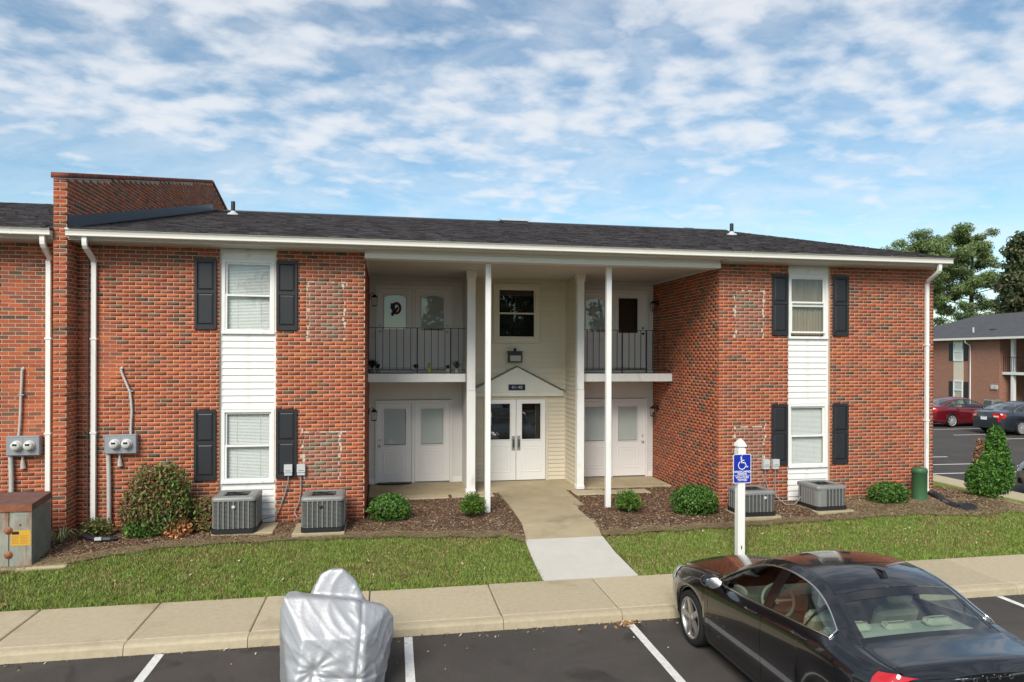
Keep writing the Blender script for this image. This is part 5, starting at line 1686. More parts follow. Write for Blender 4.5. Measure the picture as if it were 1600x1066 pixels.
litter(45, 1.0, -5.0, 2.6, .6, -.558, [(.35, .22, .06), (.5, .5, .45), (.3, .18, .07)], 'fallen_leaves', 'odd leaves strewn over the asphalt stalls', (.008, .018))

# ------------------------------------------------------------------ shrubs
def leaf_cloud(ells, n, size, pal, outward=.6, shell=(.72, 1.06), elong=1.7, jitter=.25, wts=None, top_bright=0.0):
    """diamond leaves spread through ellipsoids; returns V, F, C"""
    Vs = []; Cs = []
    vol = np.array([e[1][0] * e[1][1] * e[1][2] for e in ells]) ** .67
    cnt = (n * vol / vol.sum()).astype(int)
    pal = np.array(pal)
    for (c, r), k in zip(ells, cnt):
        d = RNG.normal(size=(k, 3)); d /= np.linalg.norm(d, axis=1)[:, None]
        rad_ = RNG.uniform(shell[0], shell[1], k) * (1 + .10 * np.sin(d[:, 0] * 7 + c[0] * 3) * np.sin(d[:, 1] * 6 + d[:, 2] * 5))
        P = np.array(c) + d * np.array(r) * rad_[:, None]
        nrm = d * outward + RNG.normal(size=(k, 3)) * (1 - outward); nrm /= np.linalg.norm(nrm, axis=1)[:, None]
        t = np.cross(nrm, RNG.normal(size=(k, 3))); t /= np.linalg.norm(t, axis=1)[:, None]
        b = np.cross(nrm, t)
        s = size * RNG.uniform(.6, 1.3, k)
        u = t * (s * elong / 2)[:, None]; v = b * (s / 2)[:, None]
        fold = nrm * (s * .25)[:, None]
        Vs.append(np.stack([P - u, P - v + fold * 0, P + u, P + v + fold * 0], 1).reshape(-1, 3))
        C = pal[RNG.choice(len(pal), k, p=wts)] * RNG.uniform(1 - jitter, 1 + jitter, k)[:, None]
        Cs.append(C)
    V = np.concatenate(Vs); C = np.concatenate(Cs)
    return V, np.arange(len(V)).reshape(-1, 4), C
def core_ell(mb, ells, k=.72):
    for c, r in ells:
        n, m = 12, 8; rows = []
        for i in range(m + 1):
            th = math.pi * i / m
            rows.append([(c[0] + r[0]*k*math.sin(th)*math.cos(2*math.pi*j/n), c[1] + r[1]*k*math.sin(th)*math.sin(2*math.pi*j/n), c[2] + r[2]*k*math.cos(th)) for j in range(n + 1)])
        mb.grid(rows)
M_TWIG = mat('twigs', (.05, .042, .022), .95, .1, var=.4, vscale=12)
BOX_PAL = [(.045, .115, .014), (.06, .15, .018), (.032, .085, .014), (.10, .20, .03)]
def shrub(loc, ells, n, size, label, pal=BOX_PAL, core=.74, name='round_shrub', outward=.55, shell=(.74, 1.13), elong=1.6, wts=None, group='clipped shrubs in the beds'):
    t = empty(name, loc, 0, label, 'shrub', group)
    V, F, C = leaf_cloud(ells, n, size, pal, outward, shell, elong, wts=wts)
    link('foliage', tri_mesh('foliage', V, F, M_LEAF, C), t)
    mb = MB(); core_ell(mb, ells, core); mb.build('inner_twigs', M_TWIG, t)
    mb = MB(); 
    for k in range(3):
        mb.tube([(RNG.uniform(-.03, .03), RNG.uniform(-.03, .03), -.05), (RNG.uniform(-.08, .08), RNG.uniform(-.08, .08), ells[0][0][2])], .012, 5)
    mb.build('stem', M_BARK, t)
    return t
shrub((.08, -.12, -.055), [((-.06, 0, .22), (.30, .28, .23)), ((.12, -.02, .20), (.26, .25, .22)), ((.02, 0, .29), (.25, .24, .18))], 4200, .030, 'clipped round green shrub in the mulch before the left porch')
shrub((5.84, -.48, -.07), [((-.10, 0, .26), (.34, .33, .27)), ((.14, -.03, .25), (.30, .30, .26)), ((.0, 0, .34), (.30, .29, .20)), ((.28, -.05, .16), (.16, .16, .15))], 6500, .030, 'large clipped round green shrub at the right porch corner')
shrub((9.98, -.55, .01), [((-.12, 0, .19), (.28, .27, .20)), ((.14, 0, .19), (.28, .27, .20)), ((.02, 0, .25), (.27, .25, .16))], 4200, .030, 'low clipped green shrub before the right wall beside the green pedestal')

def spiky(loc, R, H, label):
    t = empty('bushy_shrub', loc, 0, label, 'shrub', 'feathery dwarf shrubs flanking the walkway')
    V = []; F = []; C = []
    for k in range(520):
        a = RNG.uniform(0, 6.28); el = RNG.uniform(.15, 1.45); L = RNG.uniform(.55, 1.0)
        d = np.array((math.cos(a) * math.cos(el) * R * 1.15, math.sin(a) * math.cos(el) * R * 1.15, .06 + math.sin(el) * H)) * L
        b = np.array((0, 0, .08)) + d * .25
        tip = np.array((0, 0, .05)) + d
        side = np.array((-math.sin(a), math.cos(a), 0))
        for q in range(7):
            f = .35 + .65 * q / 6
            p = b + (tip - b) * f
            lw = RNG.normal(size=3); lw /= np.linalg.norm(lw)
            l = .055 * RNG.uniform(.7, 1.3); dirn = d / (np.linalg.norm(d) + 1e-6) * .6 + lw * .7; dirn /= np.linalg.norm(dirn)
            w = np.cross(dirn, RNG.normal(size=3)); w = w / np.linalg.norm(w) * .007
            i = len(V)
            V += [p - w, p + dirn * l * .5 - w * 1.2, p + dirn * l, p + dirn * l * .5 + w * 1.2]
            F.append([i, i + 1, i + 2, i + 3])
            C.append(np.array([(.06, .13, .015), (.10, .20, .02), (.16, .27, .04), (.035, .08, .012)][RNG.choice(4, p=[.35, .3, .15, .2])]) * RNG.uniform(.8, 1.2))
    link('foliage', tri_mesh('foliage', V, F, M_LEAF, np.array(C)), t)
    mb = MB()
    for k in range(14):
        a = k * 2.4; mb.tube([(0, 0, -.03), (math.cos(a) * R * .25, math.sin(a) * R * .25, H * .4), (math.cos(a) * R * .6, math.sin(a) * R * .6, H * .7)], [.009, .006, .003], 4)
    mb.build('stems', M_BARK, t)
spiky((1.60, -.16, -.055), .24, .36, 'feathery bright green shrub at the foot of the left porch post')
spiky((4.59, -.26, -.06), .27, .34, 'feathery green shrub beside the foot of the right porch post')

# tall arborvitae with a dead brown tip
def arb(loc):
    t = empty('arborvitae', loc, 0, 'tall cone shaped evergreen with a dead brown tip at the building corner', 'shrub')
    ells = [((.10, 0, .50), (.46, .42, .45)), ((-.16, -.05, .38), (.40, .36, .38)), ((.22, .02, .85), (.33, .31, .42)), ((.24, .02, 1.15), (.22, .21, .36)), ((.40, 0, .45), (.25, .26, .40)), ((-.02, -.08, .72), (.26, .24, .30))]
    V, F, C = leaf_cloud(ells, 15000, .036, [(.045, .135, .012), (.065, .175, .018), (.025, .075, .010), (.10, .21, .03)], .35, (.62, 1.05), 2.0)
    link('foliage', tri_mesh('foliage', V, F, M_LEAF, C), t)
    mb = MB(); core_ell(mb, ells, .64); mb.build('inner_twigs', M_TWIG, t)
    V, F, C = leaf_cloud([((-.13, .10, 1.02), (.10, .10, .24)), ((-.18, .08, .85), (.12, .1, .18))], 900, .035, [(.25, .12, .06), (.32, .18, .10), (.18, .09, .05)], .2, (.3, 1.05), 2.0)
    link('dead_tip', tri_mesh('dead_tip', V, F, M_LEAF, C), t)
    mb = MB(); mb.tube([(.05, 0, -.08), (.08, 0, .5), (.22, 0, 1.2)], [.05, .035, .01], 7); mb.tube([(.05, .05, .2), (-.10, .1, .8), (-.13, .1, 1.15)], [.02, .012, .005], 5); mb.build('trunk', M_BARK, t)
    return t
arb((12.50, -.38, .0)).scale = (.88, .9, 1.0)

# big loose reddish shrub
def loose(loc, ells, n, size, pals, label, name='loose_shrub', stems=16, H=1.1, cat='shrub'):
    t = empty(name, loc, 0, label, cat)
    Vs, Fs, Cs = [], [], []
    k = 0
    for e, pal, wt in zip(ells, pals, [None] * len(ells)):
        V, F, C = leaf_cloud([e], int(n * (e[1][0] * e[1][1] * e[1][2]) ** .6 * 6), size, np.array(pal) * 1.55, .15, (.15, 1.22), 2.4, .4)
        Vs.append(V); Fs.append(F + k); Cs.append(C); k += len(V)
    link('foliage', tri_mesh('foliage', np.concatenate(Vs), np.concatenate(Fs), M_LEAF, np.concatenate(Cs)), t)
    mb = MB()
    for q in range(stems):
        a = q * 2.39; e = ells[q % len(ells)]
        tip = (e[0][0] + RNG.uniform(-.6, .6) * e[1][0], e[0][1] + RNG.uniform(-.6, .6) * e[1][1], e[0][2] + e[1][2] * RNG.uniform(.2, .9))
        b = (e[0][0] * .5 + RNG.uniform(-.06, .06), RNG.uniform(-.06, .06), -.04)
        m_ = tuple((p + w) / 2 + RNG.uniform(-.04, .04) for p, w in zip(b, tip))
        mb.tube([b, m_, tip], [.011, .008, .003], 5)
    mb.build('stems', M_BARK, t)
    return t
GR = [(.05, .10, .018), (.075, .145, .022), (.035, .07, .015)]
RD = [(.12, .065, .028), (.09, .085, .028), (.155, .075, .038), (.06, .085, .024), (.11, .10, .035)]
OR = [(.30, .12, .045), (.38, .17, .07), (.18, .09, .03)]
GB = [(.07, .17, .02), (.10, .22, .03), (.04, .10, .015)]
loose((-3.72, -.50, -.075), [((-.12, .05, .80), (.42, .30, .38)), ((.16, .05, .78), (.36, .28, .40)), ((-.34, .0, .45), (.36, .32, .36)), ((.18, -.08, .42), (.40, .34, .34)), ((-.26, -.14, .18), (.30, .22, .20)), ((.02, -.05, .55), (.42, .35, .38)), ((.34, .05, .52), (.28, .26, .38))],
      4300, .034, [RD, RD + GR[:2], RD, GR + RD[:2], GB[2:] + GR, RD + GR[:1], GR + RD[:1]], 'tall loose red and green shrub under the meter box', stems=26).scale = (.80, .85, .97)
loose((-3.02, -.42, -.07), [((.02, 0, .28), (.20, .18, .30)), ((.10, .0, .16), (.17, .17, .18))], 5200, .030, [RD + GR[:1], RD + OR[:1]], 'small reddish shrub tight against the left condenser', stems=8)
loose((-3.36, -.68, -.085), [((0, 0, .14), (.20, .15, .17))], 5200, .030, [OR + RD[:1]], 'low orange leaved plant at the foot of the tall loose shrub', stems=6, cat='plant')
loose((-4.70, -.42, -.06), [((0, 0, .12), (.24, .18, .15))], 4200, .028, [[(.09, .10, .03), (.13, .11, .04), (.06, .08, .02)]], 'low olive ground plant beside the main downspout foot', stems=5, cat='plant')
# strappy variegated clump at the foot of the fire wall
t = empty('strappy_plant', (-5.10, -.72, -.07), 0, 'small strappy variegated plant at the foot of the brick pier', 'plant')
mb = MB()
for k in range(60):
    a = RNG.uniform(0, 6.28); L = RNG.uniform(.14, .30); w = .009
    s_ = Vector((-math.sin(a), math.cos(a), 0)) * w; d = Vector((math.cos(a), math.sin(a), 0))
    p0 = Vector((0, 0, 0)) + d * .02; p1 = d * L * .55 + Vector((0, 0, L * .75)); p2 = d * L + Vector((0, 0, L * .45))
    c = [(.16, .20, .06), (.38, .38, .20), (.10, .16, .04)][RNG.integers(0, 3)]
    mb.add([tuple(p0 - s_), tuple(p0 + s_), tuple(p1 + s_), tuple(p1 - s_), tuple(p2)], [(0, 1, 2, 3), (3, 2, 4)], c)
mb.build('leaves', M_LEAF, t, fix=False)

# ------------------------------------------------------------------ trees
PINE = [(.125, .19, .06), (.17, .235, .075), (.080, .13, .045), (.20, .25, .09)]
def tree(name, loc, H, label, limbs, clump_r, pal, trunk_r=.28, n_leaf=230, leaf=.20, lean=(0, 0), crown_lo=.4, spread=4.0, flat=.62, seed=1, group='trees beyond the far building', shape='pine', elong=2.0):
    r = np.random.default_rng(seed)
    t = empty(name, loc, 0, label, 'tree', group)
    mb = MB()
    tp = [Vector((lean[0] * f * f * H + .12 * math.sin(f * 5 + seed), lean[1] * f * f * H + .1 * math.cos(f * 4 + seed), H * f * .97)) for f in [i / 10 for i in range(11)]]
    mb.tube(tp, [trunk_r * (1 - .88 * i / 10) + .02 for i in range(11)], 9)
    ells = []
    for k in range(limbs):
        f = crown_lo + (1 - crown_lo) * ((k + r.uniform(.1, .9)) / limbs)
        i = min(int(f * 10), 9); base = tp[i].lerp(tp[i + 1], f * 10 - i)
        a = k * 2.4 + r.uniform(-.5, .5)
        if shape == 'pine': L = spread * (1 - .55 * ((f - crown_lo) / (1 - crown_lo)) ** 1.6) * r.uniform(.55, 1.1)
        elif shape == 'cone': L = spread * (1.02 - (f - crown_lo) / (1 - crown_lo)) * r.uniform(.7, 1.1) + .3
        else: L = spread * math.sin(math.pi * (.18 + .8 * (f - crown_lo) / (1 - crown_lo))) * r.uniform(.6, 1.1)
        up = r.uniform(.12, .42) * L if shape != 'cone' else r.uniform(-.05, .2) * L
        tip = base + Vector((math.cos(a) * L, math.sin(a) * L, up))
        mid = base.lerp(tip, .5) + Vector((0, 0, -.06 * L + r.uniform(-.1, .1)))
        mb.tube([tuple(base), tuple(mid), tuple(tip)], [trunk_r * .32 * (1.1 - f), trunk_r * .2 * (1.1 - f) + .012, .015], 5)
        for q in range(r.integers(2, 5)):
            g_ = r.uniform(.45, 1.05)
            p = base.lerp(tip, g_) + Vector(tuple(r.normal(0, clump_r * .45, 3)))
            cr = clump_r * r.uniform(.6, 1.15)
            ells.append(((p.x, p.y, p.z + .15), (cr, cr, cr * flat)))
            if r.random() < .5:
                mb.tube([tuple(base.lerp(tip, min(g_, .9) * .8)), (p.x, p.y, p.z)], [.02, .008], 4)
    top = tp[-1]
    ells.append(((top.x, top.y, top.z), (clump_r, clump_r, clump_r * flat)))
    mb.build('trunk', M_BARK, t)
    V, F, C = leaf_cloud(ells, len(ells) * n_leaf, leaf, pal, .35, (.35, 1.1), elong, .35)
    link('crown', tri_mesh('crown', V, F, M_LEAF, C), t)
    return t
# ------------------------------------------------------------------ sedans
def paint(name, col, metal=.25, rough=.28):
    return mat(name, col, rough, .5, metal=metal, coat=1.0)
M_TYRE = mat('tyre_rubber', (.016, .016, .017), .85, .3, var=.15, vscale=20)
M_RIM = mat('alloy_rim', (.52, .51, .49), .32, .5, metal=.85, var=.06)
M_HUB = mat('brake_dust', (.05, .035, .025), .7, .4, metal=.3, var=.3)
M_CHROME = mat('chrome_trim', (.70, .70, .70), .12, .5, metal=1.0)
M_CGLASS = glass_mat('car_glass', (.62, .72, .67), 1.52, gain=2.4)
M_CGLASSD = glass_mat('dark_car_glass', (.16, .19, .19), 1.6, gain=1.5)
M_SEAT = mat('beige_leather', (.52, .50, .40), .6, .35, var=.05)
M_CABIN = mat('cabin_plastic', (.16, .16, .145), .8, .3, var=.1)
M_SHELF = mat('parcel_shelf', (.46, .48, .42), .85, .2, var=.06)
M_TAIL = mat('tail_lens', (.50, .008, .010), .12, .6, coat=.8)
M_TAILW = mat('clear_lens', (.62, .50, .46), .15, .6, coat=.6)
M_HEAD = mat('head_lens', (.62, .64, .64), .10, .6, coat=.8)
M_AMBER = mat('amber_lens', (.60, .26, .06), .15, .6)
M_WELL = mat('wheel_well', (.01, .01, .01), .95, .1)
M_BLKGLOSS = mat('gloss_black', (.008, .008, .009), .15, .5, coat=.6)

SED = dict(
 L=2.315, axf=1.40, axr=-1.376, wr=.325, ar=.365, clear=.19,
 A=[(-2.315, .985), (-2.25, 1.015), (-2.1, 1.04), (-1.95, 1.055), (-1.83, 1.075), (-1.68, 1.130), (-1.4, 1.250), (-1.15, 1.335), (-.9, 1.385), (-.6, 1.415), (-.3, 1.415), (0, 1.375), (.2, 1.312), (.5, 1.170), (.8, 1.005), (.9, .965), (1.1, .935), (1.5, .885), (1.9, .81), (2.1, .755), (2.22, .70), (2.315, .60)],
 crown=[(-2.315, .03), (-1.95, .045), (-1.8, .04), (-1.2, .045), (-.6, .062), (0, .055), (.3, .045), (.8, .035), (1.0, .05), (1.6, .055), (2.315, .045)],
 y10=[(-2.315, .60), (-2.2, .65), (-2.0, .68), (-1.83, .675), (-1.5, .625), (-1.15, .580), (-.9, .565), (-.3, .565), (0, .580), (.2, .602), (.5, .655), (.8, .70), (1.1, .715), (1.5, .71), (1.9, .68), (2.15, .60), (2.315, .46)],
 y5=[(-2.315, .68), (-2.2, .745), (-2.0, .79), (-1.6, .825), (-1, .84), (0, .838), (.8, .84), (1.3, .85), (1.8, .83), (2.05, .785), (2.2, .71), (2.315, .56)],
 z5=[(-2.315, .93), (-2.2, .965), (-1.8, 1.01), (-1.4, 1.005), (-.8, .983), (0, .95), (.8, .915), (1.1, .89), (1.5, .84), (1.9, .765), (2.15, .68), (2.315, .57)],
 ym=[(-2.315, .72), (-2.2, .80), (-2.05, .855), (-1.8, .905), (-1.4, .93), (-.9, .922), (0, .915), (.9, .922), (1.4, .930), (1.8, .905), (2.05, .845), (2.2, .76), (2.315, .60)],
 bow=[(-2.315, -.13), (-2.0, -.11), (-1.83, -.10), (-1.15, -.05), (-.5, 0), (0, .07), (.8, .14), (1.4, .10), (2.0, .13), (2.315, .17)],
 dlo=(-1.66, .92), ws=(.06, .80), rw=(-1.80, -1.16))

SEDN = dict(
 L=2.315, LR=1.85, axf=1.40, axr=-1.20, wr=.325, ar=.365, clear=.19,
 A=[(-1.85, 1.045), (-1.838, 1.078), (-1.80, 1.098), (-1.6, 1.105), (-1.37, 1.128), (-1.25, 1.172), (-1.1, 1.250), (-.9, 1.358), (-.7, 1.428), (-.45, 1.455), (-.2, 1.448), (0, 1.412), (.2, 1.345), (.5, 1.195), (.8, 1.02), (.9, .98), (1.1, .945), (1.5, .89), (1.9, .815), (2.1, .755), (2.22, .70), (2.315, .60)],
 crown=[(-1.865, .02), (-1.7, .035), (-1.4, .035), (-1.0, .045), (-.5, .06), (0, .055), (.3, .045), (.8, .035), (1.0, .05), (1.6, .055), (2.315, .045)],
 y10=[(-1.865, .62), (-1.8, .66), (-1.6, .68), (-1.37, .67), (-1.15, .63), (-.95, .59), (-.75, .568), (-.3, .565), (0, .580), (.2, .602), (.5, .655), (.8, .70), (1.1, .715), (1.5, .71), (1.9, .68), (2.15, .60), (2.315, .46)],
 y5=[(-1.865, .70), (-1.8, .755), (-1.65, .795), (-1.25, .825), (-.8, .84), (0, .838), (.8, .84), (1.3, .85), (1.8, .83), (2.05, .785), (2.2, .71), (2.315, .56)],
 z5=[(-1.85, .985), (-1.8, 1.035), (-1.5, 1.068), (-1.2, 1.092), (-.8, 1.062), (-.4, 1.025), (0, .988), (.4, .955), (.8, .928), (1.1, .90), (1.5, .845), (1.9, .765), (2.15, .68), (2.315, .57)],
 ym=[(-1.865, .74), (-1.8, .815), (-1.7, .865), (-1.5, .91), (-1.2, .93), (-.8, .922), (0, .915), (.9, .922), (1.4, .930), (1.8, .905), (2.05, .845), (2.2, .76), (2.315, .60)],
 bow=[(-1.865, -.04), (-1.6, -.05), (-1.37, -.07), (-.9, -.05), (-.4, 0), (0, .07), (.8, .14), (1.4, .10), (2.0, .13), (2.315, .17)],
 dlo=(-1.165, .90), ws=(.06, .80), rw=(-1.36, -.88))

def sedan(name, loc, rz, body, label, P=SED, group=None, scale=(1, 1, 1), detail=True, glass=M_CGLASS, letters=None, seat=M_SEAT, chrome=True, tail=M_TAIL, rim_spokes=5, plate=True, roofglass=False, rims=M_RIM):
    t = empty(name, loc, rz, label, 'car', group)
    t.scale = scale
    L = P['L']; LR = P.get('LR', P['L']); RO = L - LR      # RO: how much shorter the tail is
    def arch_low(x):
        z = P['clear']
        lift = interp(x, [(-2.315 + RO, .10), (-1.9 + RO, .03), (-1.75 + RO, 0), (1.8, 0), (2.0, .02), (2.315, .06)])
        z += lift
        for ax in (P['axf'], P['axr']):
            d = abs(x - ax)
            if d < P['ar']:
                z = max(z, P['wr'] + math.sqrt(P['ar'] ** 2 - d * d))
        return z
    def section(s):
        A = smooth_interp(s, P['A']); y10 = smooth_interp(s, P['y10']); y5 = smooth_interp(s, P['y5']); z5 = smooth_interp(s, P['z5']); ym = smooth_interp(s, P['ym'])
        zl = min(arch_low(s), z5 - .12)
        cr = smooth_interp(s, P['crown'])
        zsh = z5 - .10
        pts = []
        # row 0..7: sill/arch edge up to the belt
        for f, yy in ((0, ym - .055), (.16, ym - .018), (.4, ym - .008), (.62, ym), (.82, ym - .002)):
            pts.append((yy, zl + (zsh - zl) * f))
        pts.append((ym - .012, zsh)); pts.append((ym * .55 + y5 * .45, z5 - .035)); pts.append((y5, z5))
        # DLO
        a0, a1 = P['dlo']
        inside = a0 < s < a1
        zd = A - .052
        zd0 = z5 + .012
        def lerp(a, b, f): return a + (b - a) * f
        if inside and zd > zd0 + .004:
            y8 = y5 - .012 + (y10 + .055 - (y5 - .012)) * min(1, (zd - zd0) / max(.02, A - z5))
            b0 = (y5 - .010, zd0)
            for f in (0, .25, .5, .75, 1.0):
                pts.append((lerp(b0[0], y8, f) + .018 * math.sin(math.pi * f), lerp(zd0, zd, f)))
        else:
            for f in (.06, .15, .25, .36, .48):
                pts.append((lerp(y5, y10, f), lerp(z5, A, f) + .018 * math.sin(math.pi * f)))
        pts.append((y10 + .030, A - .018)); pts.append((y10, A))
        for f in (.94, .78, .58, .36, .16, 0):
            pts.append((y10 * f, A + cr * (1 - f * f)))
        b = smooth_interp(s, P['bow'])
        return [(s + b * (1 - min(1, (y / .85)) ** 2), y, z) for y, z in pts]
    st = set(np.round(np.linspace(-LR, L, 76 if detail else 44), 4))
    for ax in (P['axf'], P['axr']):
        for k in range(13 if detail else 9):
            a = math.pi * k / (12 if detail else 8)
            st.add(round(ax + P['ar'] * .9995 * math.cos(a), 4))
        st.add(round(ax + P['ar'] + .004, 4)); st.add(round(ax - P['ar'] - .004, 4))
    for v in (*P['dlo'], *P['ws'], *P['rw']): st.add(v)
    for d in (.03, .06, .1): st.add(P['dlo'][0] + d); st.add(P['dlo'][1] - d)
    st = sorted(st)
    st = [s for i, s in enumerate(st) if i == 0 or s - st[i-1] > .0025]
    secs = [section(s) for s in st]
    nr = len(secs[0])
    R_DLO0, R_DLO1, R_10 = 8, 12, 14
    mbody, mws, mrw = MB(), MB(), MB(); msides = {1: MB(), -1: MB()}
    def window_kind(i, r):
        s = (st[i] + st[i+1]) / 2
        a0, a1 = P['dlo']
        if R_DLO0 <= r < R_DLO1 and a0 < s < a1:
            zd = smooth_interp(s, P['A']) - .052; z5 = smooth_interp(s, P['z5'])
            if zd > z5 + .016: return 'side'
        if r >= R_10:
            if P['ws'][0] <= s <= P['ws'][1]: return 'ws'
            if P['rw'][0] <= s <= P['rw'][1]: return 'rw'
        return 'body'
    for sgn in (1, -1):
        for i in range(len(st) - 1):
            for r in range(nr - 1):
                q = [secs[i][r], secs[i+1][r], secs[i+1][r+1], secs[i][r+1]]
                k = window_kind(i, r)
                inset = .006 if k != 'body' else 0
                vs = [(x, sgn * (y - (inset if k == 'side' else 0)), z - (inset if k in ('ws', 'rw') else 0)) for x, y, z in q]
                {'body': mbody, 'side': msides[sgn], 'ws': mws, 'rw': mrw}[k].add(vs, [(0, 1, 2, 3) if sgn < 0 else (3, 2, 1, 0)], None, True)
        # lower skirt return
    # end caps
    for e, s in ((0, st[0]), (-1, st[-1])):
        sec = secs[e]; cols = 10
        b = smooth_interp(s, P['bow']); rows = []
        for (x, y, z) in sec:
            out = -1 if e == 0 else 1
            rows.append([(s + b * (1 - min(1, abs(y * c) / .85) ** 2) + out * .045 * math.sin(math.pi * min(1, max(0, (z - .2) / .9))) * (1 - c * c), y * c, z) for c in [1 - 2 * k / cols for k in range(cols + 1)]])
        mbody.grid(rows, smooth=True)
    def weld(o, dist=.0008):
        bm = bmesh.new(); bm.from_mesh(o.data); bmesh.ops.remove_doubles(bm, verts=bm.verts, dist=dist)
        bmesh.ops.recalc_face_normals(bm, faces=bm.faces); bm.to_mesh(o.data); bm.free()
    ob = mbody.build('body', body, t, fix=False); weld(ob)
    for mbx, nm in ((msides[1], 'side_window'), (msides[-1], 'side_window'), (mws, 'windscreen'), (mrw, 'rear_window')):
        o = mbx.build(nm, glass, t, fix=False); weld(o)
    def surf(s, r):
        i = int(r); f = r - i; a = section(s); i = min(i, nr - 2)
        return Vector(a[i]).lerp(Vector(a[i+1]), f)
    def strip(mbx, pts_a, pts_b, off, sgn):
        """ribbon between two surface curves, lifted outwards"""
        rows = []
        for p, q in zip(pts_a, pts_b):
            n = Vector((0, 1, .25)).normalized() * off
            rows.append([tuple(Vector((v.x, sgn * v.y, v.z)) + Vector((n.x, sgn * n.y, n.z))) for v in (p, q)])
        mbx.grid(rows, smooth=True)
    # black frit round the rear window and windscreen
    fr = MB()
    for (s0, s1) in (P['rw'], P['ws']):
        ss = [s0 + (s1 - s0) * k / 14 for k in range(15)]
        for sgn in (1, -1):
            rows = []
            for s in ss:
                rows.append([(p.x, sgn * p.y, p.z - .003) for p in (surf(s, R_10), surf(s, R_10 + .55), surf(s, R_10 + 1.0))])
            fr.grid(rows)
        top = s0 if s0 > -.5 else s1; bot = s1 if s0 > -.5 else s0
        for a, w in ((top, (.085 if s0 < -.5 else .05)), (bot, .06)):
            d = w if a == s0 else -w
            rows = []
            for s in (a, a + d):
                row = []
                sec = section(s)
                for r in range(R_10, nr): row.append((sec[r][0], sec[r][1], sec[r][2] - .003))
                row += [(x, -y, z) for x, y, z in row[-2::-1]]
                rows.append(row)
            fr.grid(rows)
    fr.build_split('window_frit', M_BLKGLOSS, t, fix=False)
    # B pillars, quarter divider and door shuts
    pil = MB()
    for sgn in (1, -1):
        for sb, lean, w in ((-.23 - .13 * (RO == 0), -.08, .045), (-.17 - .13 * (RO == 0), -.08, .045), (-1.22 + RO * .85, -.10, .016)) if detail else ((-.33, -.10, .08), (-1.22, -.12, .03)):
            A_, B_ = [], []
            for k in range(7):
                f = k / 6; r = R_DLO0 + 4 * f
                A_.append(surf(sb + lean * f - w, r)); B_.append(surf(sb + lean * f + w, r))
            strip(pil, A_, B_, .002, sgn)
        # mirror triangle at the front of the side glass
        A_, B_ = [], []
        for k in range(5):
            s = .60 + .28 * k / 4
            A_.append(surf(s, R_DLO0)); B_.append(surf(s, R_DLO1))
        strip(pil, A_, B_, .002, sgn)
    pil.build_split('pillar_cover', M_BLKGLOSS, t, fix=False)
    if detail:
        gap = MB()
        for sgn in (1, -1):
            for key in ([(.92, 7.2), (.93, 5), (.90, 3), (.87, .6)], [(-.2, 7.6), (-.2, 5), (-.2, 3), (-.2, .5)], [(-1.60 + RO, 7.6), (-1.50 + RO, 6.3), (-1.30 + RO, 5), (-1.06 + RO * .5, 3.4), (-.98 + RO * .4, 2.0), (-.96 + RO * .4, .6)]):
                A_, B_ = [], []
                for (sa, ra), (sb, rb) in zip(key, key[1:]):
                    for k in range(6):
                        f = k / 6; A_.append(surf(sa + (sb - sa) * f - .003, ra + (rb - ra) * f)); B_.append(surf(sa + (sb - sa) * f + .003, ra + (rb - ra) * f))
                strip(gap, A_, B_, .0022, sgn)
            # sill shut line and boot / bonnet shuts
            for key in ([(-.82 + .17 * k, .55) for k in range(11)],):
                A_ = [surf(s, r - .05) for s, r in key]; B_ = [surf(s, r + .05) for s, r in key]
                strip(gap, A_, B_, .0022, sgn)
            rows = []
            for k in range(12):
                s = P['rw'][0] - .02 - (LR + P['rw'][0] - .04) * k / 11
                p, q = surf(s, 13.3), surf(s, 13.55)
                rows.append([(p.x, sgn * p.y, p.z + .002), (q.x, sgn * q.y, q.z + .002)])
            gap.grid(rows)
            rows = []
            for k in range(14):
                s = .88 + 1.25 * k / 13
                p, q = surf(s, 12.6), surf(s, 12.85)
                rows.append([(p.x, sgn * p.y, p.z + .002), (q.x, sgn * q.y, q.z + .002)])
            gap.grid(rows)
        gap.build_split('shut_line', M_BLKGLOSS, t, fix=False)
        # roof: rear edge line and roof ditch lines
        rd = MB()
        for sgn in (1, -1):
            rows = []
            for k in range(24):
                s = P['rw'][1] + (P['ws'][0] - P['rw'][1]) * k / 23
                p, q = surf(s, 14.02), surf(s, 14.25)
                rows.append([(p.x, sgn * p.y, p.z + .002), (q.x, sgn * q.y, q.z + .002)])
            rd.grid(rows)
        rd.build_split('roof_ditch', M_BLKGLOSS, t, fix=False)
        if roofglass:
            g_ = MB(); rows = []
            for k in range(9):
                s = -.50 + .50 * k / 8
                sec = section(s); row = [(sec[r][0], sec[r][1] * .93, sec[r][2] + .0025) for r in range(R_10 + 2, nr)]
                row += [(x, -y, z) for x, y, z in row[-2::-1]]
                rows.append(row)
            g_.grid(rows); g_.build('sunroof', M_BLKGLOSS, t, fix=False)
    # chrome / black line round the side glass
    trs = []
    for sgn in (1, -1):
        tr = MB(); trs.append(tr)
        a0, a1 = P['dlo']; lo, hi = [], []
        for k in range(49):
            s = a0 + .002 + (a1 - a0 - .004) * k / 48
            p = surf(s, R_DLO0); q = surf(s, R_DLO1)
            lo.append((p.x, sgn * (p.y + .006), p.z)); hi.append((q.x, sgn * (q.y + .006), q.z + .004))
        loop = lo + hi[::-1] + [lo[0]]
        clean = [loop[0]]
        for p in loop[1:]:
            if (Vector(p) - Vector(clean[-1])).length > .008: clean.append(p)
        tr.tube(clean, .0085, 6)
    [tr_.build('window_trim', M_CHROME if chrome else M_BLKGLOSS, t, fix=False) for tr_ in trs]
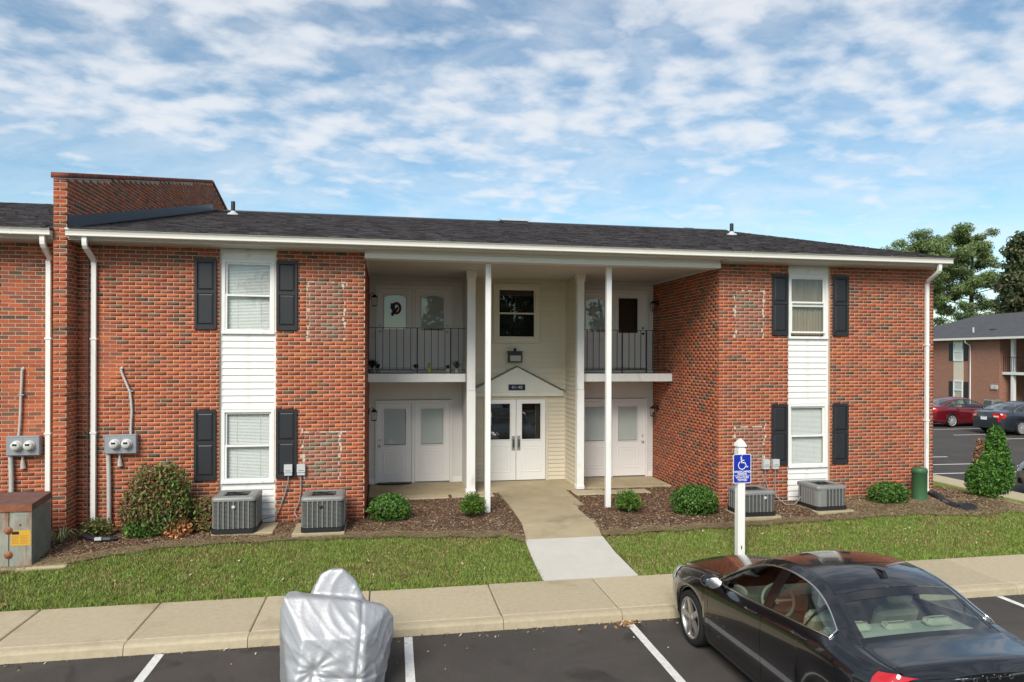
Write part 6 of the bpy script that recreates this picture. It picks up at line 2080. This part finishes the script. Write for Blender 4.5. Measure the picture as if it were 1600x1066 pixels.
    # wheel arches, wells, underbody
    for ax in (P['axf'], P['axr']):
        for sgn in (1, -1):
            lip = MB(); pth = []
            for k in range(19):
                a = math.pi * k / 18
                s = ax + P['ar'] * .9995 * math.cos(a); p = section(s)[0]
                pth.append((p[0], sgn * (p[1] + .008), p[2] + .003))
            lip.tube(pth, .011, 6); lip.build('arch_lip', body, t, fix=False)
            well = MB(); rows = []
            for k in range(15):
                a = math.pi * k / 14
                x, z = ax + P['ar'] * 1.0 * math.cos(a), P['wr'] + P['ar'] * 1.0 * math.sin(a)
                rows.append([(x, sgn * .87, z), (x, sgn * .55, z)])
            well.grid(rows)
            well.add([(ax + P['ar'] * math.cos(math.pi * k / 14), sgn * .56, P['wr'] + P['ar'] * math.sin(math.pi * k / 14)) for k in range(15)] + [(ax - P['ar'], sgn * .56, .18), (ax + P['ar'], sgn * .56, .18)], [tuple(range(17))])
            well.build('wheel_well', M_WELL, t, fix=False)
    ub = MB(); ub.box(-2.1 + RO, 2.1, -.55, .55, .19, .25); ub.box(P['axr'] + .38, 1.02, -.84, .84, .19, .24); ub.build('underbody', M_WELL, t)
    # wheels
    def wheel(parent):
        w = MB(); r = P['wr']; hw = .11
        w.lathe([(r - .085, -hw + .008), (r - .07, -hw), (r - .03, -hw - .004), (r - .008, -hw + .012), (r, -hw + .035), (r, hw - .035), (r - .008, hw - .012), (r - .03, hw), (r - .085, hw - .008)], 36 if detail else 22, 'y')
        wo_ = w.build('wheel', M_TYRE, parent)
        q = MB(); R_ = r - .083
        q.lathe([(R_ + .004, -hw + .004), (R_ - .004, -hw - .002), (R_ - .014, -hw + .004), (R_ - .022, -hw + .03), (R_ - .03, .05)], 36 if detail else 20, 'y')
        for k in range(rim_spokes):
            a = 2 * math.pi * k / rim_spokes + .3
            c, s_ = math.cos(a), math.sin(a)
            def pt(rr, tt, yy): return (rr * c - tt * s_, yy, rr * s_ + tt * c)
            w0, w1 = .036, .030
            y0, y1 = -hw + .016, -hw + .006
            q.add([pt(.03, -w0, y0), pt(.03, w0, y0), pt(R_ - .008, w1, y1), pt(R_ - .008, -w1, y1), pt(.03, -w0, y0 + .03), pt(.03, w0, y0 + .03), pt(R_ - .008, w1, y1 + .035), pt(R_ - .008, -w1, y1 + .035)],
                  [(0, 1, 2, 3), (0, 3, 7, 4), (1, 5, 6, 2)])
        q.lathe([(0, -hw + .002), (.032, -hw + .004), (.058, -hw + .014), (.062, -hw + .05)], 18, 'y')
        q.build('rim', rims, wo_)
        q = MB(); q.lathe([(0, -.02), (R_ - .03, -.02)], 20, 'y'); q.lathe([(.0, -.035), (.145, -.035), (.15, -.02)], 24, 'y'); q.build('brake_disc', M_HUB, wo_, fix=False)
        return wo_
    w0 = wheel(t)
    first = True
    for ax in (P['axf'], P['axr']):
        for sgn in (-1, 1):
            w_ = w0 if first else copy_tree(w0, t)
            first = False
            w_.location = (ax, sgn * .80, P['wr'])
            w_.rotation_euler = (0, RNG.uniform(0, 1), 0 if sgn < 0 else math.pi)
    # cabin
    cb = MB(); cb.box(-.95, .80, -.76, .76, .26, .30); cb.box(.55, .85, -.72, .72, .55, .86); cb.box(.45, .56, -.70, .70, .70, .88); cb.build('dashboard', M_CABIN, t)
    cb = MB(); cb.box(-1.82 + RO, -1.22 + RO * .8, -.66, .66, P['A'][4][1] - .10, P['A'][4][1] - .07); cb.build('parcel_shelf', M_SHELF, t)
    cb = MB()
    for sgn in (1, -1):
        rows = []
        for k in range(20):
            s = -1.55 + RO + (2.1 - RO) * k / 19
            p, q = surf(s, 2), surf(s, 7.0)
            rows.append([(p.x, sgn * (p.y - .10), p.z), (q.x, sgn * (q.y - .06), q.z - .01)])
        cb.grid(rows)
    cb.build_split('door_card', M_CABIN, t, fix=False)
    for sy in (.37, -.37):
        s_ = empty('front_seat', (-.32, sy, .30)); s_.parent = t
        q = MB(); q.bevel_box(-.02, .48, -.24, .24, .06, .24, .05); q.build('cushion', seat, s_)
        q = MB(); q.M = Matrix.Translation((.0, 0, .20)) @ Matrix.Rotation(rad(-17), 4, 'Y'); q.bevel_box(-.09, .05, -.24, .24, .0, .60, .055); q.build('backrest', seat, s_)
        q = MB(); q.M = Matrix.Translation((-.205, 0, .80)) @ Matrix.Rotation(rad(-10), 4, 'Y'); q.bevel_box(-.055, .045, -.135, .135, .0, .19, .04); q.build('headrest', seat, s_)
    q = MB(); q.bevel_box(-1.22 + RO * .6, -.72 + RO * .3, -.66, .66, .40, .56, .05); q.M = Matrix.Translation((-1.12 + RO * .7, 0, .50)) @ Matrix.Rotation(rad(-22), 4, 'Y'); q.bevel_box(-.12, .03, -.66, .66, .0, .52, .05); q.build('rear_bench', seat, t)
    for sy in (.42, -.42, 0):
        q = MB(); q.M = Matrix.Translation((-1.33 + RO * .8, sy, P['A'][4][1] - .085)) @ Matrix.Rotation(rad(-14), 4, 'Y'); hh = .085 if sy else .06; q.bevel_box(-.05, .07, -.14, .14, 0, hh, .035); q.build('rear_headrest', seat, t)
    q = MB(); q.tube([(.36 + .055 * math.sin(a), .37 + .185 * math.cos(a), .86 + .165 * math.sin(a)) for a in [2 * math.pi * k / 24 for k in range(25)]], .016, 7, caps=False)
    q.tube([(.36, .20, .86), (.38, .37, .85), (.36, .55, .86)], .014, 6); q.tube([(.38, .37, .85), (.50, .37, .80)], .03, 6); q.build('steering_wheel', seat if detail else M_CABIN, t, fix=False)
    # door mirrors, handles
    for sgn in (1, -1):
        m_ = MB()
        rows = []
        for k in range(9):
            th = math.pi * k / 8
            rows.append([(.70 + .085 * math.cos(th) * 1.0 + .02, sgn * (.985 + .11 * math.sin(th) * math.cos(2*math.pi*j/12)), 1.00 + .075 * math.sin(th) * math.sin(2*math.pi*j/12)) for j in range(13)])
        m_.grid(rows); mo = m_.build('door_mirror', body, t, fix=False)
        m_ = MB(); m_.prism([(sgn * (.985 + .095 * math.cos(2*math.pi*j/14)), 1.0 + .062 * math.sin(2*math.pi*j/14)) for j in range(14)], 'x', .628, .632); m_.build('mirror_glass', M_CHROME, mo, fix=False)
        m_ = MB(); m_.tube([(.71, sgn * .83, .95), (.72, sgn * .93, .965)], [.03, .022], 7); m_.build('mirror_arm', M_BLKGLOSS, mo, fix=False)
        for sx in ((-.02, -.86) if RO else (-.14, -1.10)):
            p = surf(sx, 5.6)
            h_ = MB(); h_.tube([(p.x - .10, sgn * (p.y + .004), p.z), (p.x - .075, sgn * (p.y + .030), p.z + .004), (p.x + .075, sgn * (p.y + .030), p.z + .004), (p.x + .10, sgn * (p.y + .004), p.z)], [.010, .013, .013, .010], 7)
            h_.build('door_handle', body, t, fix=False)
    # lamps: patches lifted off the body skin
    def lamp(nm, pts_rows, m_, off=.008):
        mbx = MB()
        mbx.grid([[tuple(p) for p in row] for row in pts_rows], smooth=True)
        o_ = mbx.build(nm, m_, t, fix=False); return o_
    for sgn in (1, -1):
        rows = []
        for k in range(9):
            s = -LR + .15 - .147 * k / 8
            row = []
            for r in np.linspace(4.0 + (8-k)*.05, 8.6 - (8-k)*.2, 9):
                p = surf(s, r); nrm = Vector((-.25 - .5 * (k / 8) ** 2, .9, .3)).normalized() * .009
                row.append(Vector((p.x + nrm.x, sgn * (p.y + nrm.y), p.z + nrm.z)))
            rows.append(row)
        if RO:
            rows = []
            for k in range(10):
                s = -LR + .001 + .15 * k / 9; row = []
                for r in np.linspace(4.0, 15.3 - 7.6 * (k / 9) ** .55, 15):
                    p = surf(s, r); row.append(Vector((p.x - .009, sgn * (p.y + .006), p.z + .006)))
                rows.append(row)
        lamp('tail_lamp', rows, tail)
        mbx = MB(); b = smooth_interp(-LR, P['bow']); rows = []
        for r in np.linspace(.60, P['z5'][0][1] + .04, 6):
            rows.append([(-LR + b * (1 - min(1, abs(y) / .85) ** 2) - .045 * math.sin(math.pi * (r - .2) / .9) * (1 - (y / .70) ** 2) - .012, sgn * y, r) for y in np.linspace(.70, .38 if r > .78 else .60, 6)])
        mbx.grid(rows); mbx.build('tail_lamp_inner', tail, t, fix=False)
        mbx = MB(); rows = []
        for r in np.linspace(.80, .87, 3):
            rows.append([(-LR + b * (1 - min(1, abs(y) / .85) ** 2) - .045 * math.sin(math.pi * (r - .2) / .9) * (1 - (y / .70) ** 2) - .016, sgn * y, r) for y in np.linspace(.64, .43, 5)])
        mbx.grid(rows); mbx.build('reversing_lamp', M_TAILW, t, fix=False)
        rows = []
        for k in range(9):
            s = 1.88 + .36 * k / 8; row = []
            for r in np.linspace(4.9, 11.0, 8):
                p = surf(s, r); row.append(Vector((p.x + .006 + .006 * k / 8, sgn * (p.y + .007), p.z + .004)))
            rows.append(row)
        lamp('headlamp', rows, M_HEAD)
    # front grille and bumper intake
    g_ = MB(); g_.box(2.44, 2.475, -.36, .36, .50, .66); g_.box(2.40, 2.46, -.50, .50, .27, .40); g_.build_split('grille', M_WELL, t)
    # plate
    if plate:
        xr = -LR + smooth_interp(-LR, P['bow']) - .058
        q = MB(); q.box(xr - .004, xr, -.155, .155, .66 + RO * .28, .815 + RO * .28); pl_ = q.build('rear_plate', M_SIGNW, t)
        q = MB(); q.box(xr - .0055, xr - .0045, -.12, .12, .785 + RO * .28, .806 + RO * .28); q.build('plate_print', mat('plate_blue', (.10, .22, .45), .5, .4), pl_)
    if letters:
        xr = -LR + smooth_interp(-LR, P['bow']) - .05
        q = MB()
        for k, ch in enumerate(letters):
            y = .216 - .108 * k
            xx = -LR + smooth_interp(-LR, P['bow']) * (1 - min(1, abs(y) / .85) ** 2) - .045 * math.sin(math.pi * (1.025 - .2) / .9) * (1 - (y / .70) ** 2) - .014
            text_mesh(ch, .05, M_CHROME, 'badge_letter', t, Matrix.Translation((xx, y, 1.025)) @ Matrix.Rotation(rad(-90), 4, 'Z') @ Matrix.Rotation(rad(90), 4, 'X'), .003, offset=.0012)
        # roof aerial
        q = MB(); q.add([(-.80, 0, 1.470), (-.62, .03, 1.493), (-.62, -.03, 1.493), (-.82, .022, 1.462), (-.82, -.022, 1.462), (-.79, .012, 1.520), (-.79, -.012, 1.520), (-.66, 0, 1.508)], [(3, 5, 6, 4), (3, 1, 7, 5), (4, 6, 7, 2), (5, 7, 6)]); q.build('aerial', M_BLKGLOSS, t, fix=False)
    return t
P_BLACK = paint('midnight_paint', (.003, .0035, .006), .2, .25)
volvo = sedan('parked_car', (4.56, -6.43, -.56), rad(90), P_BLACK, 'near black sedan parked in the front stall by the blue parking sign', P=SEDN, letters='VOLVO', roofglass=True, group=None)
M_CLOTH = mat('silver_cover', (.40, .405, .42), .44, .5, metal=.42, var=.05, vscale=7, bump=.14, bscale=20)
def cover():
    hulls = [
        [(-1.03, -5.50, .46), (-.99, -5.34, .47), (-.70, -5.52, .44), (-.30, -5.52, .385), (.04, -5.46, .265), (.10, -5.42, .15), (.10, -5.46, .02), (-.02, -5.36, .28),
         (-1.06, -5.52, .30), (-1.05, -5.50, -.55), (-.88, -5.98, -.55), (-.22, -5.98, -.55), (-.02, -5.55, -.55), (-.80, -5.80, .12), (-.18, -5.78, .10), (-.04, -5.5, -.20), (-1.0, -5.3, -.55), (-.02, -5.3, -.55)],
        [(-.95, -5.40, .40), (-.10, -5.40, .28), (-.80, -4.60, .16), (-.30, -4.60, .16), (-.90, -5.3, -.50), (-.15, -5.3, -.50), (-.74, -4.25, -.46), (-.36, -4.25, -.46), (-.68, -4.26, .10), (-.40, -4.26, .10)],
        [(-.80, -4.98, .34), (-.24, -4.98, .26), (-.70, -4.98, .52), (-.60, -4.98, .565), (-.46, -4.98, .56), (-.34, -4.98, .46), (-.72, -4.72, .30), (-.32, -4.72, .28), (-.58, -4.80, .52), (-.45, -4.80, .50), (-.86, -5.1, .15), (-.16, -5.1, .12), (-.80, -4.6, -.2), (-.28, -4.6, -.2)],
    ]
    bm = bmesh.new()
    for h in hulls:
        vs = [bm.verts.new(p) for p in h]
        r = bmesh.ops.convex_hull(bm, input=vs)
        junk = [e for e in r['geom_interior'] if isinstance(e, bmesh.types.BMVert)]
        if junk: bmesh.ops.delete(bm, geom=junk, context='VERTS')
    me = bpy.data.meshes.new('cover'); bm.to_mesh(me); bm.free()
    tmp = bpy.data.objects.new('cover', me); COL.objects.link(tmp)
    m = tmp.modifiers.new('r', 'REMESH'); m.mode = 'VOXEL'; m.voxel_size = .017
    m2 = tmp.modifiers.new('s', 'SMOOTH'); m2.factor = .5; m2.iterations = 6
    bpy.context.view_layer.update()
    dg = bpy.context.evaluated_depsgraph_get()
    me2 = bpy.data.meshes.new_from_object(tmp.evaluated_get(dg))
    bpy.data.objects.remove(tmp)
    n = len(me2.vertices)
    co = np.empty(n * 3, dtype=np.float32); me2.vertices.foreach_get('co', co); co = co.reshape(-1, 3).astype(float)
    no = np.empty(n * 3, dtype=np.float32); me2.vertices.foreach_get('normal', no); no = no.reshape(-1, 3)
    x, y, z = co.T
    d = .006 * np.sin(x * 31 + 4 * np.sin(z * 7 + x * 3)) * np.clip(.5 - z, 0, 1)
    d += .009 * (1 - np.abs(np.sin(x * 11 + 2.2 * np.sin(z * 5.5) + y * 6))) ** 2 - .003
    d += .007 * (1 - np.abs(np.sin(z * 19 + 3 * np.sin(x * 9 + y * 5)))) ** 3 * (x > -.35)
    d += .006 * (1 - np.abs(np.sin((x + z) * 15 + 2.5 * np.sin(y * 8 - z * 6)))) ** 3
    # straps pull the cloth into folds at two points
    for px_, pz_, k, ph in ((-.68, -.16, 10, .4), (-.30, -.28, 11, 1.3)):
        front = y < -5.2
        rr = np.sqrt((x - px_) ** 2 + (z - pz_) ** 2); an = np.arctan2(z - pz_, x - px_)
        d += np.where(front, .008 * np.cos(k * an + ph + 3 * rr + 2 * np.sin(an * 2)) * np.exp(-rr / .20) * (1 - np.exp(-(rr / .05) ** 2)) - .028 * np.exp(-(rr / .045) ** 2), 0)
    # seam between the two right-hand lobes
    sx_ = -.245 + .02 * np.sin(z * 6)
    d += np.where(y < -5.2, -.022 * np.exp(-((x - sx_) / .018) ** 2) * (z > -.3), 0)
    # cords
    zc2 = -.22 - .12 * (x + .68)
    d += np.where((y < -5.2) & (x > -.72), -.016 * np.exp(-((z - zc2) / .018) ** 2), 0)
    co2 = co + no * (d * .8)[:, None]
    co2[:, 2] = np.maximum(co2[:, 2], -.556)
    me2.vertices.foreach_set('co', co2.astype(np.float32).ravel())
    me2.materials.clear(); me2.materials.append(M_CLOTH)
    me2.polygons.foreach_set('use_smooth', np.ones(len(me2.polygons), dtype=bool))
    me2.update()
    o = link('covered_motorcycle', me2)
    me2.transform(Matrix.Translation((.48, 5.3, .56))); o.location = (-.48, -5.3, -.56)
    tag(o, 'motorcycle under a wrinkled silver cover standing in the front stall', 'motorcycle')
cover()

# ------------------------------------------------------------------ cars in the side lot
P_RED = paint('red_paint', (.17, .006, .014), .35, .3)
P_GREYB = paint('slate_paint', (.035, .042, .055), .4, .3)
P_SILVER = paint('silver_paint', (.32, .32, .31), .5, .32)
P_LBLUE = paint('pale_blue_paint', (.38, .44, .50), .4, .32)
P_BEIGE = paint('warm_grey_paint', (.15, .145, .135), .4, .32)
M_HUBCAP = mat('hubcap', (.50, .50, .50), .4, .5, metal=.4)
CARG = 'cars parked in the side lot'
sedan('parked_car', (29.1, 18.0, -.50), rad(4), P_RED, 'red sedan parked before the far brick building', group=CARG, detail=False, chrome=False, rim_spokes=8, rims=M_HUBCAP)
sedan('parked_car', (29.3, 14.35, -.50), rad(4), P_GREYB, 'slate grey sedan with red tail lamps beside the red sedan', group=CARG, detail=False, rim_spokes=10, rims=M_HUBCAP)
sedan('parked_car', (29.6, 11.3, -.50), rad(4), P_LBLUE, 'pale blue car showing only its rear corner at the right edge', group=CARG, detail=False, chrome=False)
sedan('parked_car', (18.35, 1.62, -.50), rad(180), P_BEIGE, 'warm grey car nosed up to the side walk behind the evergreen', group=CARG, detail=False, chrome=False)
# cars standing behind the photographer, seen as reflections in the entry doors
sedan('parked_car', (5.4, -18.6, -.56), rad(90), P_SILVER, 'silver car mirrored in the left entry door pane', group='cars mirrored in the door glass', detail=False)
sedan('parked_car', (9.0, -22.5, -.56), rad(0), P_RED, 'red car mirrored in the right entry door pane', group='cars mirrored in the door glass', detail=False, scale=(1.15, 1.1, 1.25))

# ------------------------------------------------------------------ the far brick building
def far_brick_mat():
    m = bpy.data.materials.new('far_brick'); m.use_nodes = True
    nt = m.node_tree; b = nt.nodes['Principled BSDF']; b.inputs['Roughness'].default_value = .92
    t = nt.nodes.new('ShaderNodeTexCoord'); sp = nt.nodes.new('ShaderNodeSeparateXYZ'); cb = nt.nodes.new('ShaderNodeCombineXYZ')
    nt.links.new(t.outputs['Object'], sp.inputs[0])
    ad = nt.nodes.new('ShaderNodeMath'); nt.links.new(sp.outputs[0], ad.inputs[0]); nt.links.new(sp.outputs[1], ad.inputs[1])
    nt.links.new(ad.outputs[0], cb.inputs[0]); nt.links.new(sp.outputs[2], cb.inputs[1])
    br = nt.nodes.new('ShaderNodeTexBrick'); nt.links.new(cb.outputs[0], br.inputs['Vector'])
    br.inputs['Scale'].default_value = 1.0; br.inputs['Brick Width'].default_value = .2032; br.inputs['Row Height'].default_value = .0677; br.inputs['Mortar Size'].default_value = .007
    br.inputs['Color1'].default_value = (.36, .125, .075, 1); br.inputs['Color2'].default_value = (.25, .10, .066, 1); br.inputs['Mortar'].default_value = (.36, .29, .22, 1)
    nt.links.new(br.outputs['Color'], b.inputs['Base Color'])
    return m
M_FARB = far_brick_mat()
fb = empty('far_apartment_building', (40, 25, -.5), 0, 'distant two storey brick building with grey roof beyond the side lot', 'building')
def fbox(name, x0, x1, y0, y1, z0, z1, m, par=None):
    mb = MB(); mb.box(x0, x1, y0, y1, z0, z1)
    o = mb.build(name, m, par or fb); return o
# local: x depth into the building (0 = facade), y as world minus 25, z above its base
fbox('brick_wall', 0, 9, 1.3, 12, 0, 4.85, M_FARB)
fbox('brick_wall', 0, 9, -16, -5.0, 0, 4.85, M_FARB)
fbox('recess_wall', 2.0, 9, -4.99, 1.29, 0, 4.85, M_STUCCO)
fbox('balcony_slab', .2, 1.99, -4.99, 1.29, 2.38, 2.55, M_WHITE)
rl = MB(); rl.box(.25, .27, -4.98, 1.28, 3.52, 3.55); rl.box(.25, .27, -4.98, 1.28, 2.62, 2.64); rl.build_split('rail', M_IRON, fb)
b_ = MB(); b_.box(-.008, .008, -.008, .008, 2.64, 3.52); bmh = b_.mesh('baluster', M_IRON)
for k in range(42): link('baluster', bmh, fb, (.26, -4.9 + k * .15, 0))
for y0 in (-4.6, -2.6, -.9):
    for z0 in (.02, 2.57):
        d_ = fbox('door', 1.94, 1.99, y0, y0 + .9, z0, z0 + 2.0, M_DOOR)
        fbox('pane', 1.93, 1.939, y0 + .18, y0 + .72, z0 + 1.0, z0 + 1.8, M_GLASSD, d_)
fbox('column', .3, .5, .55, .75, 0, 4.85, M_WHITE); fbox('column', .3, .5, -1.6, -1.4, 0, 4.85, M_WHITE)
mb = MB(); mb.prism([(-.45, 4.86), (4.5, 6.75), (9.45, 4.86)], 'y', -16, 11); 
me_ = MB()
me_.add([(-.45, -16.2, 4.87), (-.45, 12.4, 4.87), (9.45, 12.4, 4.87), (9.45, -16.2, 4.87), (4.5, -11, 6.75), (4.5, 7.4, 6.75), (-.45, -16.2, 4.80), (-.45, 12.4, 4.80), (9.45, 12.4, 4.80), (9.45, -16.2, 4.80)],
        [(0, 4, 5, 1), (2, 5, 4, 3), (1, 5, 2), (3, 4, 0), (6, 7, 8, 9), (0, 1, 7, 6), (1, 2, 8, 7), (2, 3, 9, 8), (3, 0, 6, 9)])
rf = me_.build('roof', mat('grey_shingle_roof', (.085, .086, .092), .95, .2, var=.25, vscale=6, stretch=(1, .4, 1)), fb)
fbox('gutter', -.60, -.451, -16.2, 12.4, 4.72, 4.86, M_TRIM)
fbox('roof_vent', .9, 1.25, 2.6, 3.0, 5.3, 5.48, M_FLASH, rf)
mb = MB(); mb.tube([(.6, 4.0, 5.2), (.6, 4.0, 5.62)], .06, 8); mb.build('vent_pipe', M_LIGHTGREY, rf)
for yc in (4.62, -9.0):
    fbox('siding_bay', -.03, -.001, yc - .42, yc + .42, 0, 4.84, M_SIDE_B)
    for z0 in (3.25, .52):
        w_ = empty('window', (-.03, yc, z0)); w_.parent = fb
        fbox('frame', -.05, -.001, -.40, -.33, 0, 1.34, M_WHITE, w_); fbox('frame', -.05, -.001, .33, .40, 0, 1.34, M_WHITE, w_)
        fbox('frame', -.05, -.001, -.33, .33, 0, .08, M_WHITE, w_); fbox('frame', -.05, -.001, -.33, .33, 1.27, 1.34, M_WHITE, w_); fbox('frame', -.05, -.001, -.33, .33, .64, .70, M_WHITE, w_)
        fbox('pane', -.02, -.015, -.33, .33, .08, .64, M_GLASS, w_); fbox('pane', -.025, -.02, -.33, .33, .70, 1.27, M_GLASS, w_)
        fbox('blind', -.012, -.002, -.33, .33, .70 if z0 < 2 else .08, 1.27, M_BLIND, w_)
        fbox('shutter', -.04, -.001, yc - .82, yc - .46, z0 + .03, z0 + 1.28, M_SHUT); fbox('shutter', -.04, -.001, yc + .46, yc + .82, z0 + .03, z0 + 1.28, M_SHUT)
mb = MB(); mb.tube([(-.50, 3.55, 4.72), (-.50, 3.55, 4.55), (-.08, 3.55, 4.35), (-.08, 3.55, .1)], .045, 6); mb.build('downspout', M_WHITE, fb)
# condenser by the far wall
t = empty('air_conditioner', (39.1, 25.95, -.48), 0, 'small condenser standing at the far building wall', 'air conditioner')
mb = MB(); mb.bevel_box(-.36, .36, -.36, .36, 0, .75, .05); mb.build('cabinet', M_AC, t)
mb = MB(); 
for k in range(9): mb.box(-.372, -.362, -.30 + k * .07, -.27 + k * .07, .08, .66)
o = mb.build('louvres', M_ACDARK, t); tag(o, kind='stuff')
mb = MB(); mb.lathe([(0, .752), (.28, .752), (.30, .745)], 18); mb.build('fan_guard', M_BLACKP, t)
t = empty('switch_box', (40, 26.5, .9), 0, 'pair of small white boxes on the far brick wall', 'switch box')
for k in (0, .28):
    mb = MB(); mb.box(-.1, -.002, k - .1, k + .1, 0, .28); mb.build('box', M_LIGHTGREY, t)
# lawn before the far building
sheet('far_lawn', (33.02, 70, -60, 80), lambda x, y: -.47 if x > 33.5 else -.50, M_FIELD, nx=6, ny=4)
for k in range(8):
    mb = MB(); mb.bevel_box(33.0, 33.2, -2 + k * 6, 3.99 + k * 6, -.62, -.36, .015); o = mb.build('far_kerb', M_CONC_SW); tag(o, kind='structure')
M_LEAFLOW = M_LEAF
shrub((39.3, 23.9 + 1.9, -.5), [((0, 0, .3), (.5, .5, .4)), ((.0, -.8, .25), (.45, .45, .32))], 1500, .07, 'low shrub against the far building wall', pal=[(.06, .10, .025), (.09, .12, .04)], group=None)
# gable end of a further house
t = empty('far_house', (63, 52, -.5), rad(0), 'far gabled house roof with white trim beyond the grey roof', 'building')
mb = MB(); mb.box(-5, 5, 0, 8, 0, 5.3); mb.build('wall', M_FARB, t)
mb = MB(); mb.prism([(-5.4, 5.25), (5.4, 5.25), (0, 6.85)], 'y', -.2, 8.2); mb.build('roof', MATS['grey_shingle_roof'], t)
mb = MB(); mb.prism([(-5.5, 5.2), (-5.45, 5.45), (0, 7.05), (0, 6.75)][::-1], 'y', -.35, -.201); mb.prism([(5.5, 5.2), (5.45, 5.45), (0, 7.05), (0, 6.75)], 'y', -.35, -.201); mb.build('rake_trim', M_WHITE, t)

# ------------------------------------------------------------------ trees
tree('pine_tree', (63.2, 52.5, -.6), 17.0, 'tall open pine with a bare lower trunk beyond the grey roof', 34, .92, PINE, .42, 330, .085, crown_lo=.40, spread=5.4, seed=3, flat=.6, elong=5.0)
tree('pine_tree', (57.6, 53.0, -.6), 16.4, 'flat topped pine showing over the right end of the roof', 34, 1.05, PINE, .38, 340, .085, crown_lo=.58, spread=5.2, seed=8, flat=.55, elong=5.0)
tree('cedar_tree', (55.6, 38.9, -.6), 14.0, 'dense dark evergreen at the right edge behind the grey roof', 60, 1.05, [(.04, .068, .028), (.06, .09, .035), (.14, .11, .05), (.08, .10, .04)], .30, 200, .20, crown_lo=.1, spread=3.2, seed=5, shape='cone', flat=.8)
tree('autumn_tree', (54.4, 33.2, -.6), 15.5, 'thin brown leaved tree at the right edge of the sky', 30, .60, [(.16, .085, .035), (.22, .12, .05), (.10, .08, .03)], .25, 55, .15, crown_lo=.35, spread=3.0, seed=11, shape='round', flat=.8)
for k, (x, y, h, s_) in enumerate(((8, -46, 13, 21), (15, -50, 11, 22), (-7, -52, 14, 23), (25, -47, 12, 24))):
    tree('lot_tree', (x, y, -.6), h, ['leafy tree mirrored at the middle of the entry window', 'leafy tree mirrored at the right of the entry window', 'leafy tree across the lot mirrored in the left windows', 'leafy tree across the lot mirrored in the right windows'][k], 24, 1.6, [(.045, .08, .02), (.06, .10, .03), (.03, .055, .016)], .3, 120, .34, crown_lo=.25, spread=4.2, seed=s_, shape='round', flat=.8, group='trees mirrored in the glass')
